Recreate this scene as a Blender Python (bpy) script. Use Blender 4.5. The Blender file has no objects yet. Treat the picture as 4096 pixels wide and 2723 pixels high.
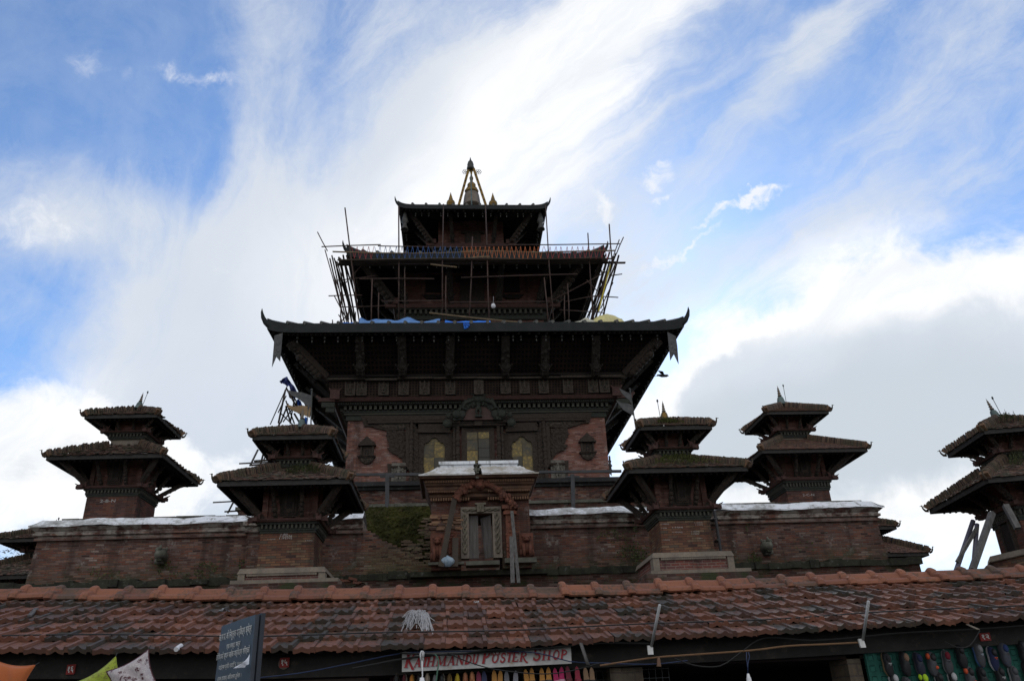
import bpy, math, random
from mathutils import Vector, Matrix
R_ = math.radians
S = bpy.context.scene
# ---------------------------------------------------------------- camera
CAMZ = 1.6
TH, PH, RO, FPX = R_(25), R_(4.7), R_(2.4), 3177.0
_F = Vector((math.sin(PH)*math.cos(TH), math.cos(PH)*math.cos(TH), math.sin(TH)))
_r0 = Vector((math.cos(PH), -math.sin(PH), 0)); _u0 = _r0.cross(_F)
_Rt = _r0*math.cos(RO) - _u0*math.sin(RO); _Up = _u0*math.cos(RO) + _r0*math.sin(RO)
CO = Vector((0, 0, CAMZ))
cam = bpy.data.cameras.new('camera'); camo = bpy.data.objects.new('camera', cam)
S.collection.objects.link(camo); S.camera = camo
camo.matrix_world = Matrix(((_Rt.x, _Up.x, -_F.x, 0), (_Rt.y, _Up.y, -_F.y, 0), (_Rt.z, _Up.z, -_F.z, CAMZ), (0, 0, 0, 1)))
cam.sensor_width = 36; cam.lens = FPX/4096*36; cam.clip_start = 0.05; cam.clip_end = 6000
def ray(x, y): return _F*FPX + _Rt*(x-2048) - _Up*(y-1361.5)
def P(x, y, Y=None, Z=None):
    """the point of the place that a measured spot of the photograph shows, on the plane at depth Y or height Z"""
    d = ray(x, y)
    return CO + d*((Y/d.y) if Y is not None else ((Z-CAMZ)/d.z))
# ---------------------------------------------------------------- light
SUN_EL, SUN_AZ = 26, 14          # degrees; azimuth from straight ahead (+Y) towards +X
sl = bpy.data.lights.new('sun', 'SUN'); sl.energy = 0.9; sl.angle = R_(10); sl.color = (1, .95, .87)
so = bpy.data.objects.new('sun', sl); S.collection.objects.link(so)
sd = Vector((math.sin(R_(SUN_AZ))*math.cos(R_(SUN_EL)), math.cos(R_(SUN_AZ))*math.cos(R_(SUN_EL)), math.sin(R_(SUN_EL))))
so.rotation_euler = sd.to_track_quat('Z', 'Y').to_euler()
S.view_settings.view_transform = 'Standard'; S.view_settings.look = 'None'
S.view_settings.exposure = 0.0; S.view_settings.gamma = 1; S.view_settings.use_curve_mapping = False
class NT:
    """small node-tree writer"""
    def __init__(s, t): s.t = t; s.n = t.nodes; s.l = t.links
    def new(s, ty, **k):
        n = s.n.new(ty)
        for a, b in k.items(): setattr(n, a, b)
        return n
    def put(s, sock, v):
        if isinstance(v, bpy.types.NodeSocket): s.l.new(v, sock)
        elif v is not None: sock.default_value = v
    def math(s, op, a, b=None, c=None, clamp=False):
        n = s.new('ShaderNodeMath', operation=op, use_clamp=clamp)
        for i, v in enumerate((a, b, c)):
            if v is not None: s.put(n.inputs[i], v)
        return n.outputs[0]
    def vm(s, op, a, b=None, scale=None):
        n = s.new('ShaderNodeVectorMath', operation=op)
        s.put(n.inputs[0], a)
        if b is not None: s.put(n.inputs[1], b)
        if scale is not None: s.put(n.inputs['Scale'], scale)
        return n.outputs['Value'] if op in ('DOT_PRODUCT', 'LENGTH') else n.outputs[0]
    def noise(s, vec, scale, detail=4, rough=.55, dist=0.0, color=False):
        n = s.new('ShaderNodeTexNoise'); s.put(n.inputs['Vector'], vec)
        n.inputs['Scale'].default_value = scale; n.inputs['Detail'].default_value = detail
        n.inputs['Roughness'].default_value = rough; n.inputs['Distortion'].default_value = dist
        return n.outputs[1 if color else 0]
    def ramp(s, f, stops, interp='LINEAR'):
        n = s.new('ShaderNodeValToRGB'); e = n.color_ramp.elements; n.color_ramp.interpolation = interp
        while len(e) < len(stops): e.new(.5)
        for q, (p, c) in zip(e, stops): q.position = p; q.color = (*c, 1) if len(c) == 3 else c
        s.put(n.inputs[0], f); return n.outputs[0]
    def smooth(s, f, a, b, lo=0.0, hi=1.0):
        n = s.new('ShaderNodeMapRange', interpolation_type='SMOOTHSTEP')
        s.put(n.inputs[0], f)
        for i, v in enumerate((a, b, lo, hi)): n.inputs[i+1].default_value = v
        return n.outputs[0]
    def mix(s, f, a, b, mode='MIX'):
        n = s.new('ShaderNodeMix', data_type='RGBA', blend_type=mode)
        s.put(n.inputs[0], f)
        for i, v in ((6, a), (7, b)):
            s.put(n.inputs[i], v if isinstance(v, bpy.types.NodeSocket) else (*v, 1) if len(v) == 3 else v)
        return n.outputs[2]
W = bpy.data.worlds.new('World'); S.world = W; W.use_nodes = True
w = NT(W.node_tree); w.n.clear()
sky = w.new('ShaderNodeTexSky', sky_type='NISHITA'); sky.sun_disc = False
sky.sun_elevation = R_(SUN_EL); sky.sun_rotation = R_(SUN_AZ); sky.altitude = 1300; sky.air_density = 1.0; sky.dust_density = .6; sky.ozone_density = 1.5
D = w.new('ShaderNodeTexCoord').outputs['Generated']
def warp(amp1, s1, amp2, s2):
    a = w.vm('SUBTRACT', w.noise(D, s1, 3, .5, color=True), (.5, .5, .5)); b = w.vm('SUBTRACT', w.noise(D, s2, 4, .6, color=True), (.5, .5, .5))
    return w.vm('ADD', D, w.vm('ADD', w.vm('SCALE', a, scale=amp1), w.vm('SCALE', b, scale=amp2)))
def blobs(vec, lst):
    tot = None
    for (x, y, a, b, ang, amp) in lst:
        c = ray(x, y).normalized(); ca, sa = math.cos(R_(ang)), math.sin(R_(ang))
        ex = (_Rt - c*_Rt.dot(c)).normalized(); ey = c.cross(ex)*-1
        if ey.dot(_Up) < 0: ey = -ey
        u = (ex*ca + ey*sa)*(FPX/a); v = (ey*ca - ex*sa)*(FPX/b)
        p = w.vm('DOT_PRODUCT', vec, tuple(u)); q = w.vm('DOT_PRODUCT', vec, tuple(v))
        r2 = w.math('MULTIPLY_ADD', p, p, w.math('MULTIPLY', q, q))
        e = w.math('MULTIPLY', w.math('POWER', w.math('SUBTRACT', 1.0, r2, clamp=True), 1.5), amp)
        tot = e if tot is None else w.math('ADD', tot, e)
    return tot
SKY_TINT = (1.20, 1.53, 1.86)
BACK_FILL = (11.2, 11.3, 11.6)
# cirrus: soft fans of high cloud; streak noise stretched along the wind
soft = warp(.09, 3.2, .045, 12.0)
def streaks(p0, p1, al, ac, seed):
    """noise drawn out along the line between two directions"""
    wd = (ray(*p1) - ray(*p0)).normalized(); sd_ = wd.cross(ray(2300, 500).normalized()).normalized(); th = wd.cross(sd_); st = w.new('ShaderNodeCombineXYZ')
    for i, (ax, k) in enumerate(((wd, al), (sd_, ac), (th, ac*.5))): w.put(st.inputs[i], w.math('ADD', w.vm('DOT_PRODUCT', soft, tuple(ax*k)), seed))
    return w.noise(st.outputs[0], 1.0, 8, .68, .9)
stA = streaks((1500, 1100), (3000, -50), 2.2, 13.0, 0.0); stB = streaks((760, 1500), (1180, 0), 2.6, 11.0, 7.3)
fine = w.noise(D, 15.0, 7, .66, .4)
mid = w.noise(soft, 5.0, 5, .6, .3)
lft = w.smooth(blobs(soft, [(850, 1000, 900, 1300, 0, 1.0)]), .1, .8)
streak = w.math('ADD', w.math('MULTIPLY', stB, lft), w.math('MULTIPLY', stA, w.math('SUBTRACT', 1.0, lft)))
cir = blobs(soft, [(2330, 300, 1600, 400, 41, 1.05), (1950, 560, 800, 400, 48, .65), (2500, 60, 900, 200, 40, .4), (880, 1400, 1050, 600, 60, 1.05), (1060, 350, 950, 210, 82, .62), (500, 820, 420, 220, 20, .3),
                   (1450, 900, 1000, 480, 35, .62), (1250, 1550, 900, 800, 0, 1.0), (150, 780, 520, 250, -12, .62), (420, 1250, 520, 520, 0, .45),
                   (3200, 230, 720, 120, 50, .72), (3950, 350, 760, 500, 50, .26), (2420, 950, 620, 480, 60, .72), (3050, 600, 1400, 420, 40, .30), (3350, 950, 900, 260, 20, .62), (2400, 1350, 500, 400, 40, .4),
                   (500, 2100, 1000, 520, 0, .8), (1650, 330, 620, 480, 50, .55), (3300, 1900, 1500, 700, 0, .8), (2950, 680, 900, 240, 38, -.30), (150, 250, 700, 560, 0, -.25), (200, 1350, 420, 320, 0, -.2)])
cirm = w.smooth(w.math('ADD', w.math('MINIMUM', cir, 1.25), w.math('ADD', w.math('MULTIPLY_ADD', streak, 1.35, -.62), w.math('MULTIPLY_ADD', fine, .55, -.275))), -.02, 1.22)
# cumulus: harder edged banks
hard = warp(.07, 7.0, .05, 20.0)
cum = blobs(hard, [(3600, 1460, 1150, 500, 14, 1.5), (3050, 1570, 480, 340, 30, .9), (3500, 1900, 1400, 480, 0, .75), (140, 1690, 560, 240, -8, .62), (300, 1950, 800, 260, 0, .6)])
cumd = w.math('ADD', cum, w.math('MULTIPLY', w.math('SUBTRACT', fine, .5), 1.0))
cumm = w.smooth(cumd, .18, .70)
rim = w.math('MULTIPLY', w.smooth(cumd, .12, .45), w.smooth(cumd, 1.35, .65))
wis = blobs(warp(.06, 9.0, .07, 26.0), [(2390, 825, 110, 44, -62, .66), (2620, 722, 90, 60, 20, .60), (2650, 795, 100, 24, 30, .5), (3075, 795, 160, 42, 18, .62), (2920, 845, 200, 30, 28, .55), (2740, 1005, 240, 28, 30, .5), (700, 310, 130, 50, -30, .46), (850, 330, 110, 40, -25, .42), (380, 250, 160, 60, -20, .3), (150, 860, 300, 90, -5, .5), (60, 960, 140, 60, 0, .42)])
wism = w.smooth(w.math('MULTIPLY', wis, w.math('MULTIPLY_ADD', w.noise(D, 30.0, 8, .74, .8), 3.2, -.75)), .06, .85)
grey = blobs(soft, [(3640, 1580, 860, 360, 4, 1.2), (3350, 1950, 1500, 480, 0, .85), (150, 1950, 620, 300, 0, .6), (700, 1850, 900, 480, 0, .5), (1000, 1150, 700, 600, 0, .22), (3000, 1800, 700, 300, 0, .4)])
greym = w.smooth(w.math('ADD', grey, w.math('MULTIPLY', w.math('SUBTRACT', w.noise(soft, 6, 6, .6), .5), .9)), .02, 1.25)
core = w.smooth(w.math('ADD', blobs(soft, [(2150, 520, 900, 480, 45, 1.0), (3500, 1080, 1000, 260, 14, 1.0), (2600, 100, 900, 260, 40, .6), (1500, 1150, 700, 600, 0, .6), (100, 1560, 500, 200, 0, .6)]), w.math('MULTIPLY', rim, .9)), 0.0, .9)
CL = 10.0
whit = w.mix(core, (.74*CL, .785*CL, .85*CL), (1.06*CL, 1.06*CL, 1.06*CL))
whit = w.mix(w.math('MULTIPLY', w.math('SUBTRACT', 1.0, w.smooth(streak, .36, .60)), .30), whit, (.66*CL, .73*CL, .81*CL))
white = w.mix(w.math('MULTIPLY', greym, w.math('MULTIPLY_ADD', rim, -.85, .88)), whit, (.60*CL, .665*CL, .725*CL))
skyc = w.vm('MULTIPLY', sky.outputs[0], SKY_TINT)
veil = w.smooth(w.math('ADD', fine, w.math('MULTIPLY', streak, .8)), .50, 1.20, .0, .16)
c0 = w.mix(veil, skyc, (.80*CL, .85*CL, .92*CL))
c1 = w.mix(w.math('MULTIPLY', cirm, .93), c0, white)
c2 = w.mix(w.math('MULTIPLY', cumm, .96), c1, white)
c3 = w.mix(w.math('MULTIPLY', wism, .85), c2, (.97*CL, .98*CL, 1.0*CL))
# unseen bright cloud bank, added to the sky behind the street as fill light
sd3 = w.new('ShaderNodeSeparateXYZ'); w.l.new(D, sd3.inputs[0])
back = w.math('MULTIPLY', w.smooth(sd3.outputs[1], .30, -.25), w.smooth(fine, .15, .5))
c2 = w.mix(w.math('MULTIPLY', back, .9), c3, BACK_FILL)
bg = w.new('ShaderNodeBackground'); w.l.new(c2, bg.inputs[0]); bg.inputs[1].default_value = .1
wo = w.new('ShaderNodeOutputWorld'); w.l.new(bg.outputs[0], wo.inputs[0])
# ---------------------------------------------------------------- materials
def mat(name):
    m = bpy.data.materials.new(name); m.use_nodes = True
    t = NT(m.node_tree); b = t.n['Principled BSDF']
    return m, t, b
def tco(t, out='Object'): return t.new('ShaderNodeTexCoord').outputs[out]
def bump(t, b, h, strength=.5, dist=.02):
    n = t.new('ShaderNodeBump'); n.inputs['Strength'].default_value = strength; n.inputs['Distance'].default_value = dist
    t.put(n.inputs['Height'], h); t.l.new(n.outputs[0], b.inputs['Normal'])
def m_noise(name, c1, c2, scale=3.0, rough=.85, metal=0.0, bs=.4, bd=.01, fine=6.0, c3=None, stretch=None, spec=.3):
    """weathered surface: two tones in patches, a third as specks, and a fine grain"""
    m, t, b = mat(name); v = tco(t)
    if stretch: v = t.vm('MULTIPLY', v, stretch)
    n1 = t.noise(v, scale, 5, .6); n2 = t.noise(v, scale*fine, 4, .6)
    c = t.mix(t.smooth(n1, .35, .68), c1, c2)
    if c3: c = t.mix(t.smooth(t.noise(v, scale*2.3, 5, .65), .56, .72), c, c3)
    c = t.mix(t.math('MULTIPLY', t.smooth(n2, .3, .7), .45), c, tuple(x*.5 for x in c1))
    t.l.new(c, b.inputs['Base Color']); b.inputs['Roughness'].default_value = rough; b.inputs['Metallic'].default_value = metal
    b.inputs['Specular IOR Level'].default_value = spec
    bump(t, b, t.math('ADD', n2, n1), bs, bd)
    return m
def m_brick(name, tones, mortar=(.10, .085, .075), bw=.21, bh=.06, mw=.006, moss=0.0, pale=0.0, zmoss=None, dirt=.55, palez=None, yellow=None):
    m, t, b = mat(name)
    tc = t.new('ShaderNodeTexCoord'); sx = t.new('ShaderNodeSeparateXYZ'); sn = t.new('ShaderNodeSeparateXYZ')
    t.l.new(tc.outputs['Object'], sx.inputs[0]); t.l.new(tc.outputs['Normal'], sn.inputs[0])
    sel = t.math('GREATER_THAN', t.math('ABSOLUTE', sn.outputs[0]), .6)
    u = t.math('ADD', t.math('MULTIPLY', sx.outputs[0], t.math('SUBTRACT', 1.0, sel)), t.math('MULTIPLY', sx.outputs[1], sel))
    cb = t.new('ShaderNodeCombineXYZ'); t.l.new(u, cb.inputs[0])
    wob = t.math('MULTIPLY', t.math('SUBTRACT', t.noise(tc.outputs['Object'], 1.3, 2), .5), .05)
    t.l.new(t.math('ADD', sx.outputs[2], wob), cb.inputs[1])
    br = t.new('ShaderNodeTexBrick'); br.offset = .5; br.squash = 1
    t.l.new(cb.outputs[0], br.inputs['Vector'])
    br.inputs['Color1'].default_value = (0, 0, 0, 1); br.inputs['Color2'].default_value = (1, 1, 1, 1); br.inputs['Mortar'].default_value = (.5, .5, .5, 1)
    br.inputs['Scale'].default_value = 1; br.inputs['Brick Width'].default_value = bw; br.inputs['Row Height'].default_value = bh
    br.inputs['Mortar Size'].default_value = mw; br.inputs['Mortar Smooth'].default_value = .3; br.inputs['Bias'].default_value = 0
    k = len(tones)
    c = t.ramp(br.outputs['Color'], [(i/(k-1), q) for i, q in enumerate(tones)])
    ob = tc.outputs['Object']
    big = t.noise(ob, .55, 5, .6); mid = t.noise(ob, 2.2, 5, .62); fin = t.noise(ob, 22, 3, .6)
    c = t.mix(t.math('MULTIPLY', br.outputs['Fac'], .85), c, mortar)
    damp = t.noise(t.vm('MULTIPLY', ob, (1.9, 1.9, .22)), 1.0, 5, .62)
    c = t.mix(t.math('MULTIPLY', t.smooth(damp, .50, .68), .55), c, (.022, .019, .016))
    dk = t.math('MULTIPLY', t.smooth(big, .38, .66), dirt)
    c = t.mix(dk, c, t.mix(.72, c, (.018, .014, .012)))
    c = t.mix(t.math('MULTIPLY', t.smooth(fin, .4, .75), .35), c, (.04, .03, .025))
    if pale: c = t.mix(t.math('MULTIPLY', t.smooth(t.math('ADD', mid, t.math('MULTIPLY', fin, .35)), .74, .92), pale), c, (.33, .31, .28))
    if palez: c = t.mix(t.math('MULTIPLY', t.math('MULTIPLY', t.smooth(sx.outputs[2], palez[0], palez[1]), t.smooth(t.noise(ob, 3.1, 5, .65), .42, .62)), .8), c, (.40, .38, .33))
    if yellow:
        yb = t.math('ADD', sx.outputs[0], t.math('MULTIPLY', t.math('SUBTRACT', mid, .5), 1.2))
        f = t.math('MULTIPLY', t.smooth(yb, yellow[0], yellow[0]+.8), t.smooth(yb, yellow[1]+.4, yellow[1]-.2))
        f = t.math('MULTIPLY', f, t.smooth(sx.outputs[2], yellow[3], yellow[2]))
        c = t.mix(t.math('MULTIPLY', t.math('MULTIPLY', f, t.smooth(fin, .7, .35)), .75), c, t.mix(br.outputs['Color'], (.08, .065, .035), (.21, .175, .09)))
    if moss:
        mm = t.smooth(mid, .48, .66)
        if zmoss: mm = t.math('MULTIPLY', t.math('ADD', mm, .25, clamp=True), t.smooth(t.math('ADD', sx.outputs[2], t.math('MULTIPLY', t.math('SUBTRACT', big, .5), 1.2)), zmoss[1], zmoss[0]))
        c = t.mix(t.math('MULTIPLY', mm, moss), c, (.028, .036, .014))
    t.l.new(c, b.inputs['Base Color']); b.inputs['Roughness'].default_value = .92; b.inputs['Specular IOR Level'].default_value = .15
    bump(t, b, t.math('ADD', t.math('SUBTRACT', 1.0, br.outputs['Fac']), t.math('MULTIPLY', fin, .6)), .7, .012)
    return m
def m_tile(name, tones, lichen, rough=.75, patch=2.0, amount=.6, spec=.35, coat=0.0, sheen=None):
    """fired clay pieces: every loose piece has its own tone, with lichen and soot over it"""
    m, t, b = mat(name); ob = tco(t)
    rnd = t.new('ShaderNodeNewGeometry').outputs['Random Per Island']
    c = t.ramp(rnd, [(i/(len(tones)-1), q) for i, q in enumerate(tones)])
    n = t.noise(ob, patch, 5, .62); f = t.noise(ob, patch*9, 5, .65)
    ln = t.math('ADD', n, t.math('MULTIPLY', t.math('SUBTRACT', rnd, .5), .22))
    c = t.mix(t.math('MULTIPLY', t.smooth(t.math('ADD', ln, t.math('MULTIPLY', t.math('SUBTRACT', f, .5), .5)), .46, .66), amount), c, lichen)
    c = t.mix(t.math('MULTIPLY', t.smooth(f, .5, .75), .4), c, tuple(x*.35 for x in lichen))
    if sheen: c = t.mix(t.math('MULTIPLY', t.smooth(t.noise(ob, patch*4, 4, .7), .62, .75), .5), c, sheen)
    t.l.new(c, b.inputs['Base Color']); b.inputs['Roughness'].default_value = rough; b.inputs['Specular IOR Level'].default_value = spec
    bump(t, b, f, .35, .008)
    return m
def m_plain(name, c, rough=.6, metal=0.0, spec=.4, grain=0.15):
    m, t, b = mat(name); n = t.noise(tco(t), 9, 4, .6)
    t.l.new(t.mix(t.math('MULTIPLY', t.smooth(n, .35, .7), grain*2), c, tuple(x*.55 for x in c)), b.inputs['Base Color'])
    b.inputs['Roughness'].default_value = rough; b.inputs['Metallic'].default_value = metal; b.inputs['Specular IOR Level'].default_value = spec
    return m
M = {}
RED = [(.028, .020, .018), (.15, .055, .038), (.20, .080, .053), (.075, .042, .036), (.23, .11, .072), (.17, .11, .092), (.105, .062, .052), (.12, .055, .042), (.26, .195, .16)]
M['wall'] = m_brick('old brick', RED, moss=.8, zmoss=(.15, .85), pale=.55, palez=(1.25, 1.7), bw=.23, bh=.062, mw=.009)
M['wall_gap'] = m_brick('old brick with ochre wash', RED, moss=.75, zmoss=(.1, .8), pale=.5, palez=(1.25, 1.7), bw=.23, bh=.062, mw=.009, yellow=(4.3, 7.2, .25, 1.35))
M['base'] = m_brick('mossy brick', [tuple(x*.55 for x in q) for q in RED], moss=.9, pale=.25, bw=.23, bh=.062)
M['temple_brick'] = m_brick('facing brick', [(.10, .048, .040), (.22, .09, .062), (.25, .105, .075), (.17, .09, .075), (.32, .19, .155), (.19, .078, .058)], mortar=(.18, .12, .105), pale=.5, bw=.23, bh=.06, dirt=.35)
M['upper_brick'] = m_brick('sooty brick', [(.09, .042, .034), (.20, .085, .062), (.15, .07, .054), (.24, .13, .10)], bw=.23, bh=.06, dirt=.6)
SH = [(.055, .034, .03), (.16, .07, .042), (.11, .05, .036), (.20, .11, .062), (.13, .055, .034), (.21, .135, .08), (.09, .07, .055), (.17, .08, .045)]
M['shrine_brick'] = m_brick('shrine brick', SH, mortar=(.05, .04, .035), bw=.24, bh=.062, mw=.007, dirt=.35)
M['shrine_red'] = m_brick('red shrine brick', [(.05, .028, .024), (.12, .045, .03), (.15, .06, .04), (.10, .055, .045), (.07, .035, .03)], bw=.23, bh=.06, dirt=.5)
M['plinth_brick'] = m_brick('plinth brick', [(.09, .045, .048), (.20, .065, .05), (.16, .055, .045), (.12, .06, .06)], mortar=(.22, .17, .14), bw=.23, bh=.068, mw=.012, dirt=.25)
M['gate_brick'] = m_brick('gate brick', [(.07, .03, .022), (.16, .062, .042), (.12, .05, .036), (.10, .055, .042), (.19, .085, .055)], moss=.5, zmoss=(.2, 1.0), pale=.35, bw=.23, bh=.062)
M['terrace_brick'] = m_brick('terrace brick', [tuple(x*.8 for x in q) for q in RED], pale=.35, bw=.23, bh=.062, dirt=.6)
M['stone'] = m_noise('pale stone', (.21, .175, .135), (.14, .115, .095), 2.5, .9, bs=.5, c3=(.24, .16, .125))
M['grey_stone'] = m_noise('grey stone', (.12, .115, .095), (.07, .07, .055), 3, .9, bs=.6, c3=(.16, .16, .13))
M['moss_stone'] = m_noise('mossy stone', (.035, .036, .024), (.014, .015, .010), 3.5, .95, bs=.6, c3=(.085, .09, .075))
M['moss'] = m_noise('moss', (.046, .044, .013), (.018, .019, .008), 1.9, 1, bs=1, bd=.05, c3=(.085, .066, .040), spec=.05)
def m_plaster():
    m, t, b = mat('whitewash'); ob = tco(t); n1 = t.noise(ob, .5, 5, .62); n2 = t.noise(ob, 6, 5, .65); dr = t.noise(t.vm('MULTIPLY', ob, (5, 3, .6)), 1.0, 5, .66)
    c = t.mix(t.math('MULTIPLY', t.smooth(t.math('ADD', n1, t.math('MULTIPLY', t.math('SUBTRACT', n2, .5), .5)), .46, .64), .85), (.70, .72, .745), (.27, .265, .245))
    c = t.mix(t.math('MULTIPLY', t.smooth(dr, .54, .68), .65), c, (.15, .145, .13)); c = t.mix(t.math('MULTIPLY', t.smooth(n2, .58, .72), .5), c, (.12, .11, .095))
    t.l.new(c, b.inputs['Base Color']); b.inputs['Roughness'].default_value = .9; b.inputs['Specular IOR Level'].default_value = .2; bump(t, b, t.math('ADD', n2, dr), .5, .02); return m
M['plaster'] = m_plaster()
M['plaster_dirty'] = m_noise('stained white plaster', (.60, .60, .59), (.30, .26, .20), 2.2, .9, bs=.6, fine=7, c3=(.22, .15, .10))
M['terracotta'] = m_noise('carved terracotta', (.15, .055, .034), (.085, .036, .026), 4, .9, bs=.8, c3=(.05, .03, .022))
M['gate_band'] = m_noise('moulded brick', (.14, .075, .046), (.06, .036, .027), 3, .9, bs=.6, c3=(.21, .135, .085))
M['black_wood'] = m_noise('old black timber', (.016, .012, .010), (.026, .019, .015), 5, .8, bs=.6, stretch=(1, 1, 1), spec=.25)
M['carved_wood'] = m_noise('carved timber', (.055, .041, .031), (.030, .023, .018), 9, .8, bs=1.0, bd=.03, fine=4, c3=(.075, .058, .042), spec=.3)
M['relief_wood'] = m_noise('worn carved timber', (.085, .068, .052), (.04, .032, .025), 9, .8, bs=1, bd=.03, fine=4, c3=(.11, .09, .07))
M['relief_pale'] = m_noise('pale carved stone', (.20, .18, .15), (.09, .08, .065), 9, .85, bs=1, bd=.03)
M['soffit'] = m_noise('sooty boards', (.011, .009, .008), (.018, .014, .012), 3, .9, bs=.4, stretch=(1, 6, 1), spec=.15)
M['teal_wood'] = m_noise('painted dark green timber', (.020, .024, .019), (.034, .037, .026), 6, .75, bs=.5, c3=(.07, .062, .034))
M['dentil'] = m_noise('worn painted dentil', (.062, .060, .046), (.045, .043, .034), 7, .8, bs=.5, c3=(.10, .085, .042))
M['red_ledge'] = m_noise('red tile ledge', (.085, .042, .034), (.05, .029, .025), 5, .85, bs=.5, c3=(.15, .085, .065))
M['fascia'] = m_noise('dark green copper fascia', (.010, .013, .0125), (.018, .021, .02), 2.5, .65, .2, bs=.3, spec=.3)
M['copper'] = m_noise('weathered copper sheet', (.16, .155, .14), (.10, .10, .095), 1.5, .55, .4, bs=.2, c3=(.20, .19, .17))
M['shrine_fascia'] = m_noise('weathered eave board', (.040, .036, .032), (.022, .02, .018), 4, .8, bs=.5, stretch=(2, 2, 12), c3=(.07, .065, .06))
M['gilt'] = m_noise('gilded copper', (.20, .125, .035), (.10, .06, .02), 4, .42, .8, bs=.3, c3=(.10, .07, .03))
M['dull_gilt'] = m_noise('tarnished gilded copper', (.17, .14, .11), (.11, .085, .065), 3, .5, .6, bs=.2)
M['verdigris'] = m_noise('verdigris copper', (.12, .16, .15), (.07, .09, .085), 5, .6, .5, bs=.3)
M['bell_metal'] = m_noise('bell metal', (.07, .07, .062), (.04, .04, .036), 5, .55, .4, bs=.1)
M['rust_pole'] = m_noise('rusty steel tube', (.065, .036, .028), (.036, .023, .02), 2, .7, .1, bs=.2, c3=(.10, .07, .055))
M['bamboo'] = m_noise('bamboo', (.20, .145, .085), (.12, .085, .05), 2, .7, bs=.2, stretch=(1, 1, 1))
M['dark_bamboo'] = m_noise('weathered bamboo', (.055, .040, .028), (.03, .023, .017), 2, .75, bs=.2)
M['grey_wood'] = m_noise('grey weathered wood', (.125, .118, .112), (.065, .06, .058), 3, .85, bs=.6, stretch=(7, 7, 1))
M['steel'] = m_noise('galvanised steel', (.06, .062, .065), (.04, .04, .04), 3, .6, .3, bs=.1)
M['shrine_tile'] = m_tile('small roof tiles', [(.02, .017, .015), (.09, .05, .036), (.15, .08, .055), (.05, .038, .033), (.20, .13, .10), (.13, .11, .095), (.035, .028, .024)], (.048, .046, .024), .8, 2.6, .8)
M['clean_tile'] = m_tile('brown roof tiles', [(.045, .028, .022), (.13, .062, .042), (.09, .05, .036), (.17, .09, .06)], (.055, .048, .032), .8, 1.4, .5)
M['ridge_slab'] = m_tile('stacked ridge tiles', [(.014, .012, .01), (.075, .043, .03), (.12, .072, .045), (.03, .023, .018), (.09, .055, .036), (.16, .105, .07), (.02, .016, .013)], (.045, .042, .022), .85, 2.2, .75)
M['shop_tile'] = m_tile('pressed clay roof tiles', [(.085, .045, .034), (.17, .074, .047), (.135, .062, .042), (.20, .085, .052), (.07, .043, .035), (.18, .076, .048), (.045, .035, .03)], (.046, .042, .033), .66, 1.0, .9, spec=.24, sheen=(.15, .135, .115))
M['ridge_cap'] = m_tile('clay ridge tiles', [(.21, .082, .046), (.17, .070, .043), (.23, .092, .051), (.13, .060, .042), (.20, .078, .045), (.15, .066, .044)], (.062, .054, .040), .7, 2.2, .72, spec=.2)
M['clay'] = m_noise('bare clay', (.17, .095, .05), (.10, .06, .036), 6, .85, bs=.4)
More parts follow.
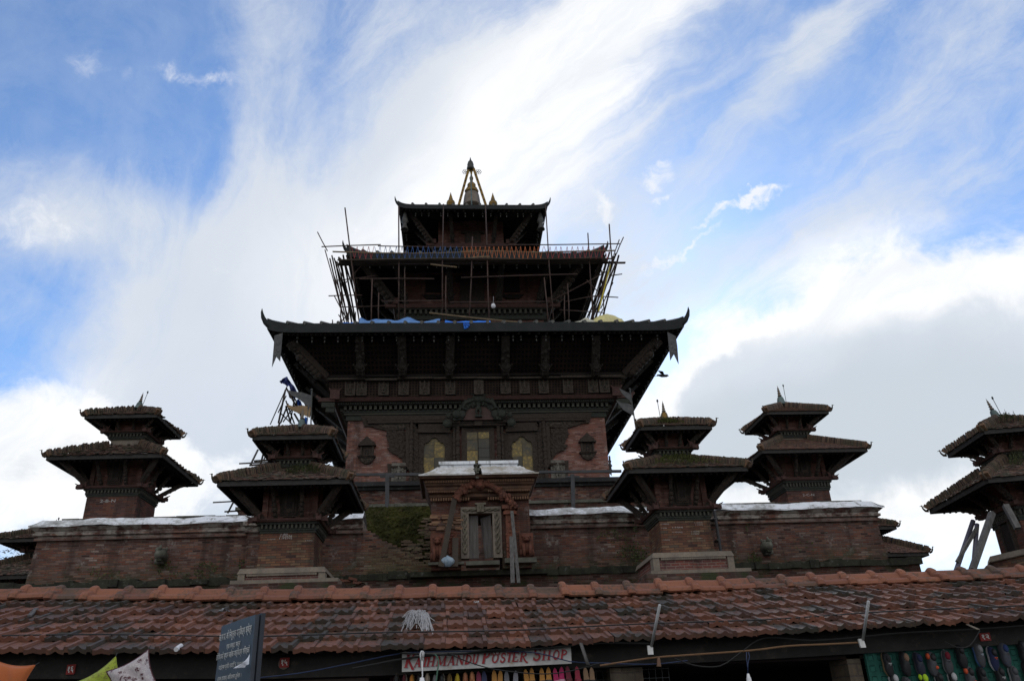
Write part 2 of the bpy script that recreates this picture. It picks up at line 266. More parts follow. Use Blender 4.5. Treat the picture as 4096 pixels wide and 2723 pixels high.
# ---------------------------------------------------------------- mesh helpers
COL = S.collection
rng = random.Random(7)
class MB:
    def __init__(s): s.v = []; s.f = []
    def add(s, vs, fs):
        n = len(s.v); s.v += [tuple(q) for q in vs]; s.f += [tuple(i+n for i in f) for f in fs]; return s
    def hexa(s, p):   # 8 corners: bottom 4 ccw, top 4 ccw
        return s.add(p, [(3, 2, 1, 0), (4, 5, 6, 7), (0, 1, 5, 4), (1, 2, 6, 5), (2, 3, 7, 6), (3, 0, 4, 7)])
    def box(s, x0, x1, y0, y1, z0, z1):
        return s.hexa([(x0, y0, z0), (x1, y0, z0), (x1, y1, z0), (x0, y1, z0), (x0, y0, z1), (x1, y0, z1), (x1, y1, z1), (x0, y1, z1)])
    def frus(s, b, z0, t, z1):   # b,t = (x0,x1,y0,y1)
        return s.hexa([(b[0], b[2], z0), (b[1], b[2], z0), (b[1], b[3], z0), (b[0], b[3], z0), (t[0], t[2], z1), (t[1], t[2], z1), (t[1], t[3], z1), (t[0], t[3], z1)])
    def sq(s, h, z0, z1, hy=None, h2=None, hy2=None):   # square block about the axis
        hy = h if hy is None else hy; h2 = h if h2 is None else h2; hy2 = (hy + h2 - h) if hy2 is None else hy2
        return s.frus((-h, h, -hy, hy), z0, (-h2, h2, -hy2, hy2), z1)
    def bar(s, a, b, w, h, up=(0, 0, 1), w2=None, h2=None):
        a, b = Vector(a), Vector(b); d = (b-a).normalized(); up = Vector(up)
        if abs(d.dot(up)) > .98: up = Vector((0, 1, 0))
        x = d.cross(up).normalized(); z = x.cross(d); w2 = w if w2 is None else w2; h2 = h if h2 is None else h2
        p = [a+x*i*w/2+z*j*h/2 for i, j in ((-1, -1), (1, -1), (1, 1), (-1, 1))]; q = [b+x*i*w2/2+z*j*h2/2 for i, j in ((-1, -1), (1, -1), (1, 1), (-1, 1))]
        return s.hexa(p+q)
    def tube(s, pts, r, n=8, cap=True, flat=1.0):
        pts = [Vector(p) for p in pts]; k = len(pts); rr = r if isinstance(r, (list, tuple)) else [r]*k; vs = []; fs = []
        ref = None
        for i, p in enumerate(pts):
            d = (pts[min(i+1, k-1)]-pts[max(i-1, 0)]).normalized()
            if ref is None: ref = Vector((0, 0, 1)) if abs(d.z) < .9 else Vector((0, 1, 0))
            x = d.cross(ref).normalized(); ref = x.cross(d).normalized()
            for j in range(n):
                a = 2*math.pi*j/n; vs.append(p+(x*math.cos(a)*flat+ref*math.sin(a))*rr[i])
        for i in range(k-1):
            for j in range(n): fs.append((i*n+j, i*n+(j+1) % n, (i+1)*n+(j+1) % n, (i+1)*n+j))
        if cap: fs += [tuple(range(n))[::-1], tuple((k-1)*n+j for j in range(n))]
        return s.add(vs, fs)
    def lathe(s, prof, c=(0, 0, 0), n=16, tilt=(0, 0)):
        vs = []; fs = []
        for r, z in prof:
            for j in range(n):
                a = 2*math.pi*j/n; vs.append((c[0]+r*math.cos(a)+tilt[0]*z, c[1]+r*math.sin(a)+tilt[1]*z, c[2]+z))
        for i in range(len(prof)-1):
            for j in range(n): fs.append((i*n+j, i*n+(j+1) % n, (i+1)*n+(j+1) % n, (i+1)*n+j))
        fs += [tuple(range(n))[::-1], tuple((len(prof)-1)*n+j for j in range(n))]
        return s.add(vs, fs)
    def prism(s, poly, y0, y1):   # polygon in x,z pulled from y0 (front) to y1 (back)
        if sum(a[0]*b[1]-b[0]*a[1] for a, b in zip(poly, poly[1:]+poly[:1])) < 0: poly = poly[::-1]
        n = len(poly)
        return s.add([(x, y0, z) for x, z in poly]+[(x, y1, z) for x, z in poly], [tuple(range(n)), tuple(range(2*n-1, n-1, -1))]+[(i, i+n, (i+1) % n+n, (i+1) % n) for i in range(n)])
    def ball(s, c, r, n=7, m=5):
        r = (r, r, r) if isinstance(r, (int, float)) else r; vs = [(c[0], c[1], c[2]-r[2])]; fs = []
        for i in range(1, m):
            a = math.pi*i/m-math.pi/2
            for j in range(n):
                q = 2*math.pi*j/n; vs.append((c[0]+r[0]*math.cos(a)*math.cos(q), c[1]+r[1]*math.cos(a)*math.sin(q), c[2]+r[2]*math.sin(a)))
        vs.append((c[0], c[1], c[2]+r[2])); k = len(vs)-1
        for j in range(n):
            fs.append((0, 1+(j+1) % n, 1+j)); fs.append((k, 1+(m-2)*n+j, 1+(m-2)*n+(j+1) % n))
            for i in range(m-2): fs.append((1+i*n+j, 1+i*n+(j+1) % n, 1+(i+1)*n+(j+1) % n, 1+(i+1)*n+j))
        return s.add(vs, fs)
    def sheet(s, nu, nv, fn):
        vs = [fn(i/nu, j/nv) for j in range(nv+1) for i in range(nu+1)]
        return s.add(vs, [(j*(nu+1)+i, j*(nu+1)+i+1, (j+1)*(nu+1)+i+1, (j+1)*(nu+1)+i) for j in range(nv) for i in range(nu)])
    def build(s, name, m, parent=None, smooth=False, world=False, matrix=None):
        me = bpy.data.meshes.new(name)
        o0 = Vector((0, 0, 0))
        if world and parent is not None:
            q = parent
            while q.parent: q = q.parent
            o0 = q.location
        vs = [Vector(q)-o0 for q in s.v]
        if matrix is not None: vs = [matrix @ q for q in vs]
        me.from_pydata(vs, [], s.f); me.materials.append(M[m] if isinstance(m, str) else m)
        if smooth: me.polygons.foreach_set('use_smooth', [True]*len(me.polygons))
        me.update()
        o = bpy.data.objects.new(name, me); COL.objects.link(o)
        if parent is not None: o.parent = parent
        return o
def tag(o, label=None, cat=None, group=None, kind=None):
    if label: o['label'] = label
    if cat: o['category'] = cat
    if group: o['group'] = group
    if kind: o['kind'] = kind
    return o
def empty(name, loc, label, cat, group=None, rz=0, tilt=(0, 0)):
    o = bpy.data.objects.new(name, None); COL.objects.link(o); o.location = loc; o.rotation_euler = (tilt[0], tilt[1], rz); o.empty_display_size = .2
    return tag(o, label, cat, group)
def at_base(mb, name, m, base, label, cat, group=None, smooth=False, rz=0):
    """a thing that is one mesh: built in world coordinates, its origin moved to BASE"""
    b = Vector(base); mb.v = [tuple(Vector(q)-b) for q in mb.v]
    o = mb.build(name, m, None, smooth); o.location = b; return tag(o, label, cat, group)
def copy_tree(o, parent=None):
    c = o.copy(); COL.objects.link(c); c.parent = parent
    for ch in o.children: copy_tree(ch, c)
    return c
def lumps(mb, poly, y, n, r, depth=.6, rg=rng):
    """carved relief: bosses spread through a polygon on a wall"""
    xs = [p[0] for p in poly]; zs = [p[1] for p in poly]; k = 0; tries = 0
    while k < n and tries < n*20:
        tries += 1; x = rg.uniform(min(xs), max(xs)); z = rg.uniform(min(zs), max(zs)); ins = False
        for (x1, z1), (x2, z2) in zip(poly, poly[1:]+poly[:1]):
            if (z1 > z) != (z2 > z) and x < (x2-x1)*(z-z1)/(z2-z1)+x1: ins = not ins
        if ins:
            q = r*rg.uniform(.6, 1.3); mb.ball((x, y, z), (q*rg.uniform(.7, 1.5), q*depth, q), 6, 4); k += 1
    return mb
def figure(mb, c, h, y):
    """a small carved deity in relief, h tall, its feet at c"""
    x, z = c
    mb.ball((x, y, z+h*.88), (h*.085, h*.07, h*.10), 6, 5); mb.ball((x, y, z+h*.98), (h*.06, h*.05, h*.06), 6, 4)
    mb.ball((x, y, z+h*.62), (h*.13, h*.09, h*.20), 6, 5); mb.ball((x, y, z+h*.38), (h*.14, h*.10, h*.12), 6, 5)
    for q in (-1, 1):
        mb.tube([(x+q*h*.12, y, z+h*.75), (x+q*h*.25, y-.02*h, z+h*.6), (x+q*h*.17, y-.05*h, z+h*.48)], h*.04, 5)
        mb.tube([(x+q*h*.12, y, z+h*.75), (x+q*h*.28, y, z+h*.80)], h*.03, 5)
        mb.tube([(x+q*h*.06, y, z+h*.36), (x+q*h*.10, y-.04*h, z+h*.2), (x+q*h*.05, y, z+h*.02)], [h*.06, h*.055, h*.04], 5)
    mb.box(x-h*.16, x+h*.16, y-h*.07, y+h*.08, z-h*.05, z+h*.02)
    return mb
FONT_M = {}
def text(name, s, m, parent, o, ux, uz, w=None, h=None, shear=0.0, off=0.0, world=True, align='LEFT'):
    """painted lettering: a flat mesh of the words S from point O along ux, up along uz, fitted to width W (and height H)"""
    cu = bpy.data.curves.new(name, 'FONT'); cu.body = s; cu.offset = off; cu.resolution_u = 3
    ob = bpy.data.objects.new(name, cu); COL.objects.link(ob)
    dg = bpy.context.evaluated_depsgraph_get(); me = bpy.data.meshes.new_from_object(ob.evaluated_get(dg))
    bpy.data.objects.remove(ob)
    xs = [v.co.x for v in me.vertices]; ys = [v.co.y for v in me.vertices]
    x0, x1, y0, y1 = min(xs), max(xs), min(ys), max(ys)
    sx = w/(x1-x0) if w else None; sz = h/(y1-y0) if h else sx
    if sx is None: sx = sz
    b = Vector((0, 0, 0))
    if world and parent is not None:
        q = parent
        while q.parent: q = q.parent
        b = q.location
    o = Vector(o)-b; ux, uz = Vector(ux).normalized(), Vector(uz).normalized()
    for v in me.vertices:
        a, c = (v.co.x-x0)*sx, (v.co.y-y0)*sz; v.co = o+ux*(a+c*shear)+uz*c
    me.materials.clear(); me.materials.append(M[m] if isinstance(m, str) else m); me.name = name
    r = bpy.data.objects.new(name, me); COL.objects.link(r)
    if parent is not None: r.parent = parent
    return r
# ---------------------------------------------------------------- roofs with clay tiles (the small shrines)
def slope(side, R, r, ze, zt, Ry=None, ry=None):
    """frame of one roof face: a point from (s along the eave -1..1, t up the slope 0..1)"""
    Ry = R if Ry is None else Ry; ry = r if ry is None else ry
    def f(s, t):
        a, b, z = R+(r-R)*t, Ry+(ry-Ry)*t, ze+(zt-ze)*t
        return Vector({'f': (s*a, -b, z), 'r': (a, s*b, z), 'b': (-s*a, b, z), 'l': (-a, -s*b, z)}[side])
    return f
def shrine_roof(root, R, r, ze, zt, fh, tile='shrine_tile', seed=1, rough=1.0, bird=True):
    g = random.Random(seed)
    rf = MB(); 
    # timber deck and underside
    for sd_ in 'frbl':
        f = slope(sd_, R-.03, r, ze+.0, zt-.03); q = [f(-1, 0), f(1, 0), f(1, 1), f(-1, 1)]
        rf.add(q, [(0, 1, 2, 3)])
        f2 = slope(sd_, R-.06, r, ze-fh, zt-.16); q = [f2(-1, 0), f2(1, 0), f2(1, 1), f2(-1, 1)]
        rf.add(q, [(3, 2, 1, 0)])
        n = int(R*2/.17)
        for i in range(n+1):      # rafters
            s_ = -1+2*(i+.5)/(n+1); x = s_*R; t1 = min(.98, (R-abs(x))/(R-r)*.98) if abs(x) > r else .98
            a = f2(s_, 0.02); 
            b = f2(x/((R-.06)+(r-R+.06)*t1) if True else s_, t1)
            if t1 > .12: rf.bar(a-Vector((0, 0, .03)), b-Vector((0, 0, .03)), .05, .06)
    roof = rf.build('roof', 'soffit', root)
    fa = MB()
    for a, b in (((-R, -R), (R, -R)), ((R, -R), (R, R)), ((R, R), (-R, R)), ((-R, R), (-R, -R))):
        fa.bar((*a, ze-fh/2), (*b, ze-fh/2), .05, fh)
    fa.build('eave_board', 'shrine_fascia', roof)
    tl = MB(); L = math.hypot(R-r, zt-ze); ex = .105; rows = int(L/ex)
    for sd_ in 'frl':
        f = slope(sd_, R+.06, r, ze+.01-.06*(zt-ze)/(R-r), zt+.02)
        nrm = (f(1, 0)-f(-1, 0)).cross(f(0, 1)-f(0, 0)).normalized(); up = (f(0, 1)-f(0, 0)).normalized(); ax = (f(1, 0)-f(-1, 0)).normalized()
        for j in range(rows+1):
            t = j*ex/L; wd = R+.06+(r-R-.06)*t; n = max(1, int(2*wd/.095)); sh = .5*(j % 2)
            for i in range(n):
                if g.random() < .015*rough: continue
                x = -wd+(i+.25+sh)*2*wd/n+g.uniform(-.012, .012)*rough
                if abs(x) > wd+.03: continue
                o = f(0, t)+ax*x+up*g.uniform(-.02, .02)*rough+nrm*g.uniform(.0, .012)*rough
                hw, ln, th = .046, .165, .014; tw = g.uniform(-.10, .10)*rough; lift = .018+g.uniform(0, .012)*rough
                a2, u2 = ax+up*tw, up-ax*tw
                b0 = [o-a2*hw+nrm*lift, o+a2*hw+nrm*(lift+g.uniform(-.006, .006)), o+a2*hw+u2*ln, o-a2*hw+u2*ln]
                tl.hexa(b0+[q+nrm*th for q in b0])
    tl.build('tile_covering', tile, roof)
    for sx in (-1, 1):
        for sy in (-1, 1):
            a = Vector((sx*(R+.02), sy*(R+.02), ze+.05)); b = Vector((sx*(r+.02), sy*(r+.02), zt+.06)); d = (b-a); Ln = d.length; d.normalize()
            x = d.cross(Vector((0, 0, 1))).normalized(); up = x.cross(d); rd = MB(); k = int(Ln/.030)
            for i in range(k):
                if g.random() < .02*rough: continue
                p = a+d*(i+.5)*Ln/k+up*g.uniform(-.012, .008)*rough; wq = .11+g.uniform(-.012, .008)*rough; hq = .16+g.uniform(-.014, .010)*rough; tl_ = d*.011; ln_ = up*.0+d*(.03+g.uniform(-.02, .02)*rough)
                ring = [p-x*wq-up*.05, p-x*wq*.9+up*hq*.55+ln_*.5, p-x*wq*.4+up*hq+ln_, p+x*wq*.4+up*hq+ln_, p+x*wq*.9+up*hq*.55+ln_*.5, p+x*wq-up*.05]
                rd.add([q-tl_ for q in ring]+[q+tl_ for q in ring], [(0, 1, 2, 3, 4, 5)[::-1], (6, 7, 8, 9, 10, 11)]+[(m_, (m_+1) % 6, (m_+1) % 6+6, m_+6) for m_ in range(6)])
            ro = rd.build('hip_ridge', 'ridge_slab', roof)
            cp = MB(); cp.bar(a-d*.03+up*.0, a+d*.05+up*.04, .20, .19, up); cp.build('end_tile', 'clay', ro)
            if bird:
                o2 = Vector((sx, sy, 0)).normalized(); z = Vector((0, 0, 1)); e = a-d*.02
                cb = MB(); cb.tube([e-z*.06, e+o2*.07-z*.05, e+o2*.12+z*.02, e+o2*.14+z*.09], [.045, .034, .025, .016], 6)
                cb.ball(e+o2*.14+z*.11, (.025, .025, .023), 6, 5); cb.bar(e+o2*.16+z*.115, e+o2*.20+z*.105, .012, .012)
                cb.build('corner_bird', 'ridge_slab', roof, True)
    return roof
def cornice(root, h, z0, z1, name='cornice', wing=.2, m1='teal_wood', m2='dentil', m3='red_ledge', hy=None):
    hy = h if hy is None else hy; k = z1-z0; c = MB()
    c.sq(h+.03, z0, z0+.16*k, hy+.03); c.sq(h+.055, z0+.16*k, z0+.26*k, hy+.055); c.sq(h+.02, z0+.26*k, z0+.58*k, hy+.02)
    c.sq(h+.10, z0+.58*k, z0+.74*k, hy+.10)
    n = int(2*h/.045)
    for i in range(n):     # rope moulding
        x = -h-.08+(2*h+.16)*(i+.5)/n
        c.box(x-.012, x+.012, -hy-.112, -hy-.09, z0+.60*k, z0+.73*k)
    co = c.build(name, m1, root)
    d = MB(); n = max(5, int(2*h/.10)); dz0, dz1 = z0+.29*k, z0+.575*k
    for i in range(n):
        x = -h-.02+(2*h+.04)*(i+.5)/n; y = -hy-.02+(2*hy+.04)*(i+.5)/n
        d.box(x-.024, x+.024, -hy-.085, -hy-.015, dz0, dz1)
        d.box(h+.015, h+.085, y-.024, y+.024, dz0, dz1); d.box(-h-.085, -h-.015, y-.024, y+.024, dz0, dz1)
    d.build('dentil_moulding', m2, co)
    l = MB(); l.sq(h+.15, z0+.74*k, z0+.86*k, hy+.15, h+.19, hy+.19); l.sq(h+.12, z0+.86*k, z1, hy+.12)
    lo = l.build('tile_ledge', m3, co)
    if wing:
        for sx in (-1, 1):
            for sy in (-1, 1):
                b = MB(); z = z0+.86*k
                for (dx, dy) in ((1, 0), (0, 1)):
                    p = Vector((sx*(h+.12), sy*(hy+.12), z)); o = Vector((sx*dx, sy*dy, 0))
                    b.bar(p, p+o*wing, .12, .10); b.bar(p+o*wing*.5+Vector((0, 0, .04)), p+o*(wing+.07)+Vector((0, 0, .13)), .06, .06, w2=.015, h2=.015)
                b.box(min(sx*(h+.02), sx*(h+.16)), max(sx*(h+.02), sx*(h+.16)), min(sy*(hy+.02), sy*(hy+.16)), max(sy*(hy+.02), sy*(hy+.16)), z, z+.16)
                for q in (-1, 1): b.bar((sx*(h+.09+q*.06), sy*(hy+.14), z+.14), (sx*(h+.09+q*.12), sy*(hy+.14), z+.24), .04, .04, w2=.01, h2=.01)
                b.build('corner_wing', m3, lo)
    return co
def struts(root, hw, z0, R, ze, zin, n_mid=2, name='strut', sides='frl', m='carved_wood', w=.09, corner=.74, fig=True):
    """slanting roof struts: one from every corner, n_mid on each face"""
    for sx in (-1, 1):
        for sy in (-1, 1):
            b = MB(); a = Vector((sx*(hw+.02), sy*(hw+.02), z0)); q = hw+(R-hw)*corner; e = Vector((sx*q, sy*q, ze+(zin-ze)*(1-corner)-.02))
            b.bar(a, e, w*1.2, w*1.5, w2=w*1.5, h2=w*1.7)
            for t in (.3, .45, .6, .8): b.ball(a+(e-a)*t+Vector((-sx*.02, -sy*.02, -.05)), w*.75, 6, 4)
            b.build(name, m, root)
    for sd_ in sides:
        for i in range(n_mid):
            x = ((i+.5)/n_mid*2-1)*hw*1.0; rot = {'f': lambda x, y: (x, -y), 'r': lambda x, y: (y, x), 'l': lambda x, y: (-y, x)}[sd_]
            q = hw+(R-hw)*.62; a = Vector((*rot(x, hw+.05), z0)); e = Vector((*rot(x*1.15, q), ze+(zin-ze)*.38-.02)); b = MB()
            b.bar(a, e, w, w*.8)
            if fig:
                for t, s_ in ((.12, .7), (.25, .9), (.38, .8), (.5, .6), (.7, .6)): b.ball(a+(e-a)*t-Vector((*rot(0, -.04), 0)), (w*s_, w*s_, w*s_*.9), 6, 4)
            b.build(name, m, root)
def finial(root, z, k=1.0, m='verdigris', tilt=(0, 0), rod=True, x=0, side=1):
    f = MB(); f.lathe([(.20*k, 0), (.21*k, .03*k), (.17*k, .06*k), (.13*k, .16*k), (.115*k, .25*k), (.09*k, .31*k), (.03*k, .34*k)], (x, 0, z), 14, tilt)
    fo = f.build('finial', m, root, True)
    s_ = MB(); pr = [(.035, .32), (.07, .35), (.075, .38), (.04, .41), (.055, .44), (.06, .47), (.03, .50), (.045, .53), (.048, .56), (.025, .585), (.035, .61), (.03, .64), (.015, .68), (.004, .76)]
    s_.lathe([(a*k, b*k) for a, b in pr], (x, 0, z), 12, tilt); s_.build('spire', 'dull_gilt', fo, True)
    if rod:
        q = MB(); q.tube([(x+side*.16*k, -.05, z), (x+side*.20*k+tilt[0]*.8*k, -.05, z+.72*k)], .009, 5); q.ball((x+side*.20*k+tilt[0]*.8*k, -.05, z+.74*k), (.03, .012, .05), 6, 5)
        q.build('side_rod', 'steel', fo)
    return fo
def shrine(label, cx, yf, zb, hw, zs, c0, c1, low, up, c2, fin, rz=0, plinth=None, brick='shrine_brick', tile='shrine_tile', seed=1, rough=1.0, tilt=(0, 0), finm='verdigris', n2=.42, seen=True, side=1, ftilt=(0, 0), window=True, fin_k=.80):
    """a two-tiered pagoda shrine; heights are above the ground of the place, low/up = (R, eave z, top z)"""
    cy = yf+hw; root = empty('tiered_shrine', (cx, cy, zb), label, 'shrine', 'tiered shrines round the great temple', rz, tilt)
    z = lambda q: q-zb
    s_ = MB(); s_.sq(hw*1.03, z(zs), z(c0)+.01, h2=hw); s_.build('brick_shaft', brick, root)
    cornice(root, hw, z(c0), z(c1))
    R1, e1, t1 = low; R2, e2, t2 = up; pit = (t1-e1)/(R1-n2)
    zi = e1-.12+pit*(R1-hw)
    u = MB(); u.sq(hw-.06, z(c1), z(zi)+.05)
    for sx in (-1, 1):
        for a in (.35, .93): u.box(sx*a*hw-.07, sx*a*hw+.07, -hw-.01, -hw+.08, z(c1), z(zi))
        u.box(min(sx*hw, sx*(hw-.08)), max(sx*hw, sx*(hw-.08)), -.2, .2, z(c1), z(zi))
    u.build('upper_wall', 'upper_brick', root)
    if window:
        wn = MB(); a, b = z(c1)+.05, z(zi)-.1; hh = (b-a)
        for q, y in ((.24, .02), (.18, .05), (.12, .08)): wn.box(-q*1.0, q*1.0, -hw-y, -hw+.05, a+hh*(.24-q)*.9, b-hh*(.24-q)*.9)
        for q in (-1, 1): wn.prism([(q*.24, b-.02), (q*.36, b+.0), (q*.30, a+hh*.55), (q*.26, a+hh*.35), (q*.24, a+hh*.3)], -hw-.045, -hw+.03)
        wo_ = wn.build('window', 'carved_wood', root)
        d = MB(); d.box(-.07, .07, -hw-.087, -hw-.07, a+hh*.22, b-hh*.25); d.build('pane', 'black_wood', wo_)
    struts(root, hw-.02, z(c1), R1, z(e1)-.12, z(zi))
    shrine_roof(root, R1, n2, z(e1), z(t1), .12, tile, seed, rough)
    # neck and second tier
    nk = MB(); nk.sq(n2-.02, z(t1)-.25, z(c2[0])+.02); nk.build('neck', 'stone' if seen else brick, root)
    cornice(root, n2+.02, z(c2[0]), z(c2[1]), wing=.14)
    pit2 = (t2-e2)/(R2-.06); zi2 = e2-.10+pit2*(R2-n2)
    u = MB(); u.sq(n2-.06, z(c2[1]), z(zi2)+.05); u.box(-.16, .16, -n2-.0, -n2+.08, z(c2[1])+.02, z(zi2)-.06); u.build('upper_wall', 'upper_brick', root)
    struts(root, n2-.04, z(c2[1]), R2, z(e2)-.1, z(zi2), w=.065)
    shrine_roof(root, R2, .07, z(e2), z(t2), .11, tile, seed+50, rough)
    finial(root, z(t2)+.13, fin_k, finm, ftilt, True, 0, side)
    if plinth:
        hx, hyf, p0, p1 = plinth; k = p1-p0; pl = MB()
        pl.box(-hx+.05, hx-.05, -hyf+.05, hx-.05, z(p0)+.05, z(p1)-.03); po = pl.build('plinth', 'plinth_brick', root)
        e = MB()
        e.frus((-hx-.02, hx+.02, -hyf-.02, hx+.02), z(p1)-.13, (-hx+.03, hx-.03, -hyf+.03, hx-.03), z(p1))
        for sx in (-1, 1): e.box(min(sx*hx, sx*(hx-.16)), max(sx*hx, sx*(hx-.16)), -hyf, -hyf+.12, z(p0)+.08, z(p1)-.13)
        for sx in (-1, 1): e.box(min(sx*hx, sx*(hx-.12)), max(sx*hx, sx*(hx-.12)), -hyf+.13, -hyf+.3, z(p0)+.08, z(p1)-.13)
        e.box(-hx-.12, hx+.34, -hyf-.18, hx+.1, z(p0)-.02, z(p0)+.08)
        for i in range(34): x = -hx+.2+(2*hx-.4)*(i+.5)/34; e.box(x-.022, x+.022, -hyf-.005, -hyf+.06, z(p1)-.185, z(p1)-.13)
        e.build('stone_edging', 'stone', po)
        ft = MB(); ft.box(-hx-.3, hx+.45, -hyf-.3, hx+.3, 0, z(p0)-.02); ft.build('footing', 'base', po)
    return root
A_ = shrine('shrine with tawny cracked brick shaft and pale stone plinth, beside the mossy bank', -4.14, 20.3, 4.05, .66, 4.95, 5.84, 6.19, (1.58, 6.93, 7.52), (1.0, 8.27, 8.67), (7.60, 7.86), 0,
            plinth=(1.03, 1.0, 4.57, 4.95), seed=3, finm='verdigris', n2=.40)
B_ = shrine('shrine with yellow-green weeds along both roofs and a gilded finial, beside the drainpipe', 5.96, 20.3, 4.05, .66, 5.06, 5.92, 6.26, (1.54, 7.06, 7.54), (.97, 8.38, 8.73), (7.69, 7.94), 0,
            plinth=(1.03, 1.0, 4.52, 5.06), seed=8, rough=.8, finm='gilt', n2=.40, side=-1)
C_ = shrine('shrine with ragged crumbling roof edges and leaning finial, behind the long white coping', -10.64, 25.3, 5.2, .77, 5.2, 8.16, 8.48, (1.73, 9.20, 9.85), (1.13, 10.72, 11.20), (10.10, 10.37), 0,
            seed=12, rough=2.0, brick='shrine_red', n2=.50, finm='verdigris', ftilt=(.14, 0), rz=R_(-1))
D_ = shrine('shrine with tidy brown tile roofs and upturned corners, behind the coping with three chalk letters', 11.72, 25.3, 5.2, .73, 5.2, 7.86, 8.30, (1.77, 8.97, 9.66), (1.09, 10.52, 11.01), (9.78, 10.05), 0,
            seed=17, rough=.35, brick='shrine_red', tile='clean_tile', n2=.47, finm='verdigris', ftilt=(-.04, 0), fin_k=1.0)
# ---------------------------------------------------------------- setting: ground and terraces
g = MB(); g.sheet(1, 1, lambda u, v: (-400+800*u, -300+900*v, 0)); tag(g.build('ground', m_noise('street stone', (.09, .08, .07), (.06, .055, .05), 1.2, .9)), kind='structure')
def at2(c, s, ox, oy, Y): return lambda x, y, Yq=None: P(ox+x/s, oy+y/s, Y=Y if Yq is None else Yq)
t = empty('brick_terrace', (1, 40, 0), 'stepped mossy brick terrace that carries the wall, the gate and the front shrines', 'terrace')
m = MB(); m.box(-22, 24, 18.3, 60, 0, 4.05); m.build('lower_step', 'terrace_brick', t, world=True)
m = MB(); m.box(-12.6, 14.05, 23.2, 60, 4.05, 4.62); m.box(-12.7, 14.15, 23.1, 60, 4.62, 4.70)
m.box(-12.45, 13.9, 23.55, 60, 4.70, 5.13); m.build('upper_step', 'base', t, world=True)
m = MB(); rr = random.Random(5); x = -12.55
while x < 13.9:
    wd = rr.uniform(.14, .62)
    if not (-1.2 < x < 2.6): m.box(x, min(x+wd, 13.95)-.004, 23.42+rr.uniform(0, .10), 24.2, 5.13+rr.uniform(-.03, .01), 5.31+rr.uniform(-.05, .04))
    x += wd
m.box(-1.25, 2.65, 23.2, 24.2, 5.13, 5.27)
m.build('mossy_ledge', 'moss_stone', t, world=True)
# ---------------------------------------------------------------- temple plinth behind the wall
t = empty('temple_plinth', (1.06, 40, 5.2), 'stepped brick plinth with black ledge directly under the great temple', 'plinth')
m = MB(); m.box(-8.4, 10.4, 31.5, 52, 5.13, 9.10); m.box(-6.9, 8.9, 32.0, 52, 9.22, 9.90); m.build('brickwork', M['terrace_brick'], t, world=True)
m = MB(); m.box(-8.5, 10.5, 31.4, 52, 9.10, 9.22); m.build('stone_ledge', 'grey_stone', t, world=True)
m = MB(); m.box(-7.0, 9.0, 31.85, 52, 9.90, 10.02); m.box(-7.1, 9.1, 31.7, 52, 10.02, 10.2); m.build('black_ledge', m_noise('blackened stone ledge', (.03, .03, .03), (.018, .018, .018), 2, .9, c3=(.09, .09, .085)), t, world=True)
# ---------------------------------------------------------------- enclosure walls
def wall(label, x0, x1, m, lend, rend):
    t = empty('brick_wall', ((x0+x1)/2, 24.4, 5.2), label, 'wall', 'enclosure walls')
    b = MB(); bl = -.08 if lend else 0; br = .08 if rend else 0
    b.frus((x0+bl, x1+br, 24.0, 24.9), 5.15, (x0, x1, 24.04, 24.9), 6.55); b.build('brickwork', m, t, world=True)
    mo = MB(); ea = lambda q: x0-(q if lend else 0); eb = lambda q: x1+(q if rend else 0)
    for (za, zb, q, mm) in ((6.55, 6.63, .06, 0), (6.635, 6.68, .03, 0), (6.685, 6.76, .10, 0), (6.765, 6.82, .06, 0)): mo.box(ea(q), eb(q), 24.0-q, 24.9+q, za, zb)
    mo.frus((ea(.08), eb(.08), 23.92, 24.98), 6.825, (ea(.20), eb(.20), 23.80, 25.1), 6.925); mo.build('moulding', M['wall'] if m != 'wall_gap' else m, t, world=True)
    # whitewashed coping: concave slope with broken tiles along its top
    cp = MB(); g = random.Random(int(x1*10)); n = max(6, int((x1-x0)/.22)); prof = [(0, .0), (.01, .035), (.10, .075), (.20, .14), (.29, .215), (.36, .265), (.62, .27), (.95, .14), (1.3, .0)]
    def pt(u, v):
        k = v*(len(prof)-1); y, z = prof[int(round(k))]; x = x0+(x1-x0)*u; sh = min(y, .36)
        if lend and u == 0: x = x0-.22+sh*.62
        if rend and u == 1: x = x1+.22-sh*.62
        return (x, 23.78+y+g.uniform(-.008, .008), 6.93+z+(g.uniform(-.02, .016) if z > .05 else g.uniform(-.016, .008))+.018*math.sin(x*1.7)+.012*math.sin(x*4.1))
    cp.sheet(n, len(prof)-1, pt)
    for e, u in ((lend, 0), (rend, 1)):
        if e:
            xx = (x0-.22) if u == 0 else (x1+.22)
            cp.add([(xx+(.62*min(y, .36))*(1 if u == 0 else -1), 23.78+y, 6.93+z) for y, z in prof], [tuple(range(len(prof)))[::(1 if u else -1)]])
    cp.build('coping', 'plaster', t, world=True)
    k = MB(); x = x0+.1
    while x < x1-.3:
        wd = g.uniform(.25, .7)
        if g.random() < .6: k.box(x, x+wd-.02, 24.13, 24.4, 7.19, 7.205+g.uniform(.005, .03))
        x += wd
    if k.v: k.build('top_tiles', 'grey_stone', t, world=True)
    return t
wl = wall('long brick wall with white coping under the crumbling shrine, ending in broken steps at the moss', -12.0, -2.70, 'wall_gap', True, False)
wr = wall('long brick wall with white coping between the gate and its free end, crossed by a drainpipe', 2.25, 13.15, 'wall', False, True)
m = MB(); m.box(-6.02, -5.15, 23.86, 24.06, 5.2, 6.62); m.box(-6.10, -5.07, 23.78, 24.06, 6.62, 6.7); m.box(-6.06, -5.11, 23.82, 24.06, 6.7, 6.8); m.box(-6.14, -5.03, 23.72, 24.06, 6.8, 6.93)
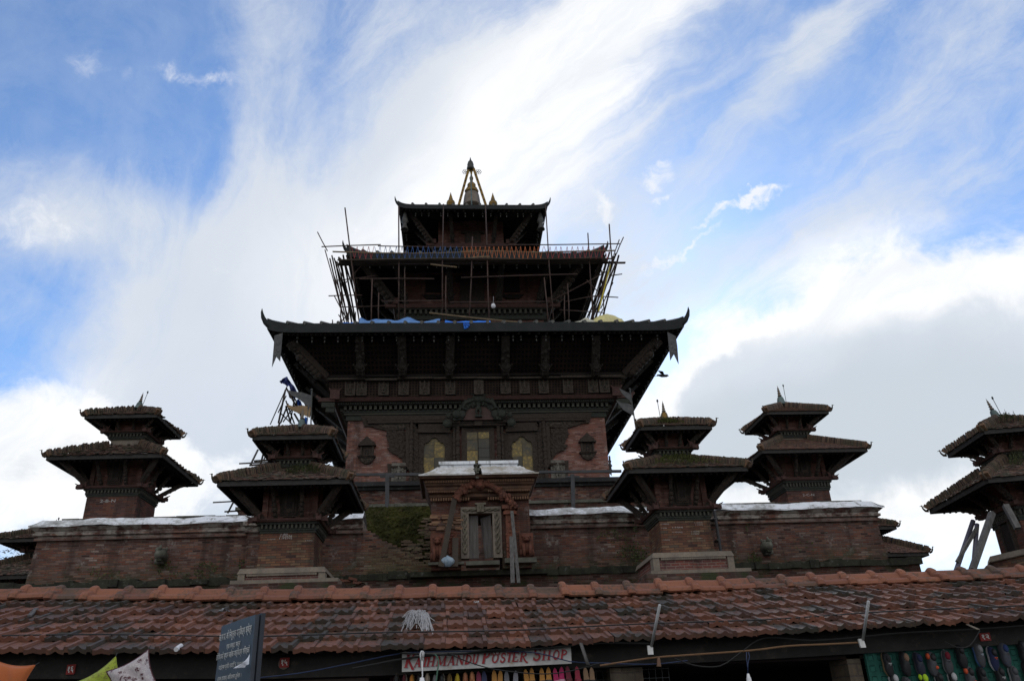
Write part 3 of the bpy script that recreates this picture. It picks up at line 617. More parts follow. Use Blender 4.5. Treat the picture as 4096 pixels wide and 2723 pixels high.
wp_ = m.build('pilaster', M['wall'], wl, world=True)
m = MB(); m.prism([(-6.15, 6.93), (-5.02, 6.93), (-5.2, 7.0), (-5.45, 7.2), (-5.75, 7.2), (-6.0, 7.02)], 23.72, 24.3); m.build('pilaster_cap', 'plaster', wp_, world=True)
# broken, stepped end of the wall and the mossy bank behind it
m = MB(); x = -2.70; z = 6.68; g = random.Random(3)
while x < -.62:
    wd = g.uniform(.09, .16); m.box(x, x+wd+.0, 24.003, 24.5, 5.15, z); x += wd; z = max(5.62, z-(.062 if g.random() < .72 else .124)*(1.0 if x > -2.6 else 2))
m.build('broken_end', 'wall_gap', wl, world=True)
bk = MB(); g = random.Random(9); gn = {}
def bank(u, v):
    x = -2.95+2.5*u; z0 = 6.5-1.2*max(0, u-.05)*1.05; z1 = 7.98; st = math.floor(v*9)/9*.75+v*.25
    return (x+g.uniform(-.02, .02), 24.45+st*2.3+g.uniform(-.03, .03), max(5.2, z0-.25)+(z1-z0+.25)*v+g.uniform(-.03, .03))
bk.sheet(46, 34, bank); tag(bk.build('mossy_bank', 'moss', None), kind='structure')
m = MB(); g = random.Random(41)
for i in range(170):
    u = g.uniform(.55, .98); v = g.uniform(.05, .8)*(1 if u > .75 else .5); p = Vector(bank(u, v)); m.box(p.x-.1, p.x+.1, p.y-.09, p.y+.1, p.z-.028, p.z+.028)
m.build('loose_brickwork', m_tile('mossy loose bricks', [(.16, .12, .075), (.10, .06, .045), (.20, .16, .10), (.07, .055, .04)], (.05, .05, .025), .9, 2, .5), wl, world=True)
m = MB(); m.box(-3.0, -.4, 26.8, 31.5, 5.1, 7.92); tag(m.build('rubble_bank', 'moss', None), kind='structure')
m = MB(); g = random.Random(21)
for i in range(160):
    u, v = g.random(), g.random()**.8
    p = Vector(bank(u, v)); h = g.uniform(.03, .10)
    if g.random() < .5 and v < .5: continue
    a = g.uniform(0, 6.28); q = Vector((math.cos(a), math.sin(a), 0))*.02; o = Vector((g.uniform(-.05, .05), -.03, h))
    m.add([p-q, p+q, p+o], [(0, 1, 2)])
M['weed'] = m_tile('weed leaves', [(.06, .085, .02), (.10, .11, .03), (.13, .13, .04), (.05, .07, .025), (.16, .15, .05)], (.05, .045, .02), .8, 3, .25, spec=.2)
M['weed_dark'] = m_tile('dark weed leaves', [(.035, .05, .018), (.05, .065, .022), (.075, .08, .03), (.06, .06, .028)], (.03, .03, .015), .8, 3, .25, spec=.2)
tag(m.build('moss_grass', 'weed_dark', None), kind='stuff')
# stone water spouts: a makara head thrusting out of the wall
def spout(x, z, label, k):
    t = empty('water_spout', (x, 24.0, z), label, 'water spout', 'carved spouts on the enclosure wall')
    b = MB(); b.tube([(0, .15, .0), (0, -.1, .02), (.03*k, -.28, .06), (.06*k, -.46, .02)], [.15, .19, .17, .10], 8); b.box(-.1, .1, -.3, .1, -.2, -.08)
    b.tube([(.02*k, -.3, .14), (.05*k, -.44, .2), (.06*k, -.42, .28)], [.08, .05, .02], 6)
    h = b.build('carved_head', 'grey_stone', t, True)
    e = MB()
    for q in (-1, 1): e.ball((q*.10, -.26, .19), .05, 6, 5); e.ball((q*.13, -.12, .22), (.04, .06, .07), 6, 5)
    e.build('brow', 'grey_stone', h, True)
    j = MB(); j.bar((0, .1, -.13), (.05*k, -.42, -.12), .2, .07, w2=.12); j.build('jaw', 'moss_stone', t)
    return t
p = P(640, 2225, Y=23.8); spout(p.x, p.z, 'mossy stone water spout with raised brow, on the wall under the crumbling shrine', 1)
p = P(3072, 2190, Y=23.8); spout(p.x, p.z, 'mossy stone water spout on the wall beyond the drainpipe', -1)
m = MB(); a, b = P(2857, 2040, Y=23.7), P(2884, 2210, Y=23.7); m.tube([a, b], .045, 10)
for q in (.2, .7): c = a.lerp(b, q); m.box(c.x-.07, c.x+.07, 23.66, 24.0, c.z-.02, c.z+.02)
at_base(m, 'drainpipe', m_plain('dark painted pipe', (.022, .02, .022), .5), b, 'dark drainpipe running down the brick wall beside the weedy shrine', 'drainpipe', smooth=False)
# ---------------------------------------------------------------- gateway
GY = 23.0
def G(x, y, Y=GY): return P(1300+x/1.966, 1800+y/1.966, Y=Y)
gx = lambda x, y=600, Y=GY: G(x, y, Y).x
gz = lambda y, x=1220, Y=GY: G(x, y, Y).z
t = empty('gateway', (gx(1220), 23.6, 5.2), 'ruined terracotta gateway with cracked white roof and half-open wooden door', 'gateway')
xl, xr = gx(835), gx(1612); zb = 5.27
m = MB(); d0, d1 = gx(1068), gx(1388); zt = gz(380)
m.box(xl, d0, GY, 24.6, zb, zt); m.box(d1, xr, GY, 24.6, zb, zt); m.box(d0, d1, GY+.1, 24.6, gz(500), zt); m.build('brick_body', 'gate_brick', t, world=True)
m = MB(); g = random.Random(4)   # gnawed bricks where the facing fell away
for i in range(70):
    x = gx(g.uniform(845, 1060)); z = gz(g.uniform(500, 620)); m.box(x-.11, x+.11, GY-g.uniform(.0, .09), GY+.1, z-.027, z+.027)
m.build('broken_facing', m_tile('loose broken bricks', [(.20, .10, .055), (.25, .15, .09), (.13, .06, .04), (.09, .05, .04)], (.06, .055, .04), .9, 2, .4), t, world=True)
# entablature: mouldings that widen upwards
lv = [(382, 828, 1608, 0), (362, 818, 1606, .10), (340, 826, 1606, .06), (322, 808, 1618, .16), (300, 806, 1620, .20), (285, 795, 1628, .20), (268, 788, 1640, .28), (248, 782, 1645, .30), (228, 772, 1652, .30), (214, 745, 1672, .46), (190, 736, 1684, .52)]
m = MB()
for (ya, l0, r0, q0), (yb, l1, r1, q1) in zip(lv, lv[1:]):
    Ya, Yb = GY-q0, GY-q1
    z0, z1 = gz(ya, Y=Ya), gz(yb, Y=Yb)
    z1 = max(z1, z0+.02)
    m.frus((gx(l0, ya, Ya), gx(r0, ya, Ya), Ya, 24.9), z0, (gx(l1, yb, Yb), gx(r1, yb, Yb), Yb, 24.9), z1)
en = m.build('entablature', 'gate_band', t, world=True)
for nm, ya, yb, l0, r0, q, k in (('dentil_row', 248, 230, 785, 1645, .36, 44), ('bead_row', 326, 312, 812, 1612, .24, 60), ('leaf_row', 390, 368, 825, 1606, .15, 40)):
    m = MB(); Yq = GY-q; z0, z1 = gz(ya, Y=Yq), gz(yb, Y=Yq); a, b = gx(l0, ya, Yq), gx(r0, ya, Yq)
    for i in range(k):
        x = a+(b-a)*(i+.5)/k; wd = (b-a)/k*.3
        if not (gx(1150) < x < gx(1280)): m.box(x-wd, x+wd, Yq, Yq+.2, z0, z1)
    m.build(nm, m_noise(nm+' clay', (.22, .13, .075), (.12, .06, .04), 4, .9, bs=.6), en, world=True)
rY = GY-.55
def cap(name, x0, x1, xt0, xt1, xb0, xb1, m1, m2):
    z0, z1, z2 = gz(192, Y=rY), gz(140, Y=GY-.1), gz(86, Y=GY-.05); a = MB(); g = random.Random(int(x0))
    X0, X1, A0, A1 = gx(x0, 190, rY), gx(x1, 190, rY), gx(xt0, 140, GY-.1), gx(xt1, 140, GY-.1)
    def f(u, v):
        k = v**.8; z = z0+.04+(z1-z0)*(v**1.25); e = g.uniform(-.014, .014)
        return (X0+(A0-X0)*k+(X1+(A1-X1)*k-X0-(A0-X0)*k)*u+e, rY-.02+(.47)*v, z+e)
    a.sheet(22, 7, f); a.frus((X0, X1, rY-.02, 25.2), z0, (X0, X1, rY-.02, 25.2), z0+.04); a.frus((X0+.01, X1-.01, rY+.05, 25.2), z0+.041, (A0, A1, GY-.04, 24.6), z1+.005)
    c = a.build(name, m2, t, world=True)
    b = MB(); B0, B1 = gx(xb0, 120, GY-.05), gx(xb1, 120, GY-.05); b.frus((B0, B1, GY-.05, 24.4), z1, (B0+.01, B1-.01, GY-.04, 24.4), z2-.09); b.box(B0-.04, B1+.03, GY-.09, 24.4, z2-.09, z2)
    b.build('ridge_block', m1, c, world=True)
cap('cracked_roof', 735, 1180, 880, 1165, 905, 1172, 'plaster', 'plaster_dirty'); cap('cracked_roof', 1238, 1682, 1225, 1545, 1216, 1512, 'plaster', 'plaster_dirty')
m = MB(); g = random.Random(8)
for i in range(30): z = g.uniform(95, 215); x = g.uniform(1172, 1222)+(z-90)*.12; yy = GY-.02-.45*max(0, (z-140)/75); p = G(x, z, yy); s_ = g.uniform(.02, .05); m.box(p.x-s_, p.x+s_, yy-.03, GY+.5, p.z-s_*.6, p.z+s_*.6)
m.build('crack_rubble', 'grey_stone', t, world=True)
# carved arch over the door
pts = [(1030, 395), (1050, 355), (1090, 310), (1140, 280), (1215, 262), (1290, 280), (1350, 315), (1410, 365), (1450, 410), (1475, 455)]
m = MB(); g = random.Random(15); ap = [G(x, y, GY-.12) for x, y in pts]
ap = [q+Vector((0, -.12, 0)) for q in ap]; m.tube(ap, [.10]*len(ap), 8, flat=1)
for a, b in zip(ap, ap[1:]):
    for i in range(12): c = a.lerp(b, g.random()); r = g.uniform(.025, .075); m.ball((c.x+g.uniform(-.10, .10), c.y-.05+g.uniform(-.05, .05), c.z+g.uniform(-.10, .10)), (r, r*.9, r), 6, 4)
ar = m.build('carved_arch', 'terracotta', t, world=True)
m = MB(); c = G(1218, 262, GY-.25); m.ball(c, (.17, .14, .2), 9, 7); m.ball(c+Vector((0, -.1, -.08)), (.1, .08, .08), 7, 5)
for q in (-1, 1): m.ball(c+Vector((q*.08, -.1, .06)), .045, 6, 5); m.tube([c+Vector((q*.12, 0, .1)), c+Vector((q*.2, 0, .2))], [.05, .015], 5)
m.build('arch_head', 'terracotta', ar, world=True)
# twisted stone door frame
dl0, dl1, dr0, dr1, dz0, dz1, dz2 = gx(1068), gx(1130), gx(1318), gx(1388), gz(850), gz(498), gz(448)
m = MB(); m.box(dl0, dl1, GY-.06, GY+.25, dz0, dz1); m.box(dr0, dr1, GY-.06, GY+.25, dz0, dz1); m.box(dl0, dr1, GY-.07, GY+.25, dz1, dz2)
fr = m.build('door_frame', 'stone', t, world=True)
m = MB(); M['pale_carving'] = m_noise('pale twisted carving', (.17, .145, .105), (.09, .078, .06), 4, .9, bs=.6, c3=(.08, .075, .06))
for xm in ((dl0+dl1)/2, (dr0+dr1)/2):
    for ph in (0, math.pi): m.tube([(xm+.045*math.sin(i*.55+ph), GY-.075-.02*math.cos(i*.55+ph), dz0+.12+(dz1-dz0-.14)*i/34) for i in range(35)], .03, 6)
for ph in (0, math.pi): m.tube([(dl0+.06+(dr1-dl0-.12)*i/24, GY-.085-.02*math.cos(i*.8+ph), (dz1+dz2)/2+.03*math.sin(i*.8+ph)) for i in range(25)], .025, 6)
m.build('twisted_carving', 'pale_carving', fr, True, world=True)
m = MB(); c = G(1222, 455, GY-.12); m.box(c.x-.1, c.x+.1, c.y-.03, c.y+.1, c.z-.11, c.z+.1); m.box(c.x-.16, c.x+.16, c.y-.04, c.y+.1, c.z+.1, c.z+.15); figure(m, (c.x, c.z-.08), .16, c.y-.04); m.build('keystone', 'pale_carving', fr, world=True)
m = MB(); m.box(dl1+.005, gx(1206), GY+.12, GY+.17, dz0+.03, dz1-.03); M['door_wood'] = m_noise('grey door boards', (.145, .13, .12), (.08, .07, .063), 2, .85, bs=.7, stretch=(9, 9, .8)); m.build('door_leaf', 'door_wood', t, world=True)
m = MB(); a0, a1 = (gx(1224), gz(515)), (gx(1306), gz(505)); b0, b1 = (gx(1256), gz(838)), (dr0-.005, gz(838))
m.hexa([(b0[0], GY+.32, b0[1]), (b1[0], GY+.10, b1[1]), (b1[0], GY+.15, b1[1]), (b0[0], GY+.37, b0[1]), (a0[0], GY+.32, a0[1]), (a1[0], GY+.10, a1[1]), (a1[0], GY+.15, a1[1]), (a0[0], GY+.37, a0[1])]); m.build('door_leaf', 'door_wood', t, world=True)
m = MB(); m.box(gx(1105), gx(1360), GY-.32, GY+.2, gz(900, Y=GY-.32), gz(868, Y=GY-.32)); m.box(gx(815), gx(1090), GY-.22, GY, gz(900), gz(880)); m.box(gx(1402), gx(1645), GY-.22, GY, gz(900), gz(862)); m.build('threshold', 'grey_stone', t, world=True)
m = MB(); x0, x1 = gx(1420), gx(1490)
m.box(x0, x1, GY-.16, GY, gz(860), gz(520)); m.box(x0-.06, x1+.06, GY-.22, GY, gz(520), gz(495)); m.box(x0-.02, x1+.02, GY-.18, GY, gz(495), gz(478)); m.box(x0-.1, x1+.1, GY-.25, GY, gz(478), gz(448))
g = random.Random(2)
for i in range(30): m.ball((g.uniform(x0, x1), GY-.16, gz(g.uniform(530, 850))), g.uniform(.02, .05), 6, 4)
m.build('carved_column', m_noise('bright terracotta', (.20, .075, .045), (.11, .048, .033), 4, .9, bs=.8), t, world=True)
m = MB(); x0, x1 = gx(975), gx(1035)
m.box(x0, x1, GY-.14, GY, gz(860), gz(640)); g = random.Random(6)
for i in range(24): m.ball((g.uniform(x0, x1), GY-.14, gz(g.uniform(650, 850))), g.uniform(.02, .05), 6, 4)
m.build('broken_column', 'terracotta', t, world=True)
def lion(x, y0, y1, pale):
    a = MB(); z0, z1 = gz(y0), gz(y1); h = z1-z0; c = gx(x); y = GY-.08
    a.box(c-.2, c+.2, GY-.06, GY, z0-.03, z1+.05); a.ball((c, y, z0+h*.42), (.13, .1, h*.30), 8, 6); a.ball((c, y-.06, z0+h*.78), (.12, .12, h*.16), 8, 6); a.ball((c, y-.14, z0+h*.72), (.07, .07, h*.07), 7, 5)
    for q in (-1, 1):
        a.ball((c+q*.055, y-.16, z0+h*.82), .028, 6, 5); a.ball((c+q*.11, y, z0+h*.92), (.04, .03, h*.05), 6, 5); a.tube([(c+q*.09, y-.05, z0+h*.55), (c+q*.09, y-.13, z0+h*.25), (c+q*.09, y-.13, z0)], [.055, .045, .05], 6); a.ball((c+q*.15, y, z0+h*.18), (.07, .08, h*.17), 7, 5)
    a.build('lion_relief', 'terracotta', t, True, world=True)
lion(885, 870, 670, 0); lion(1577, 850, 675, 0)
# boards and a bag left at the gate
def board(a, b, w_, th, label, m='grey_wood', cat='board', name='leaning_board', group='loose boards at the gate'):
    c = MB(); c.bar(a, b, w_, th, (0, -1, 0)); at_base(c, name, m, b, label, cat, group)
board(G(1020, 378, 22.75), G(912, 915, 22.4), .15, .05, 'longest dark board leaning steeply against the broken gate pier, its foot by the bag', 'dark_bamboo')
board(G(1026, 690, 22.8), G(1022, 915, 22.55), .17, .05, 'short upright dark board standing just beside the twisted door frame', 'dark_bamboo')
board(G(1469, 480, 22.7), G(1523, 1045, 21.9), .09, .05, 'long crooked grey pole leaning on the terracotta column')
board(G(1466, 680, 22.4), G(1476, 1045, 21.8), .11, .05, 'shorter straight grey plank standing in front of the terracotta column')
def bag(c, sx, sz, name, m, label, cat, seed):
    g = random.Random(seed); b = MB()
    def f(u, v):
        a = u*2*math.pi; q = math.sin(math.pi*min(1, v*.93+.05)); r = sx*(.25+.75*q)*(1+.12*math.sin(a*3+seed)+.08*math.sin(a*7)); r *= 1 if v < .8 else 1-(v-.8)*3.6
        return (c[0]+r*math.cos(a), c[1]+r*.8*math.sin(a), c[2]+sz*v)
    b.sheet(20, 12, f); o = MB(); at_base(b, name, m, c, label, cat, None, True)
p = G(962, 915, 22.5); bag((p.x, 22.5, 5.27), .18, .31, 'plastic_bag', m_noise('crumpled plastic', (.30, .38, .44), (.16, .24, .31), 9, .4, bs=.8), 'pale blue stuffed plastic bag on the mossy ledge beside the gate door', 'bag', 2)
# handrails on the terrace
for side, pts, posts, lab in (('a', [(215, 192), (750, 190)], [490], 'grey handrail with one visible post, running towards the cracked shrine'), ('b', [(1680, 172), (2330, 165)], [1945], 'grey handrail with one visible post, running towards the weedy shrine')):
    Yr = 30.6; q = [G(x, y, Yr) for x, y in pts]; r = empty('handrail', (q[0].x, Yr, 9.2), lab, 'handrail', 'handrails before the great temple')
    m = MB(); m.bar(q[0], q[1], .10, .10); m.build('top_rail', 'steel', r, world=True)
    for px in posts:
        a, b = G(px, 190, Yr), G(px+2, 445, Yr); m = MB(); m.bar((a.x, Yr, a.z), (b.x, Yr, b.z-.6), .15, .12); m.bar((a.x-.28, Yr-.02, a.z-.1), (a.x+.28, Yr-.02, a.z-.1), .06, .06); m.build('post', 'steel', r, world=True)
# other shrines: the propped one and the two half hidden behind the wall
ez = lambda x, y, Y: P(x, y, Y=Y).z
E_ = shrine('propped shrine leaning at the far end, seen corner-on above an eight-sided plinth', 14.98, 19.05, 4.05, .66, ez(4060, 2190, 19.0), ez(4010, 2075, 19.05), ez(4012, 2000, 19.0), (1.70, 6.37, 7.05), (1.06, 7.76, 8.22), (7.06, 7.34), 0,
            rz=R_(-7.5), brick='shrine_red', tile='shrine_tile', seed=23, rough=.9, n2=.42, finm='verdigris', ftilt=(-.2, 0), tilt=(0, R_(-1.5)))
F_ = shrine('low dark shrine mostly hidden behind the wall under the whitest coping', -14.0, 28.3, 5.2, .75, 5.2, 5.5, 5.8, (1.9, 6.15, 6.9), (1.2, 7.45, 7.9), (6.95, 7.2), 0, seed=31, rough=1.2, brick='shrine_red', fin_k=.45)
G_ = shrine('low shrine mostly hidden behind the free end of the wall with the drainpipe', 14.85, 28.3, 5.2, .75, 5.2, 5.5, 5.8, (1.7, 6.1, 6.85), (1.1, 7.15, 7.6), (6.7, 6.95), 0, seed=37, rough=.8, brick='shrine_red', tile='clean_tile', fin_k=.45)
# plinth and props of the leaning shrine
m = MB(); c = E_.location; ang = [R_(22.5+45*i) for i in range(8)]; z1 = ez(4060, 2190, 18.9)-4.05
m.lathe([(1.36, 0), (1.36, .1), (1.3, .12), (1.3, z1-.14), (1.36, z1-.13), (1.3, z1)], (0, 0, 0), 8); m.build('plinth', 'shrine_brick', E_)
m = MB(); m.lathe([(1.37, z1-.15), (1.39, z1-.13), (1.33, z1+.005), (1.0, z1+.01)], (0, 0, 0), 8); m.build('stone_edging', 'stone', E_)
m = MB(); m.box(-.74, -.6, -.2, .2, z1+.05, z1+.75); wn = m.build('side_window', 'black_wood', E_)
m = MB(); m.box(-.76, -.6, -.27, -.2, z1, z1+.8); m.box(-.76, -.6, .2, .27, z1, z1+.8); m.box(-.77, -.6, -.3, .3, z1+.8, z1+.88); m.build('frame', 'carved_wood', wn)
def prop(a, b, r, m_, label, foot=4.12):
    c = MB(); b = a+(b-a)*((a.z-foot)/(a.z-b.z))
    if m_ == 'steel_pipe': c.tube([a, b], r, 10)
    else: c.bar(a, b, r*1.7, r*1.4)
    at_base(c, 'shoring_prop', m_, b, label, 'prop', 'props shoring up the leaning shrine')
M['steel_pipe'] = m_plain('painted steel pipe', (.10, .095, .13), .5, .3)
q = lambda x, y, Y: P(3600+x/2.24, 1600+y/2.24, Y=Y)
prop(q(655, 1080, 20.2), q(515, 1490, 19.9), .06, 'steel_pipe', 'slanting violet-grey pipe farthest out from the leaning shrine')
prop(q(690, 1110, 20.0), q(663, 1430, 19.8), .055, 'steel_pipe', 'nearly upright violet-grey pipe close under the leaning shrine')
prop(q(690, 1140, 19.9), q(540, 1400, 19.85), .05, 'grey_wood', 'thin crooked pole crossing the two pipes under the leaning shrine', 4.6)
prop(q(825, 1010, 18.2), q(665, 1470, 17.9), .075, 'grey_wood', 'thick grey timber propping the corner of the leaning shrine')
prop(q(945, 940, 18.0), q(1130, 1290, 17.6), .075, 'grey_wood', 'grey timber slanting across the brick face of the leaning shrine', 5.0)
# chalk survey marks on the bricks
M['chalk'] = m_plain('chalk', (.42, .40, .38), .95)
X_, Z_ = (1, 0, 0), (0, 0, 1)
def chalk(root, s, x, y, wpx, Y, h=None):
    a, b = P(x, y, Y=Y), P(x+wpx, y, Y=Y); text('chalk_mark', s, 'chalk', root, (a.x, Y, a.z), X_, Z_, w=b.x-a.x, h=h or (b.x-a.x)*min(.26, 1.0/len(s)))
cA = lambda x, y: (950+x/4.48, 2050+y/4.48); cB = lambda x, y: (2500+x/4.48, 2000+y/4.48)
for s, x, y, wq in (('1-F(N)', 540, 488, 135), ('1-F(N)', 1215, 510, 125), ('1-F(N)', 745, 480, 230), ('1-F2KN', 760, 438, 210), ('1-F0', 775, 402, 120)): chalk(A_, s, *cA(x, y), wq/4.48, 20.283)
for s, x, y, wq in (('1-G(N)', 860, 590, 170), ('1-H(N)', 855, 505, 185), ('1-H(N)', 645, 440, 145), ('1-(N)', 650, 510, 100), ('1-G(N)', 680, 722, 122), ('1-G(N)', 1250, 415, 140), ('1-H(N)', 1265, 452, 130), ('1-G(N)', 1190, 575, 145), ('1-H(N)', 1195, 615, 130), ('1-G(N)', 1300, 690, 90)): chalk(B_, s, *cB(x, y), wq/4.48, 20.283)
chalk(C_, '2-B-N', 100+1180/3.92, 1950+230/3.92, 240/3.92, 25.283); chalk(D_, '2-C-N', 3100+390/3.485, 1850+465/3.485, 160/3.485, 25.283)
# weeds growing on the roofs
def weeds(name, fr, R, r, ze, zt, root, n, u0, u1, t0, t1, m, h, seed):
    g = random.Random(seed); w_ = MB(); f = slope(fr, R, r, ze, zt)
    for i in range(n):
        s_, t_ = g.uniform(u0, u1), t0+(t1-t0)*g.random()
        wq = (R+(r-R)*t_); 
        o = f(0, t_); o = Vector((s_*wq, o.y, o.z+.03)) if fr == 'f' else f(s_, t_)
        o += root.location
        hh = h*g.uniform(.4, 1.2)*(1 if g.random() < .9 else 2.2); tip = o+Vector((g.uniform(-.05, .05), g.uniform(-.05, .02), hh))
        w_.bar(o, tip, .006, .006)
        for j in range(7):
            p = o.lerp(tip, g.uniform(.25, 1)); a = g.uniform(0, 6.28); d = Vector((math.cos(a), math.sin(a), g.uniform(-.3, .7)))*.028; x = Vector((-math.sin(a), math.cos(a), .3))*.011
            w_.add([p-x, p+d*.6-x, p+d, p+d*.6+x], [(0, 1, 2, 3)])
    tag(w_.build(name, m), kind='stuff')
zb = 4.05
weeds('roof_weeds', 'f', 1.58, .40, 7.06-zb, 7.70-zb, B_, 330, -.6, .75, .25, .95, 'weed', .07, 1)
weeds('roof_weeds', 'f', 1.0, .10, 8.38-zb, 8.84-zb, B_, 150, -.6, .5, .3, .9, 'weed', .07, 2)
weeds('roof_weeds', 'f', 1.58, .40, 6.93-zb, 7.65-zb, A_, 170, -.1, .75, .35, .85, 'weed_dark', .07, 3)
weeds('roof_weeds', 'l', 1.6, .40, 7.06-zb, 7.70-zb, B_, 40, -.9, .9, 0, .6, 'weed_dark', .14, 4)
weeds('roof_weeds', 'f', 1.06, .10, 7.83-zb, 8.40-zb, E_, 60, -.9, .0, .2, .9, 'weed_dark', .10, 5)
weeds('roof_weeds', 'f', 1.7, .45, 6.42-zb, 7.2-zb, E_, 90, -.9, -.4, .2, .9, 'weed_dark', .10, 6)
# small plants rooted in the wall
g = random.Random(77); w_ = MB()
for (x, y, n, sp) in ((2450, 2140, 60, 70), (2530, 2200, 90, 60), (2560, 2230, 70, 80), (2540, 2098, 30, 12), (640, 2260, 60, 60), (830, 2265, 40, 60), (3020, 2235, 60, 26), (2990, 2110, 12, 10), (3230, 2180, 14, 60), (420, 2285, 30, 90), (760, 2300, 40, 120), (960, 2260, 20, 20)):
    for i in range(n):
        p = P(x+g.gauss(0, sp*.5), y+g.gauss(0, 14), Y=23.97); a = g.uniform(0, 6.28); d = Vector((math.cos(a)*.05, -.03, math.sin(a)*.05)); q = Vector((-d.z, 0, d.x))*.4
        w_.add([p-q, p+d-q*.4, p+d*1.3, p+q], [(0, 1, 2, 3)])
tag(w_.build('wall_weeds', 'weed_dark'), kind='stuff')

# fallen bricks beside the front shrine and a white globe on the scaffold
g = random.Random(88)
for i, (x, y) in enumerate(((1352, 2322), (1384, 2326), (1412, 2318), (1428, 2330))):
    c = P(x, y, Y=20.6); m = MB(); m.bar(c+Vector((-.10, g.uniform(-.05, .05), g.uniform(-.02, .04))), c+Vector((.10, g.uniform(-.05, .05), g.uniform(-.02, .04))), .1, .06); m.v = [(a, b, z) for a, b, z in m.v]
    at_base(m, 'fallen_brick', 'terracotta', c, 'loose red brick lying on the rubble beside the tawny shrine plinth', 'brick', 'loose bricks beside the plinth')
m = MB(); m.sheet(14, 6, lambda u, v: P(1300+170*u, 2345-12*math.sin(u*9)-10*v, Y=20.4+v*1.2)+Vector((0, 0, g.uniform(-.03, .03)))); tag(m.build('rubble', 'base'), kind='stuff')
# ---------------------------------------------------------------- the great temple
CX, CY, ZB = 1.06, 40.1, 10.2
T_ = empty('pagoda_temple', (CX, CY, ZB), 'great three-tiered brick and black timber pagoda with gilded spires and scaffolded middle roof', 'temple')
LO = Vector((CX, CY, ZB))
def L(x, y, Y): return P(x, y, Y=Y)-LO
lz = lambda y, Y, x=1907: L(x, y, Y).z
c1 = lambda x, y, Y: L(1350+x/4.48, 1600+y/4.48, Y)
def poly1(px, Y): return [(q.x, q.z) for q in (c1(x, y, Y) for x, y in px)]
def mirror(pl): return [(-x, z) for x, z in pl][::-1]
def six(px, Y): return [(q.x, q.z) for q in (L(1600+x/3.629, 1500+y/3.629, Y) for x, y in px)]
HX, HY = 5.62, 7.1
def lattice_mat(name, c, hole, px, pz):
    m, t, b = mat(name); sx = t.new('ShaderNodeSeparateXYZ'); tc = t.new('ShaderNodeTexCoord'); t.l.new(tc.outputs['Object'], sx.inputs[0])
    sn = t.new('ShaderNodeSeparateXYZ'); t.l.new(tc.outputs['Normal'], sn.inputs[0]); sel = t.math('GREATER_THAN', t.math('ABSOLUTE', sn.outputs[0]), .6)
    u = t.math('ADD', t.math('MULTIPLY', sx.outputs[0], t.math('SUBTRACT', 1.0, sel)), t.math('MULTIPLY', sx.outputs[1], sel))
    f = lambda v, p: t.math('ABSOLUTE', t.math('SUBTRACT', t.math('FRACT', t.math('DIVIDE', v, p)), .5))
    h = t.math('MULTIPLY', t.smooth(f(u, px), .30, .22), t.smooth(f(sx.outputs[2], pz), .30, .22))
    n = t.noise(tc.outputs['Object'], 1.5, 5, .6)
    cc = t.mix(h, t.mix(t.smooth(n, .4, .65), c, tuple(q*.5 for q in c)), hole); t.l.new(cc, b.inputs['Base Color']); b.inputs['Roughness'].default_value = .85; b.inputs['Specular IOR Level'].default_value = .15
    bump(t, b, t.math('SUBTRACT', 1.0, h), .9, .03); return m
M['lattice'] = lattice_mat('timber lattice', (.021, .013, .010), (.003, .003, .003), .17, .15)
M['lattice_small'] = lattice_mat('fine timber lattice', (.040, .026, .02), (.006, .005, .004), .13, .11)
m = MB(); m.sq(HX, 0, 3.25, HY); m.build('brick_wall', 'temple_brick', T_)
m = MB(); m.sq(HX-.3, 3.2, 7.6, HY-.3); m.build('upper_wall', 'upper_brick', T_)
# cornice of the first storey
Yw = CY-HY
def band(name, y0, y1, q, mm, q2=None, parent=None):
    b = MB(); z0, z1 = lz(y0, Yw-q), lz(y1, Yw-(q if q2 is None else q2)); h = HX+q; b.sq(h, z0, z1, HY+q, HX+(q if q2 is None else q2), HY+(q if q2 is None else q2)); return b.build(name, mm, parent or T_), z0, z1
band('timber_beam', 1674, 1652, .08, 'teal_wood'); band('moulding', 1652, 1644, .16, 'dentil'); co_, _, _ = band('cornice', 1644, 1632, .20, 'teal_wood')
band('cornice_core', 1632, 1603, .14, 'black_wood', parent=co_)
m = MB(); n = 54; Yq = Yw-.34; z0, z1 = lz(1631, Yq), lz(1616, Yq)
for i in range(n):
    x = -HX-.2+(2*HX+.4)*(i+.5)/n
    m.box(x-.055, x+.055, -HY-.34, -HY-.13, z0, z1); m.box(x-.065, x+.065, -HY-.36, -HY-.13, z1-.06, z1)
    for s_ in (-1, 1):
        y = -HY-.2+(2*HY+.4)*(i+.5)/n; m.box(min(s_*(HX+.13), s_*(HX+.34)), max(s_*(HX+.13), s_*(HX+.34)), y-.055, y+.055, z0, z1)
m.build('dentil_moulding', 'dentil', co_)
band('dark_band', 1616, 1612, .38, 'black_wood', parent=co_)
m = MB(); n = 120; Yq = Yw-.46; z0, z1 = lz(1612, Yq), lz(1599, Yq); m.sq(HX+.40, z0, z1, HY+.40, HX+.44, HY+.44)
for i in range(n): x = -HX-.4+(2*HX+.8)*(i+.5)/n; m.box(x-.028, x+.028, -HY-.49, -HY-.38, z0+.01, z1-.02)
m.build('scale_band', 'teal_wood', co_)
lg, z0, z1 = band('red_tile_ledge', 1598, 1582, .60, 'red_ledge', .72)
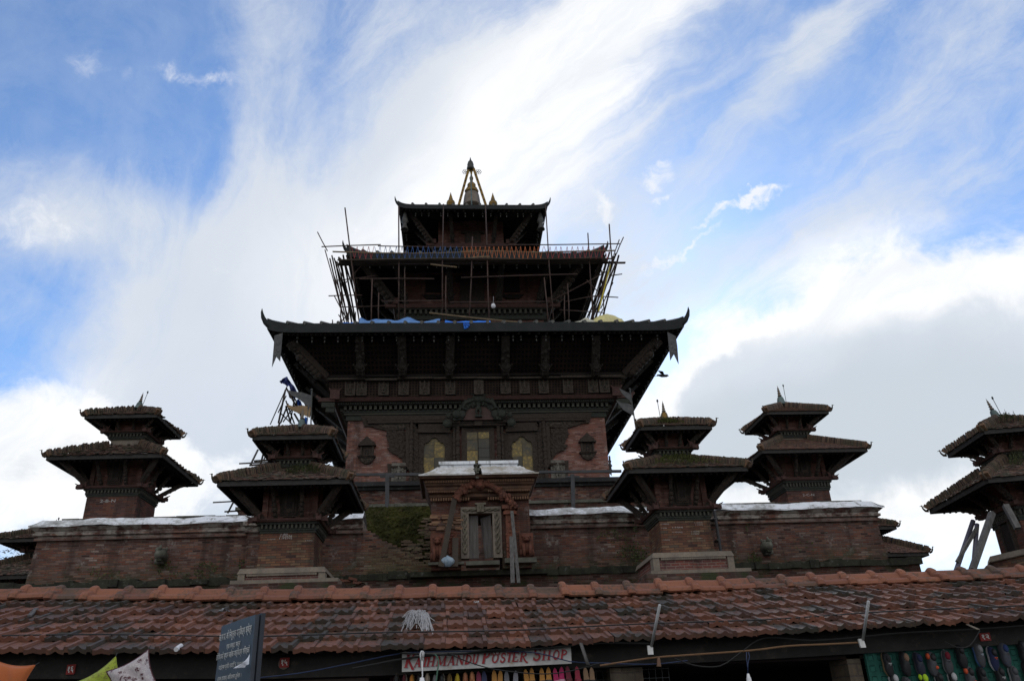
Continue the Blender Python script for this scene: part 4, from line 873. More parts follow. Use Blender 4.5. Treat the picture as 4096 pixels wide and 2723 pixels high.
for s_ in (-1, 1):
    b = MB(); x = s_*(HX+.5); z = z1
    b.bar((x, -HY-.62, z-.10), (x+s_*.70, -HY-.62, z-.10), .22, .16)
    b.box(x-.2, x+.2, -HY-.8, -HY-.4, z-.1, z+.34); b.bar((x+s_*.55, -HY-.62, z-.08), (x+s_*.8, -HY-.62, z+.08), .2, .1)
    for q in (-1, 1): b.bar((x+q*.18, -HY-.75, z+.3), (x+q*.27, -HY-.75, z+.42), .1, .08, w2=.03, h2=.03)
    b.build('corner_wing', 'red_ledge', lg); b = MB(); b.bar((x, -HY-.62, z-.34), (x+s_*.55, -HY-.62, z-.32), .2, .22); b.bar((x, -HY-.62, z-.58), (x+s_*.36, -HY-.62, z-.56), .2, .18); b.build('corner_bracket', 'teal_wood', lg)
# gallery of carved panels under the lattice screens
ga, gz0, gz1 = band('gallery', 1582, 1517, .62, 'lattice_small', .80)
for x in (525, 585, 700, 805, 915, 1050, 1200, 1340, 1440, 1540, 1668, 1800, 1860):
    px = 1000+x/1.3106; p = L(px, 1560, Yw-.75); b = MB(); y = p.y; x_ = p.x
    b.box(x_-.17, x_+.17, y-.02, y+.2, gz0+.02, gz1); figure(b, (x_, gz0+.14), .52, y-.05)
    for q in (-1, 1): b.box(x_+q*.19-.03, x_+q*.19+.03, y-.04, y+.1, gz0+.02, gz1)
    b.build('deity_panel', 'relief_wood', ga)
m = MB(); y_ = Yw-.92
z0 = lz(1516, y_); x = -HX-.98; g = random.Random(12)
while x < HX+.95:
    wd = g.uniform(1.2, 2.4); x2 = min(x+wd, HX+.98); dz = g.uniform(-.03, .03); m.hexa([(x, -HY-1.0, z0+dz), (x2-.02, -HY-1.0, z0+dz+g.uniform(-.03, .03)), (x2-.02, -HY-.5, z0+.05), (x, -HY-.5, z0+.05), (x, -HY-1.0, z0+.1+dz), (x2-.02, -HY-1.0, z0+.1+dz), (x2-.02, -HY-.5, z0+.16), (x, -HY-.5, z0+.16)]); x = x2
for s_ in (-1, 1): m.box(min(s_*(HX+.6), s_*(HX+1.0)), max(s_*(HX+.6), s_*(HX+1.0)), -HY-.45, HY+.9, z0+.02, z0+.13)
m.build('drip_ledge', 'relief_wood', T_)
# slanting lattice screens
zl0, zl1 = z0+.16, lz(1352, 30.75); q0, q1 = .85, 2.30
m = MB(); m.sq(HX+q0, zl0, zl1, HY+q0, HX+q1, HY+q1); m.build('lattice_screen', 'lattice', T_)
m = MB()
for s_ in (-1, 1): m.bar((s_*(HX+q0+.02), -HY-q0-.02, zl0), (s_*(HX+q1), -HY-q1, zl1), .1, .16)
m.bar((-HX-q0, -HY-q0-.06, zl0+.08), (HX+q0, -HY-q0-.06, zl0+.08), .08, .16); m.build('lattice_frame', 'black_wood', T_)
M['strut_wood'] = m_noise('dark carved strut timber', (.040, .032, .025), (.016, .013, .011), 9, .8, bs=1, bd=.03, fine=4, c3=(.075, .06, .048))
def big_strut(a, b, w_, seed, fig=True, corner=False):
    g = random.Random(seed); m = MB(); a, b = Vector(a), Vector(b); m.bar(a, b, w_, w_*.7, w2=w_*.95)
    d = b-a; ax = Vector((1, 0, 0)) if not corner else d.cross(Vector((0, 0, 1))).normalized(); o = d.cross(ax).normalized(); o = o if o.z < 0 else -o
    if fig:
        c = a+d*.22+o*w_*.35; h = d.length*.36; u = d.normalized()
        for t_, s_, r in ((.0, 0, .30), (.22, 0, .36), (.45, 0, .40), (.66, 0, .26), (.82, 0, .24), (.98, 0, .15)): m.ball(c+u*h*(t_-.3)+ax*s_, (r*w_*1.1, r*w_, r*w_*1.3), 7, 5)
        for s_ in (-1, 1):
            m.tube([c+u*h*.3+ax*s_*w_*.2, c+u*h*.15+ax*s_*w_*.62+o*.05, c+u*h*.32+ax*s_*w_*.75+o*.08], w_*.13, 5)
            m.tube([c+u*h*.28+ax*s_*w_*.2, c+u*h*.02+ax*s_*w_*.5+o*.08, c-u*h*.1+ax*s_*w_*.2+o*.14], w_*.13, 5)
            m.tube([c-u*h*.1+ax*s_*w_*.15, c-u*h*.4+ax*s_*w_*.28+o*.06, c-u*h*.6+ax*s_*w_*.15], w_*.16, 5)
    for i in range(10): t_ = g.uniform(.42, .95); m.ball(a+d*t_+ax*g.uniform(-.4, .4)*w_+o*w_*.33, w_*g.uniform(.14, .26), 6, 4)
    if corner:
        for i in range(6): m.ball(a+d*(.15+.1*i)+o*w_*.45, (w_*.5, w_*.5, w_*.42), 7, 5)
    m.build('carved_strut', 'strut_wood' if not corner else 'carved_wood', T_)
for i, (xb, xt) in enumerate(((580, 575), (800, 795), (1045, 1052), (1340, 1340), (1545, 1550), (1810, 1815))):
    a, b = L(1000+xb/1.3106, 1502, 31.95), L(1000+xt/1.3106, 1340, 30.45); big_strut(a, b, .36, 40+i)
for s_ in (-1, 1):
    for k in (-1, 1): big_strut((s_*(HX+.95), k*(HY+.95), zl0-.02), (s_*(HX+2.25), k*(HY+2.25), zl1-.12), .42, 60, False, True)
    for i in range(6):
        y = -HY+(i+.5)*2*HY/6; big_strut((s_*(HX+1.0), y, zl0), (s_*(HX+2.4), y*1.2, zl1-.05), .34, 70+i, False)
# carved facade between the brick fields
def both(name, px, y0, y1, mm, parent=None, nl=0, r=.05):
    o = []
    for k in (0, 1):
        pl = poly1(px, Yw-.1); pl = mirror(pl) if k else pl; b = MB(); b.prism(pl, y0, y1)
        if nl: lumps(b, pl, y0, nl, r, rg=random.Random(len(name)+k*0+nl))
        o.append(b.build(name, mm, parent or T_))
    return o
F0 = -HY
beam = [(420, 272), (2500, 272), (2500, 400), (1290, 400), (1290, 520), (880, 545), (780, 520), (690, 505), (640, 478), (560, 465), (480, 470), (430, 335)]
for k in (0, 1):
    pl = poly1(beam, Yw-.1); xm = 0; pl = [(min(x, -.002), z) for x, z in pl]; pl = mirror(pl) if k else pl
    b = MB(); b.prism(pl, F0-.12, F0+.02); bo = b.build('carved_lintel', 'carved_wood', T_)
    b = MB()
    for (ya, yb, q) in ((300, 320, .22), (328, 345, .26), (352, 366, .20), (372, 392, .24)):
        p, q_ = c1(520+(ya-272)*.25, ya, Yw-.2), c1(2500, yb, Yw-.2); x0, x1 = p.x, -.003
        if k: x0, x1 = -x1, -x0
        b.box(x0, x1, F0-q, F0-.1, q_.z, p.z)
    b.build('lintel_moulding', 'carved_wood', bo)
    fr_ = poly1([(700, 405), (1285, 405), (1285, 488), (900, 488), (820, 480), (740, 440)], Yw-.15); fr_ = mirror(fr_) if k else fr_
    b = MB(); lumps(b, fr_, F0-.13, 90, .05, rg=random.Random(5)); b.build('carved_frieze', 'relief_wood', bo)
both('carved_wing_panel', [(878, 548), (1225, 560), (1222, 1165), (1160, 1060), (1090, 985), (1000, 945), (930, 915), (890, 850), (960, 845), (920, 770), (890, 700)], F0-.10, F0+.02, 'carved_wood', nl=150, r=.06)
both('window_stile', [(1225, 545), (1300, 500), (1300, 1240), (1260, 1250), (1225, 1160)], F0-.22, F0+.02, 'carved_wood')
both('carved_jamb', [(1362, 390), (1450, 400), (1440, 1515), (1345, 1515)], F0-.16, F0+.02, 'carved_wood', nl=60, r=.045)
both('window_head', [(1400, 430), (2040, 430), (2040, 520), (1400, 520)], F0-.16, F0+.02, 'carved_wood', nl=0)
both('window_lintel', [(1450, 545), (1500, 525), (1960, 525), (2020, 545), (2020, 598), (1450, 598)], F0-.26, F0+.02, 'carved_wood')
both('inner_jamb', [(1455, 600), (1545, 600), (1540, 1515), (1445, 1515)], F0-.12, F0+.02, 'carved_wood', nl=40, r=.04)
both('inner_jamb', [(1925, 600), (2075, 600), (2075, 1515), (1925, 1515)], F0-.12, F0+.02, 'carved_wood', nl=60, r=.04)
both('corner_frame', [(892, 1140), (1200, 1160), (1265, 1250), (1200, 1270), (1190, 1520), (920, 1520)], F0-.14, F0+.02, 'carved_wood')
both('sill_beam', [(470, 1478), (1000, 1478), (1000, 1555), (470, 1555)], F0-.14, F0+.02, 'carved_wood')
for k in (0, 1):
    s_ = -1 if k else 1
    # stepped frame and pale deity at the foot
    b = MB()
    for i in range(5):
        p, q = c1(960+i*20, 1185+i*14, Yw-.2), c1(1240-i*6, 1195+i*14, Yw-.2); x0, x1 = sorted((s_*p.x, s_*q.x)); b.box(x0, x1, F0-.26+i*.025, F0-.1, q.z-.01, p.z+.012)
    b.build('stepped_frame', 'carved_wood', T_)
    b = MB(); p = c1(1090, 1515, Yw-.2); x = s_*p.x; b.box(x-.30, x+.30, F0-.17, F0-.13, p.z, p.z+.95); figure(b, (x, p.z+.1), .7, F0-.24)
    for i in range(14): a = i/13*math.pi*1.1-.15; b.tube([(x, F0-.2, p.z+.5), (x+.27*math.cos(a), F0-.22, p.z+.5+.27*math.sin(a))], [.035, .02], 4)
    b.build('deity_relief', 'relief_pale', T_)
    # turned colonettes
    for (px, y0, y1, r) in ((1330, 392, 1512, .075), (2100, 470, 1512, .06), (2165, 440, 1512, .085)):
        p, q = c1(px, y0, Yw-.25), c1(px-20*(y1-y0)/1120, y1, Yw-.25); b = MB(); x = s_*(p.x+q.x)/2; h = p.z-q.z; pr = []
        for i in range(41): pr.append((r*(1+.28*math.sin(i*2.2)*(1 if i % 10 > 2 else .2)+(.35 if i % 10 == 0 else 0)), h*i/40))
        b.lathe(pr, (x, F0-.24, q.z), 8); b.build('colonette', 'carved_wood', T_)
    # cusped window with gilded sheets
    sp = poly1([(1490, 605), (1985, 605), (1985, 840), (1925, 840), (1905, 778), (1880, 762), (1852, 768), (1832, 735), (1800, 722), (1790, 690), (1735, 668), (1680, 690), (1670, 722), (1640, 735), (1620, 768), (1590, 762), (1565, 778), (1545, 840), (1490, 840)], Yw-.1)
    sp = mirror(sp) if k else sp; b = MB(); b.prism(sp, F0-.13, F0-.02); wo_ = b.build('cusped_window', 'carved_wood', T_)
    b = MB(); g = random.Random(30+k); xs = (1540, 1733, 1926); ys = (660, 812, 1035, 1190, 1345, 1515)
    for i in range(2):
        for j in range(5):
            p, q = c1(xs[i]+3, ys[j]+3, Yw), c1(xs[i+1]-3, ys[j+1]-3, Yw); x0, x1 = sorted((s_*p.x, s_*q.x)); b.box(x0, x1, F0-.035-g.uniform(0, .01), F0+.0, q.z, p.z)
    b.build('gilded_sheet', 'gilt_sheet', wo_) if 'gilt_sheet' in M else None
    b = MB(); p, q = c1(1535, 640, Yw), c1(1930, 1515, Yw); x0, x1 = sorted((s_*p.x, s_*q.x)); b.box(x0, x1, F0-.02, F0+.01, q.z, p.z); b.build('backing', 'black_wood', wo_)
    # wall shrine niches on the brick
    pz = lambda x, y: (lambda q: (s_*q.x, q.z))(c1(x, y, Yw-.15)); nb = MB()
    def bx(x0, x1, y0, y1, q):
        a, b_ = pz(x0, y1), pz(x1, y0); nb.box(min(a[0], b_[0]), max(a[0], b_[0]), F0-q, F0+.01, a[1], b_[1])
    nb.prism([pz(530, 640), pz(440, 725), pz(398, 748), pz(662, 748), pz(620, 725)], F0-.16, F0+.01); bx(400, 655, 748, 780, .2); bx(370, 690, 795, 825, .28); bx(385, 672, 780, 795, .22)
    bx(405, 440, 825, 995, .18); bx(610, 650, 825, 995, .18); bx(438, 612, 825, 995, .10); bx(362, 682, 995, 1012, .24); bx(372, 668, 1012, 1030, .2)
    nb.prism([pz(385+i*27, 1030+105*math.sin(math.pi*i/10)**.6) for i in range(11)], F0-.15, F0+.01)
    no = nb.build('wall_niche', 'carved_wood', T_); nb = MB(); bx(490, 560, 880, 975, .105); x, z = pz(525, 975); nb.build('niche_opening', 'black_wood', no)
    nb = MB(); figure(nb, (x, z), .18, F0-.12); 
    for i in range(18): nb.ball((pz(420+rng.uniform(0, 210), 1045+rng.uniform(0, 70))[0], F0-.15, pz(500, 1045+rng.uniform(0, 60))[1]), .04, 6, 4)
    nb.build('niche_carving', 'relief_wood', no)
# the middle door, its lintel and the arched tympanum above it
D6 = lambda x, y, Y: L(1600+x/3.629, 1500+y/3.629, Y)
p, q = D6(965, 845, Yw), D6(1303, 1300, Yw); b = MB(); b.box(p.x-.22, q.x+.22, F0-.16, F0, 0, p.z+.24); b.build('door_frame', 'carved_wood', T_)
b = MB(); g = random.Random(19); xm = (p.x+q.x)/2
for i in range(2):
    zz = p.z; 
    for j, h in enumerate((.30, .42, .42, .40, .42, .42)[:6]):
        z2 = max(0.02, zz-h*(1 if i else 1.15)); x0, x1 = (p.x, xm-.012) if i == 0 else (xm+.012, q.x); b.box(x0+.01, x1-.01, F0-.175, F0-.15, z2+.012, zz-.012); zz = z2
        if zz < .1: break
M['gilt_sheet'] = None
def gsheet():
    m, t, b_ = mat('patched gilded sheets'); rnd = t.new('ShaderNodeNewGeometry').outputs['Random Per Island']; ob = tco(t)
    n = t.noise(ob, 2.0, 5, .65); vo = t.new('ShaderNodeTexVoronoi'); vo.inputs['Scale'].default_value = 9; t.l.new(ob, vo.inputs['Vector'])
    f = t.smooth(t.math('ADD', t.math('MULTIPLY', rnd, .75), t.math('MULTIPLY', n, .7)), .5, 1.3); f = t.math('MULTIPLY', f, t.smooth(vo.outputs['Distance'], .62, .25, .45, 1.0))
    c = t.mix(f, (.034, .031, .023), (.25, .17, .04)); t.l.new(c, b_.inputs['Base Color']); b_.inputs['Roughness'].default_value = .5; b_.inputs['Metallic'].default_value = .35
    bump(t, b_, vo.outputs['Distance'], .5, .01); return m
M['gilt_sheet'] = gsheet()
dr = b.build('door_leaf', 'gilt_sheet', T_)
for o in list(T_.children):      # the sheets of the two cusped windows
    if o.name.startswith('cusped_window'):
        k = 1 if o.data.vertices[0].co.x > 0 else 0; s_ = -1 if k else 1; b = MB(); g = random.Random(30+k); xs = (1540, 1733, 1926); ys = (660, 812, 1035, 1190, 1345, 1515)
        for i in range(2):
            for j in range(5):
                p_, q_ = c1(xs[i]+3, ys[j]+3, Yw), c1(xs[i+1]-3, ys[j+1]-3, Yw); x0, x1 = sorted((s_*p_.x, s_*q_.x)); b.box(x0, x1, F0-.04-g.uniform(0, .01), F0-.022, q_.z, p_.z)
        b.build('gilded_sheet', 'gilt_sheet', o)
b = MB(); a, c = D6(735, 735, Yw-.4), D6(1535, 650, Yw-.4); b.box(a.x, c.x, F0-.34, F0, a.z, (a.z+c.z)/2); b.box(a.x+.08, c.x-.08, F0-.4, F0, (a.z+c.z)/2, c.z)
for i in range(40): x = a.x+(c.x-a.x)*(i+.5)/40; b.box(x-.03, x+.03, F0-.37, F0-.33, a.z+.03, (a.z+c.z)/2-.02)
k = D6(1138, 690, Yw-.4); b.box(k.x-.17, k.x+.17, F0-.46, F0, a.z-.02, c.z+.06)
for s_ in (-1, 1): b.box(k.x+s_*1.1-.3, k.x+s_*1.1+.3, F0-.48, F0, a.z+.1, c.z+.02)
b.build('door_lintel', 'carved_wood', T_)
Yt = Yw-.55; out = six([(775, 655), (785, 560), (850, 480), (930, 380), (1020, 290), (1095, 240), (1140, 225), (1185, 240), (1260, 290), (1350, 380), (1430, 480), (1490, 560), (1500, 650)], Yt)
inn = six([(1365, 645), (1355, 590), (1310, 520), (1250, 465), (1140, 440), (1040, 465), (970, 520), (930, 590), (915, 650)], Yt)
b = MB(); yt = Yt-CY; b.prism(out+inn, yt-.05, yt+.12); lumps(b, out+inn, yt-.06, 120, .07, .7, random.Random(77))
c = D6(1143, 340, Yt); b.ball((c.x, yt-.12, c.z), (.3, .18, .26), 9, 7)
for s_ in (-1, 1):
    b.ball((c.x+s_*.13, yt-.26, c.z+.1), .07, 6, 5); b.tube([(c.x+s_*.25, yt-.1, c.z-.1), (c.x+s_*.6, yt-.14, c.z-.25), (c.x+s_*.72, yt-.14, c.z-.5), (c.x+s_*.52, yt-.14, c.z-.55)], [.1, .09, .08, .05], 7)
    b.ball((c.x+s_*.98, yt-.1, c.z-.75), (.2, .14, .2), 8, 6); b.ball((c.x+s_*1.32, yt-.1, c.z-.8), (.12, .12, .14), 7, 5); b.ball((c.x+s_*1.38, yt-.1, c.z-1.15), (.2, .14, .2), 7, 5)
to = b.build('tympanum_arch', 'teal_wood', T_)
b = MB(); b.prism(inn, yt-.01, yt+.08); b.build('tympanum_panel', m_noise('worn reddish board', (.085, .05, .042), (.06, .038, .032), 2, .8, bs=.4), to)
b = MB(); c = D6(1140, 640, Yt); figure(b, (c.x, c.z+.12), .95, yt-.1)
for s_ in (-1, 1):
    for i in range(6): a = .2+i*.27; b.tube([(c.x+s_*.08, yt-.06, c.z+.75), (c.x+s_*.42*math.cos(a-.3), yt-.1, c.z+.7+.36*math.sin(a-.5))], [.05, .03], 5)
    k_ = MB(); k_.ball((c.x+s_*.7, yt-.08, c.z+.22), (.16, .08, .19), 8, 6); k_.build('tympanum_medallion', 'teal_wood', to)
b.build('tympanum_deity', 'teal_wood', to)
c = D6(1140, 170, Yw-.95); b = MB(); b.box(c.x-.2, c.x+.2, Yw-.98-CY, Yw-.7-CY, c.z-.35, c.z+.3); figure(b, (c.x, c.z-.25), .5, Yw-1.0-CY); b.build('top_figure', 'relief_wood', to)
# ---------------------------------------------------------------- temple roofs
M['bell'] = M['bell_metal']
bm = MB(); bm.lathe([(.012, .16), (.012, .10), (.035, .095), (.055, .06), (.06, .02), (.085, -.03), (.075, -.03), (.0, 0.0)][::-1], (0, 0, 0), 8); bm.tube([(0, 0, 0), (0, 0, -.10)], .008, 4); bm.ball((0, 0, -.17), (.045, .012, .075), 6, 5)
bell0 = None
def hang_bell(p):
    global bell0
    if bell0 is None:
        bell0 = bm.build('wind_bell', 'bell', None, True); o = bell0
        tag(o, 'small metal wind bell with a leaf-shaped clapper hanging under a temple eave', 'bell', 'wind bells along the temple eaves')
    else: o = bell0.copy(); COL.objects.link(o)
    o.location = p; o.rotation_euler = (0, 0, rng.uniform(-.6, .6)); k = rng.uniform(.62, .85); o.scale = (k, k, k)
def temple_roof(Rx, Ry, rx, ry, ze, zt, fh, up, hx, hy, nb, cx=0.0, horn=1.0, nbs=None, tops='copper', ex=14):
    """hipped metal roof with swept-up corners; ze, zt above the temple floor"""
    N = 56; lift = lambda s_: up*abs(s_)**ex
    def face(sd_, z0, z1, a0, b0, a1, b1, lf):
        def f(u, v):
            s_ = (u*2-1); s_ = math.copysign(abs(s_)**.6, s_) if abs(s_) > 0 else 0; A, B = a0+(a1-a0)*v, b0+(b1-b0)*v; z = z0+(z1-z0)*v+lf(s_)*(1-v)**3; e = 1+.010*abs(s_)**ex*(1-v)
            return {'f': (cx+s_*A*e, -B*e, z), 'b': (cx-s_*A*e, B*e, z), 'r': (cx+A*e, s_*B*e, z), 'l': (cx-A*e, -s_*B*e, z)}[sd_]
        return f
    m = MB()
    for sd_ in 'frbl': m.sheet(N, 6, face(sd_, ze, zt, Rx, Ry, rx, ry, lift))
    ro = m.build('roof', tops, T_)
    m = MB(); fo = MB()
    for sd_ in 'frbl':
        f0, f1 = face(sd_, ze+.03, zt, Rx+.03, Ry+.03, rx, ry, lift), face(sd_, ze-fh, zt, Rx, Ry, rx, ry, lambda s_: up*.55*abs(s_)**ex)
        f2 = face(sd_, ze-fh, zt, Rx-.12, Ry-.12, rx, ry, lambda s_: up*.5*abs(s_)**ex); so_ = face(sd_, ze-fh+.02, ze-fh+.02+(Ry-hy)*.36, Rx-.10, Ry-.10, hx-.2, hy-.2, lambda s_: up*.5*abs(s_)**ex)
        for i in range(N):
            u0, u1 = i/N, (i+1)/N; m.add([f1(u0, 0), f1(u1, 0), f0(u1, 0), f0(u0, 0)], [(0, 1, 2, 3)]); m.add([f2(u0, 0), f2(u1, 0), f1(u1, 0), f1(u0, 0)], [(0, 1, 2, 3)]); m.add([f0(u0, 0), f0(u1, 0), face(sd_, ze+.03, zt, Rx-.1, Ry-.1, rx, ry, lift)(u1, 0), face(sd_, ze+.03, zt, Rx-.1, Ry-.1, rx, ry, lift)(u0, 0)], [(0, 1, 2, 3)])
        fo.sheet(N, 5, so_); n = int((Rx if sd_ in 'fb' else Ry)*2/.28)
        for i in range(n):
            u = (i+.5)/n; a, b_ = Vector(so_(u, .01)), Vector(so_(u, .97)); s_ = abs(u*2-1)**.6
            fo.bar(a-Vector((0, 0, .06)), b_-Vector((0, 0, .05)), .09, .10)
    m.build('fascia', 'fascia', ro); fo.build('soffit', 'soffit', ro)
    m = MB(); n = int(Rx*2/.68)
    for i in range(1, n):
        x = cx-Rx+2*Rx*i/n; s_ = (x-cx)/Rx; m.tube([(x, -Ry-.05, ze+.05+lift(s_)), (x*.9+cx*.1, -Ry+1.6, ze+.05+(zt-ze)*1.6/(Ry-ry))], [.075, .06], 8)
    m.build('roll_seam', tops, ro)
    for sx in (-1, 1):
        for sy in (-1, 1):
            a = Vector((cx+sx*Rx, sy*Ry, ze+up*.6-fh*.5)); o = Vector((sx, sy, 0)).normalized(); z = Vector((0, 0, 1)); k = horn; h = MB()
            h.tube([a-o*.5*k-z*.08*k, a+o*.05*k-z*.02*k, a+o*.34*k+z*.14*k, a+o*.55*k+z*.40*k, a+o*.66*k+z*.72*k, a+o*.68*k+z*.98*k], [.20*k, .25*k, .22*k, .16*k, .09*k, .015*k], 8, flat=.45)
            h.build('corner_horn', 'fascia', ro, True)
    for sd_, n in (('f', nb), ('l', nbs or nb), ('r', nbs or nb)):
        f = face(sd_, ze-fh-.14, zt, Rx-.28, Ry-.28, rx, ry, lambda s_: 0)
        for i in range(n):
            u = (i+.5+rng.uniform(-.25, .25))/n; s_ = (u*2-1)*.93; A, B = Rx-.28, Ry-.28; z = ze-fh-.15
            p = {'f': (cx+s_*A, -B, z), 'r': (cx+A, s_*B, z), 'l': (cx-A, -s_*B, z)}[sd_]; hang_bell(Vector(p)+LO)
    return ro
def ends(yl, xl, yr, xr, Y): a, b = L(xl, yl, Y), L(xr, yr, Y); return (b.x-a.x)/2, (a.x+b.x)/2, (a.z+b.z)/2
R1x, R1c, _ = ends(1310, 1080, 1303, 2725, 30.0); ze1 = lz(1293, 30.0); fh1 = ze1-lz(1325, 30.0)
temple_roof(R1x, 10.1, 3.7, 3.7, ze1, ze1+2.2, fh1, .20, HX, HY, 30, R1c, .66, 30, ex=30)
R2x, R2c, _ = ends(1020, 1392, 1020, 2412, 33.8); ze2 = lz(1014, 33.8); fh2 = .36
H2 = 3.62
m = MB(); m.sq(H2, ze1+1.6, ze2+1.5); T2 = m.build('second_storey', 'upper_brick', T_)
temple_roof(R2x, 6.3, 2.1, 2.0, ze2, ze2+1.55, fh2, .45, H2, H2, 20, R2c, .52, 20, ex=13)
R3x, R3c, _ = ends(830, 1595, 830, 2187, 36.0); ze3 = lz(822, 36.0); H3 = 1.85
m = MB(); m.sq(H3, ze2+.9, ze3+1.0); T3 = m.build('third_storey', 'upper_brick', T_)
temple_roof(R3x, 4.1, .8, .8, ze3, ze3+1.25, .22, .22, H3, H3, 15, R3c, .42, 14, ex=16)
def storey(h, yc0, yc1, yl0, yl1, Rx, Ry, ze, fh, xs, Yf, sc, wing):
    """ledge, dentils and struts of an upper storey from their heights in the view"""
    q = .3*sc; z0, z1 = lz(yc0, Yf-q), lz(yc1, Yf-q); m = MB(); m.sq(h+.12*sc, z0-.25*sc, z1, h+.12*sc); m.sq(h+.34*sc, z1-.12*sc, z1); co = m.build('cornice', 'teal_wood', T_)
    m = MB(); n = int(2*h/.26)
    for i in range(n):
        x = -h+(2*h)*(i+.5)/n
        m.box(x-.06, x+.06, -h-.3*sc, -h-.1*sc, z0, z1-.12*sc)
        for s_ in (-1, 1): m.box(min(s_*(h+.1*sc), s_*(h+.3*sc)), max(s_*(h+.1*sc), s_*(h+.3*sc)), x-.06, x+.06, z0, z1-.12*sc)
    m.build('dentil_moulding', 'dentil', co)
    z2, z3 = lz(yl0, Yf-.5*sc), lz(yl1, Yf-.5*sc); m = MB(); m.sq(h+.42*sc, z2, z3, h+.42*sc, h+.5*sc); lo = m.build('red_tile_ledge', 'red_ledge', co)
    for s_ in (-1, 1):
        b = MB(); x = s_*(h+.3*sc); b.bar((x, -h-.45*sc, z3-.1), (x+s_*wing, -h-.45*sc, z3-.1), .2*sc, .2*sc); b.bar((x+s_*wing*.6, -h-.45*sc, z3), (x+s_*(wing+.2), -h-.45*sc, z3+.28*sc), .2*sc, .12*sc, w2=.03, h2=.03)
        b.box(x-.16*sc, x+.16*sc, -h-.62*sc, -h-.2*sc, z3-.05, z3+.3*sc); b.build('corner_wing', 'red_ledge', lo)
    zt = ze-fh+(Ry-h)*.36
    for x in xs: big_strut((x, -h-.25*sc, z3), (x*1.12, -h-(Ry-h)*.62, ze-fh+(Ry-h)*.36*.30), .30*sc, int(x*10)+99)
    for s_ in (-1, 1):
        for k in (-1, 1): big_strut((s_*(h+.3), k*(h+.3), z3), (s_*(h+(Rx-h)*.70), k*(h+(Ry-h)*.70), ze-fh+(Ry-h)*.36*.28), .36*sc, 5, False, True)
        for i in range(4): y = -h+(i+.5)*h/2; big_strut((s_*(h+.25*sc), y, z3), (s_*(h+(Rx-h)*.62), y*1.12, ze-fh+(Ry-h)*.36*.30), .28*sc, 7+i, False)
    return z3, zt
x2 = [L(1200+x/1.685, 1200, 36.2).x for x in (715, 1020, 1335, 1605)]
z3, zt = storey(H2, 1253, 1229, 1226, 1214, R2x, 6.3, ze2, fh2, x2, 36.48, 1.0, .55)
m = MB(); p, q = L(1200+1080/1.685, 1215, 36.4), L(1200+1240/1.685, 1120, 36.4); m.box(p.x, q.x, -H2-.12, -H2, z3, z3+1.5); m.box(p.x-.25, q.x+.25, -H2-.18, -H2, z3+1.5, z3+1.75); m.box(p.x-.15, q.x+.15, -H2-.15, -H2, z3, z3+.2); m.build('upper_window', 'carved_wood', T2)
for s_ in (-1, 1):
    m = MB(); m.box(s_*2.05-.4, s_*2.05+.4, -H2-.1, -H2, z3+.9, z3+1.9); m.prism([(s_*2.05-.6, z3+.75), (s_*2.05+.6, z3+.75), (s_*2.05+.35, z3+.5), (s_*2.05-.35, z3+.5)], -H2-.12, -H2); m.build('niche', 'black_wood', T2)
x3 = [L(1200+x/1.685, 950, 38.1).x for x in (1030, 1300)]
z3b, _ = storey(H3, 1003, 988, 984, 972, R3x, 4.1, ze3, .22, x3, 38.25, .7, .45)
m = MB(); m.box(-.35, .55, -H3-.1, -H3, z3b, z3b+.8); m.box(-.55, .75, -H3-.14, -H3, z3b+.8, z3b+.95); m.build('upper_window', 'carved_wood', T3)
# gilded crown
k6 = lambda x, y, Y=40.1: L(1750+x/6.273, 600+y/6.273, Y)
ax = k6(862, 1300).x; zb0 = ze3+1.1
m = MB(); pz = lambda y: k6(862, y).z
wd = lambda px: px/6.273*(40.1*1.2)/3177
prof = [(230, 1420), (222, 1380), (212, 1300), (200, 1220), (190, 1160), (170, 1110), (140, 1080)]
m.lathe([(wd(r), pz(y)-zb0) for r, y in prof], (ax, 0, zb0), 20); cr = m.build('crown_bell', 'dull_gilt', T_, True)
m = MB(); m.lathe([(wd(r), pz(y)-zb0) for r, y in [(120, 1100), (165, 1080), (170, 1040), (150, 1000), (100, 985), (85, 960), (105, 930), (108, 880), (80, 845), (40, 830), (35, 780), (45, 740), (50, 700), (30, 670), (20, 620), (30, 560), (40, 500)]], (ax, 0, zb0), 18)
for i in range(8): a = i*math.pi/4; m.ball((ax+wd(130)*math.cos(a), wd(130)*math.sin(a), pz(1035)), (wd(48), wd(48), wd(62)), 8, 6)
m.build('crown_lotus', 'gilt', cr, True)
m = MB(); m.lathe([(wd(r), pz(y)-zb0) for r, y in [(92, 500), (98, 470), (90, 430), (78, 405), (84, 385), (82, 365), (66, 350), (72, 340), (66, 312), (56, 302), (52, 296), (24, 260), (5, 188)]], (ax-.04, 0, zb0), 18); m.build('crown_umbrella', 'bell_metal', cr, True)
for sx, x0, y0, x1, y1 in ((-1, 500, 1400, 775, 560), (1, 1250, 1400, 905, 520)):
    for sy in (0,):
        m = MB(); a = k6(x0, y0); b = k6(x1, y1); a = Vector((a.x, sy*1.1, a.z-.3)); b = Vector((b.x, sy*.16-.1, b.z+.1)); m.bar(a, b, .15, .06, (0, 1, 0))
        for i in range(7): c = a.lerp(b, .12+i*.12); m.ball((c.x, c.y-.04, c.z), .05, 6, 5)
        m.build('trident_arm', 'gilt', cr)
m = MB(); m.tube([k6(840, 620, 39.2), k6(855, 1400, 39.0)], .035, 6); m.build('front_rod', 'verdigris', cr)
m = MB()
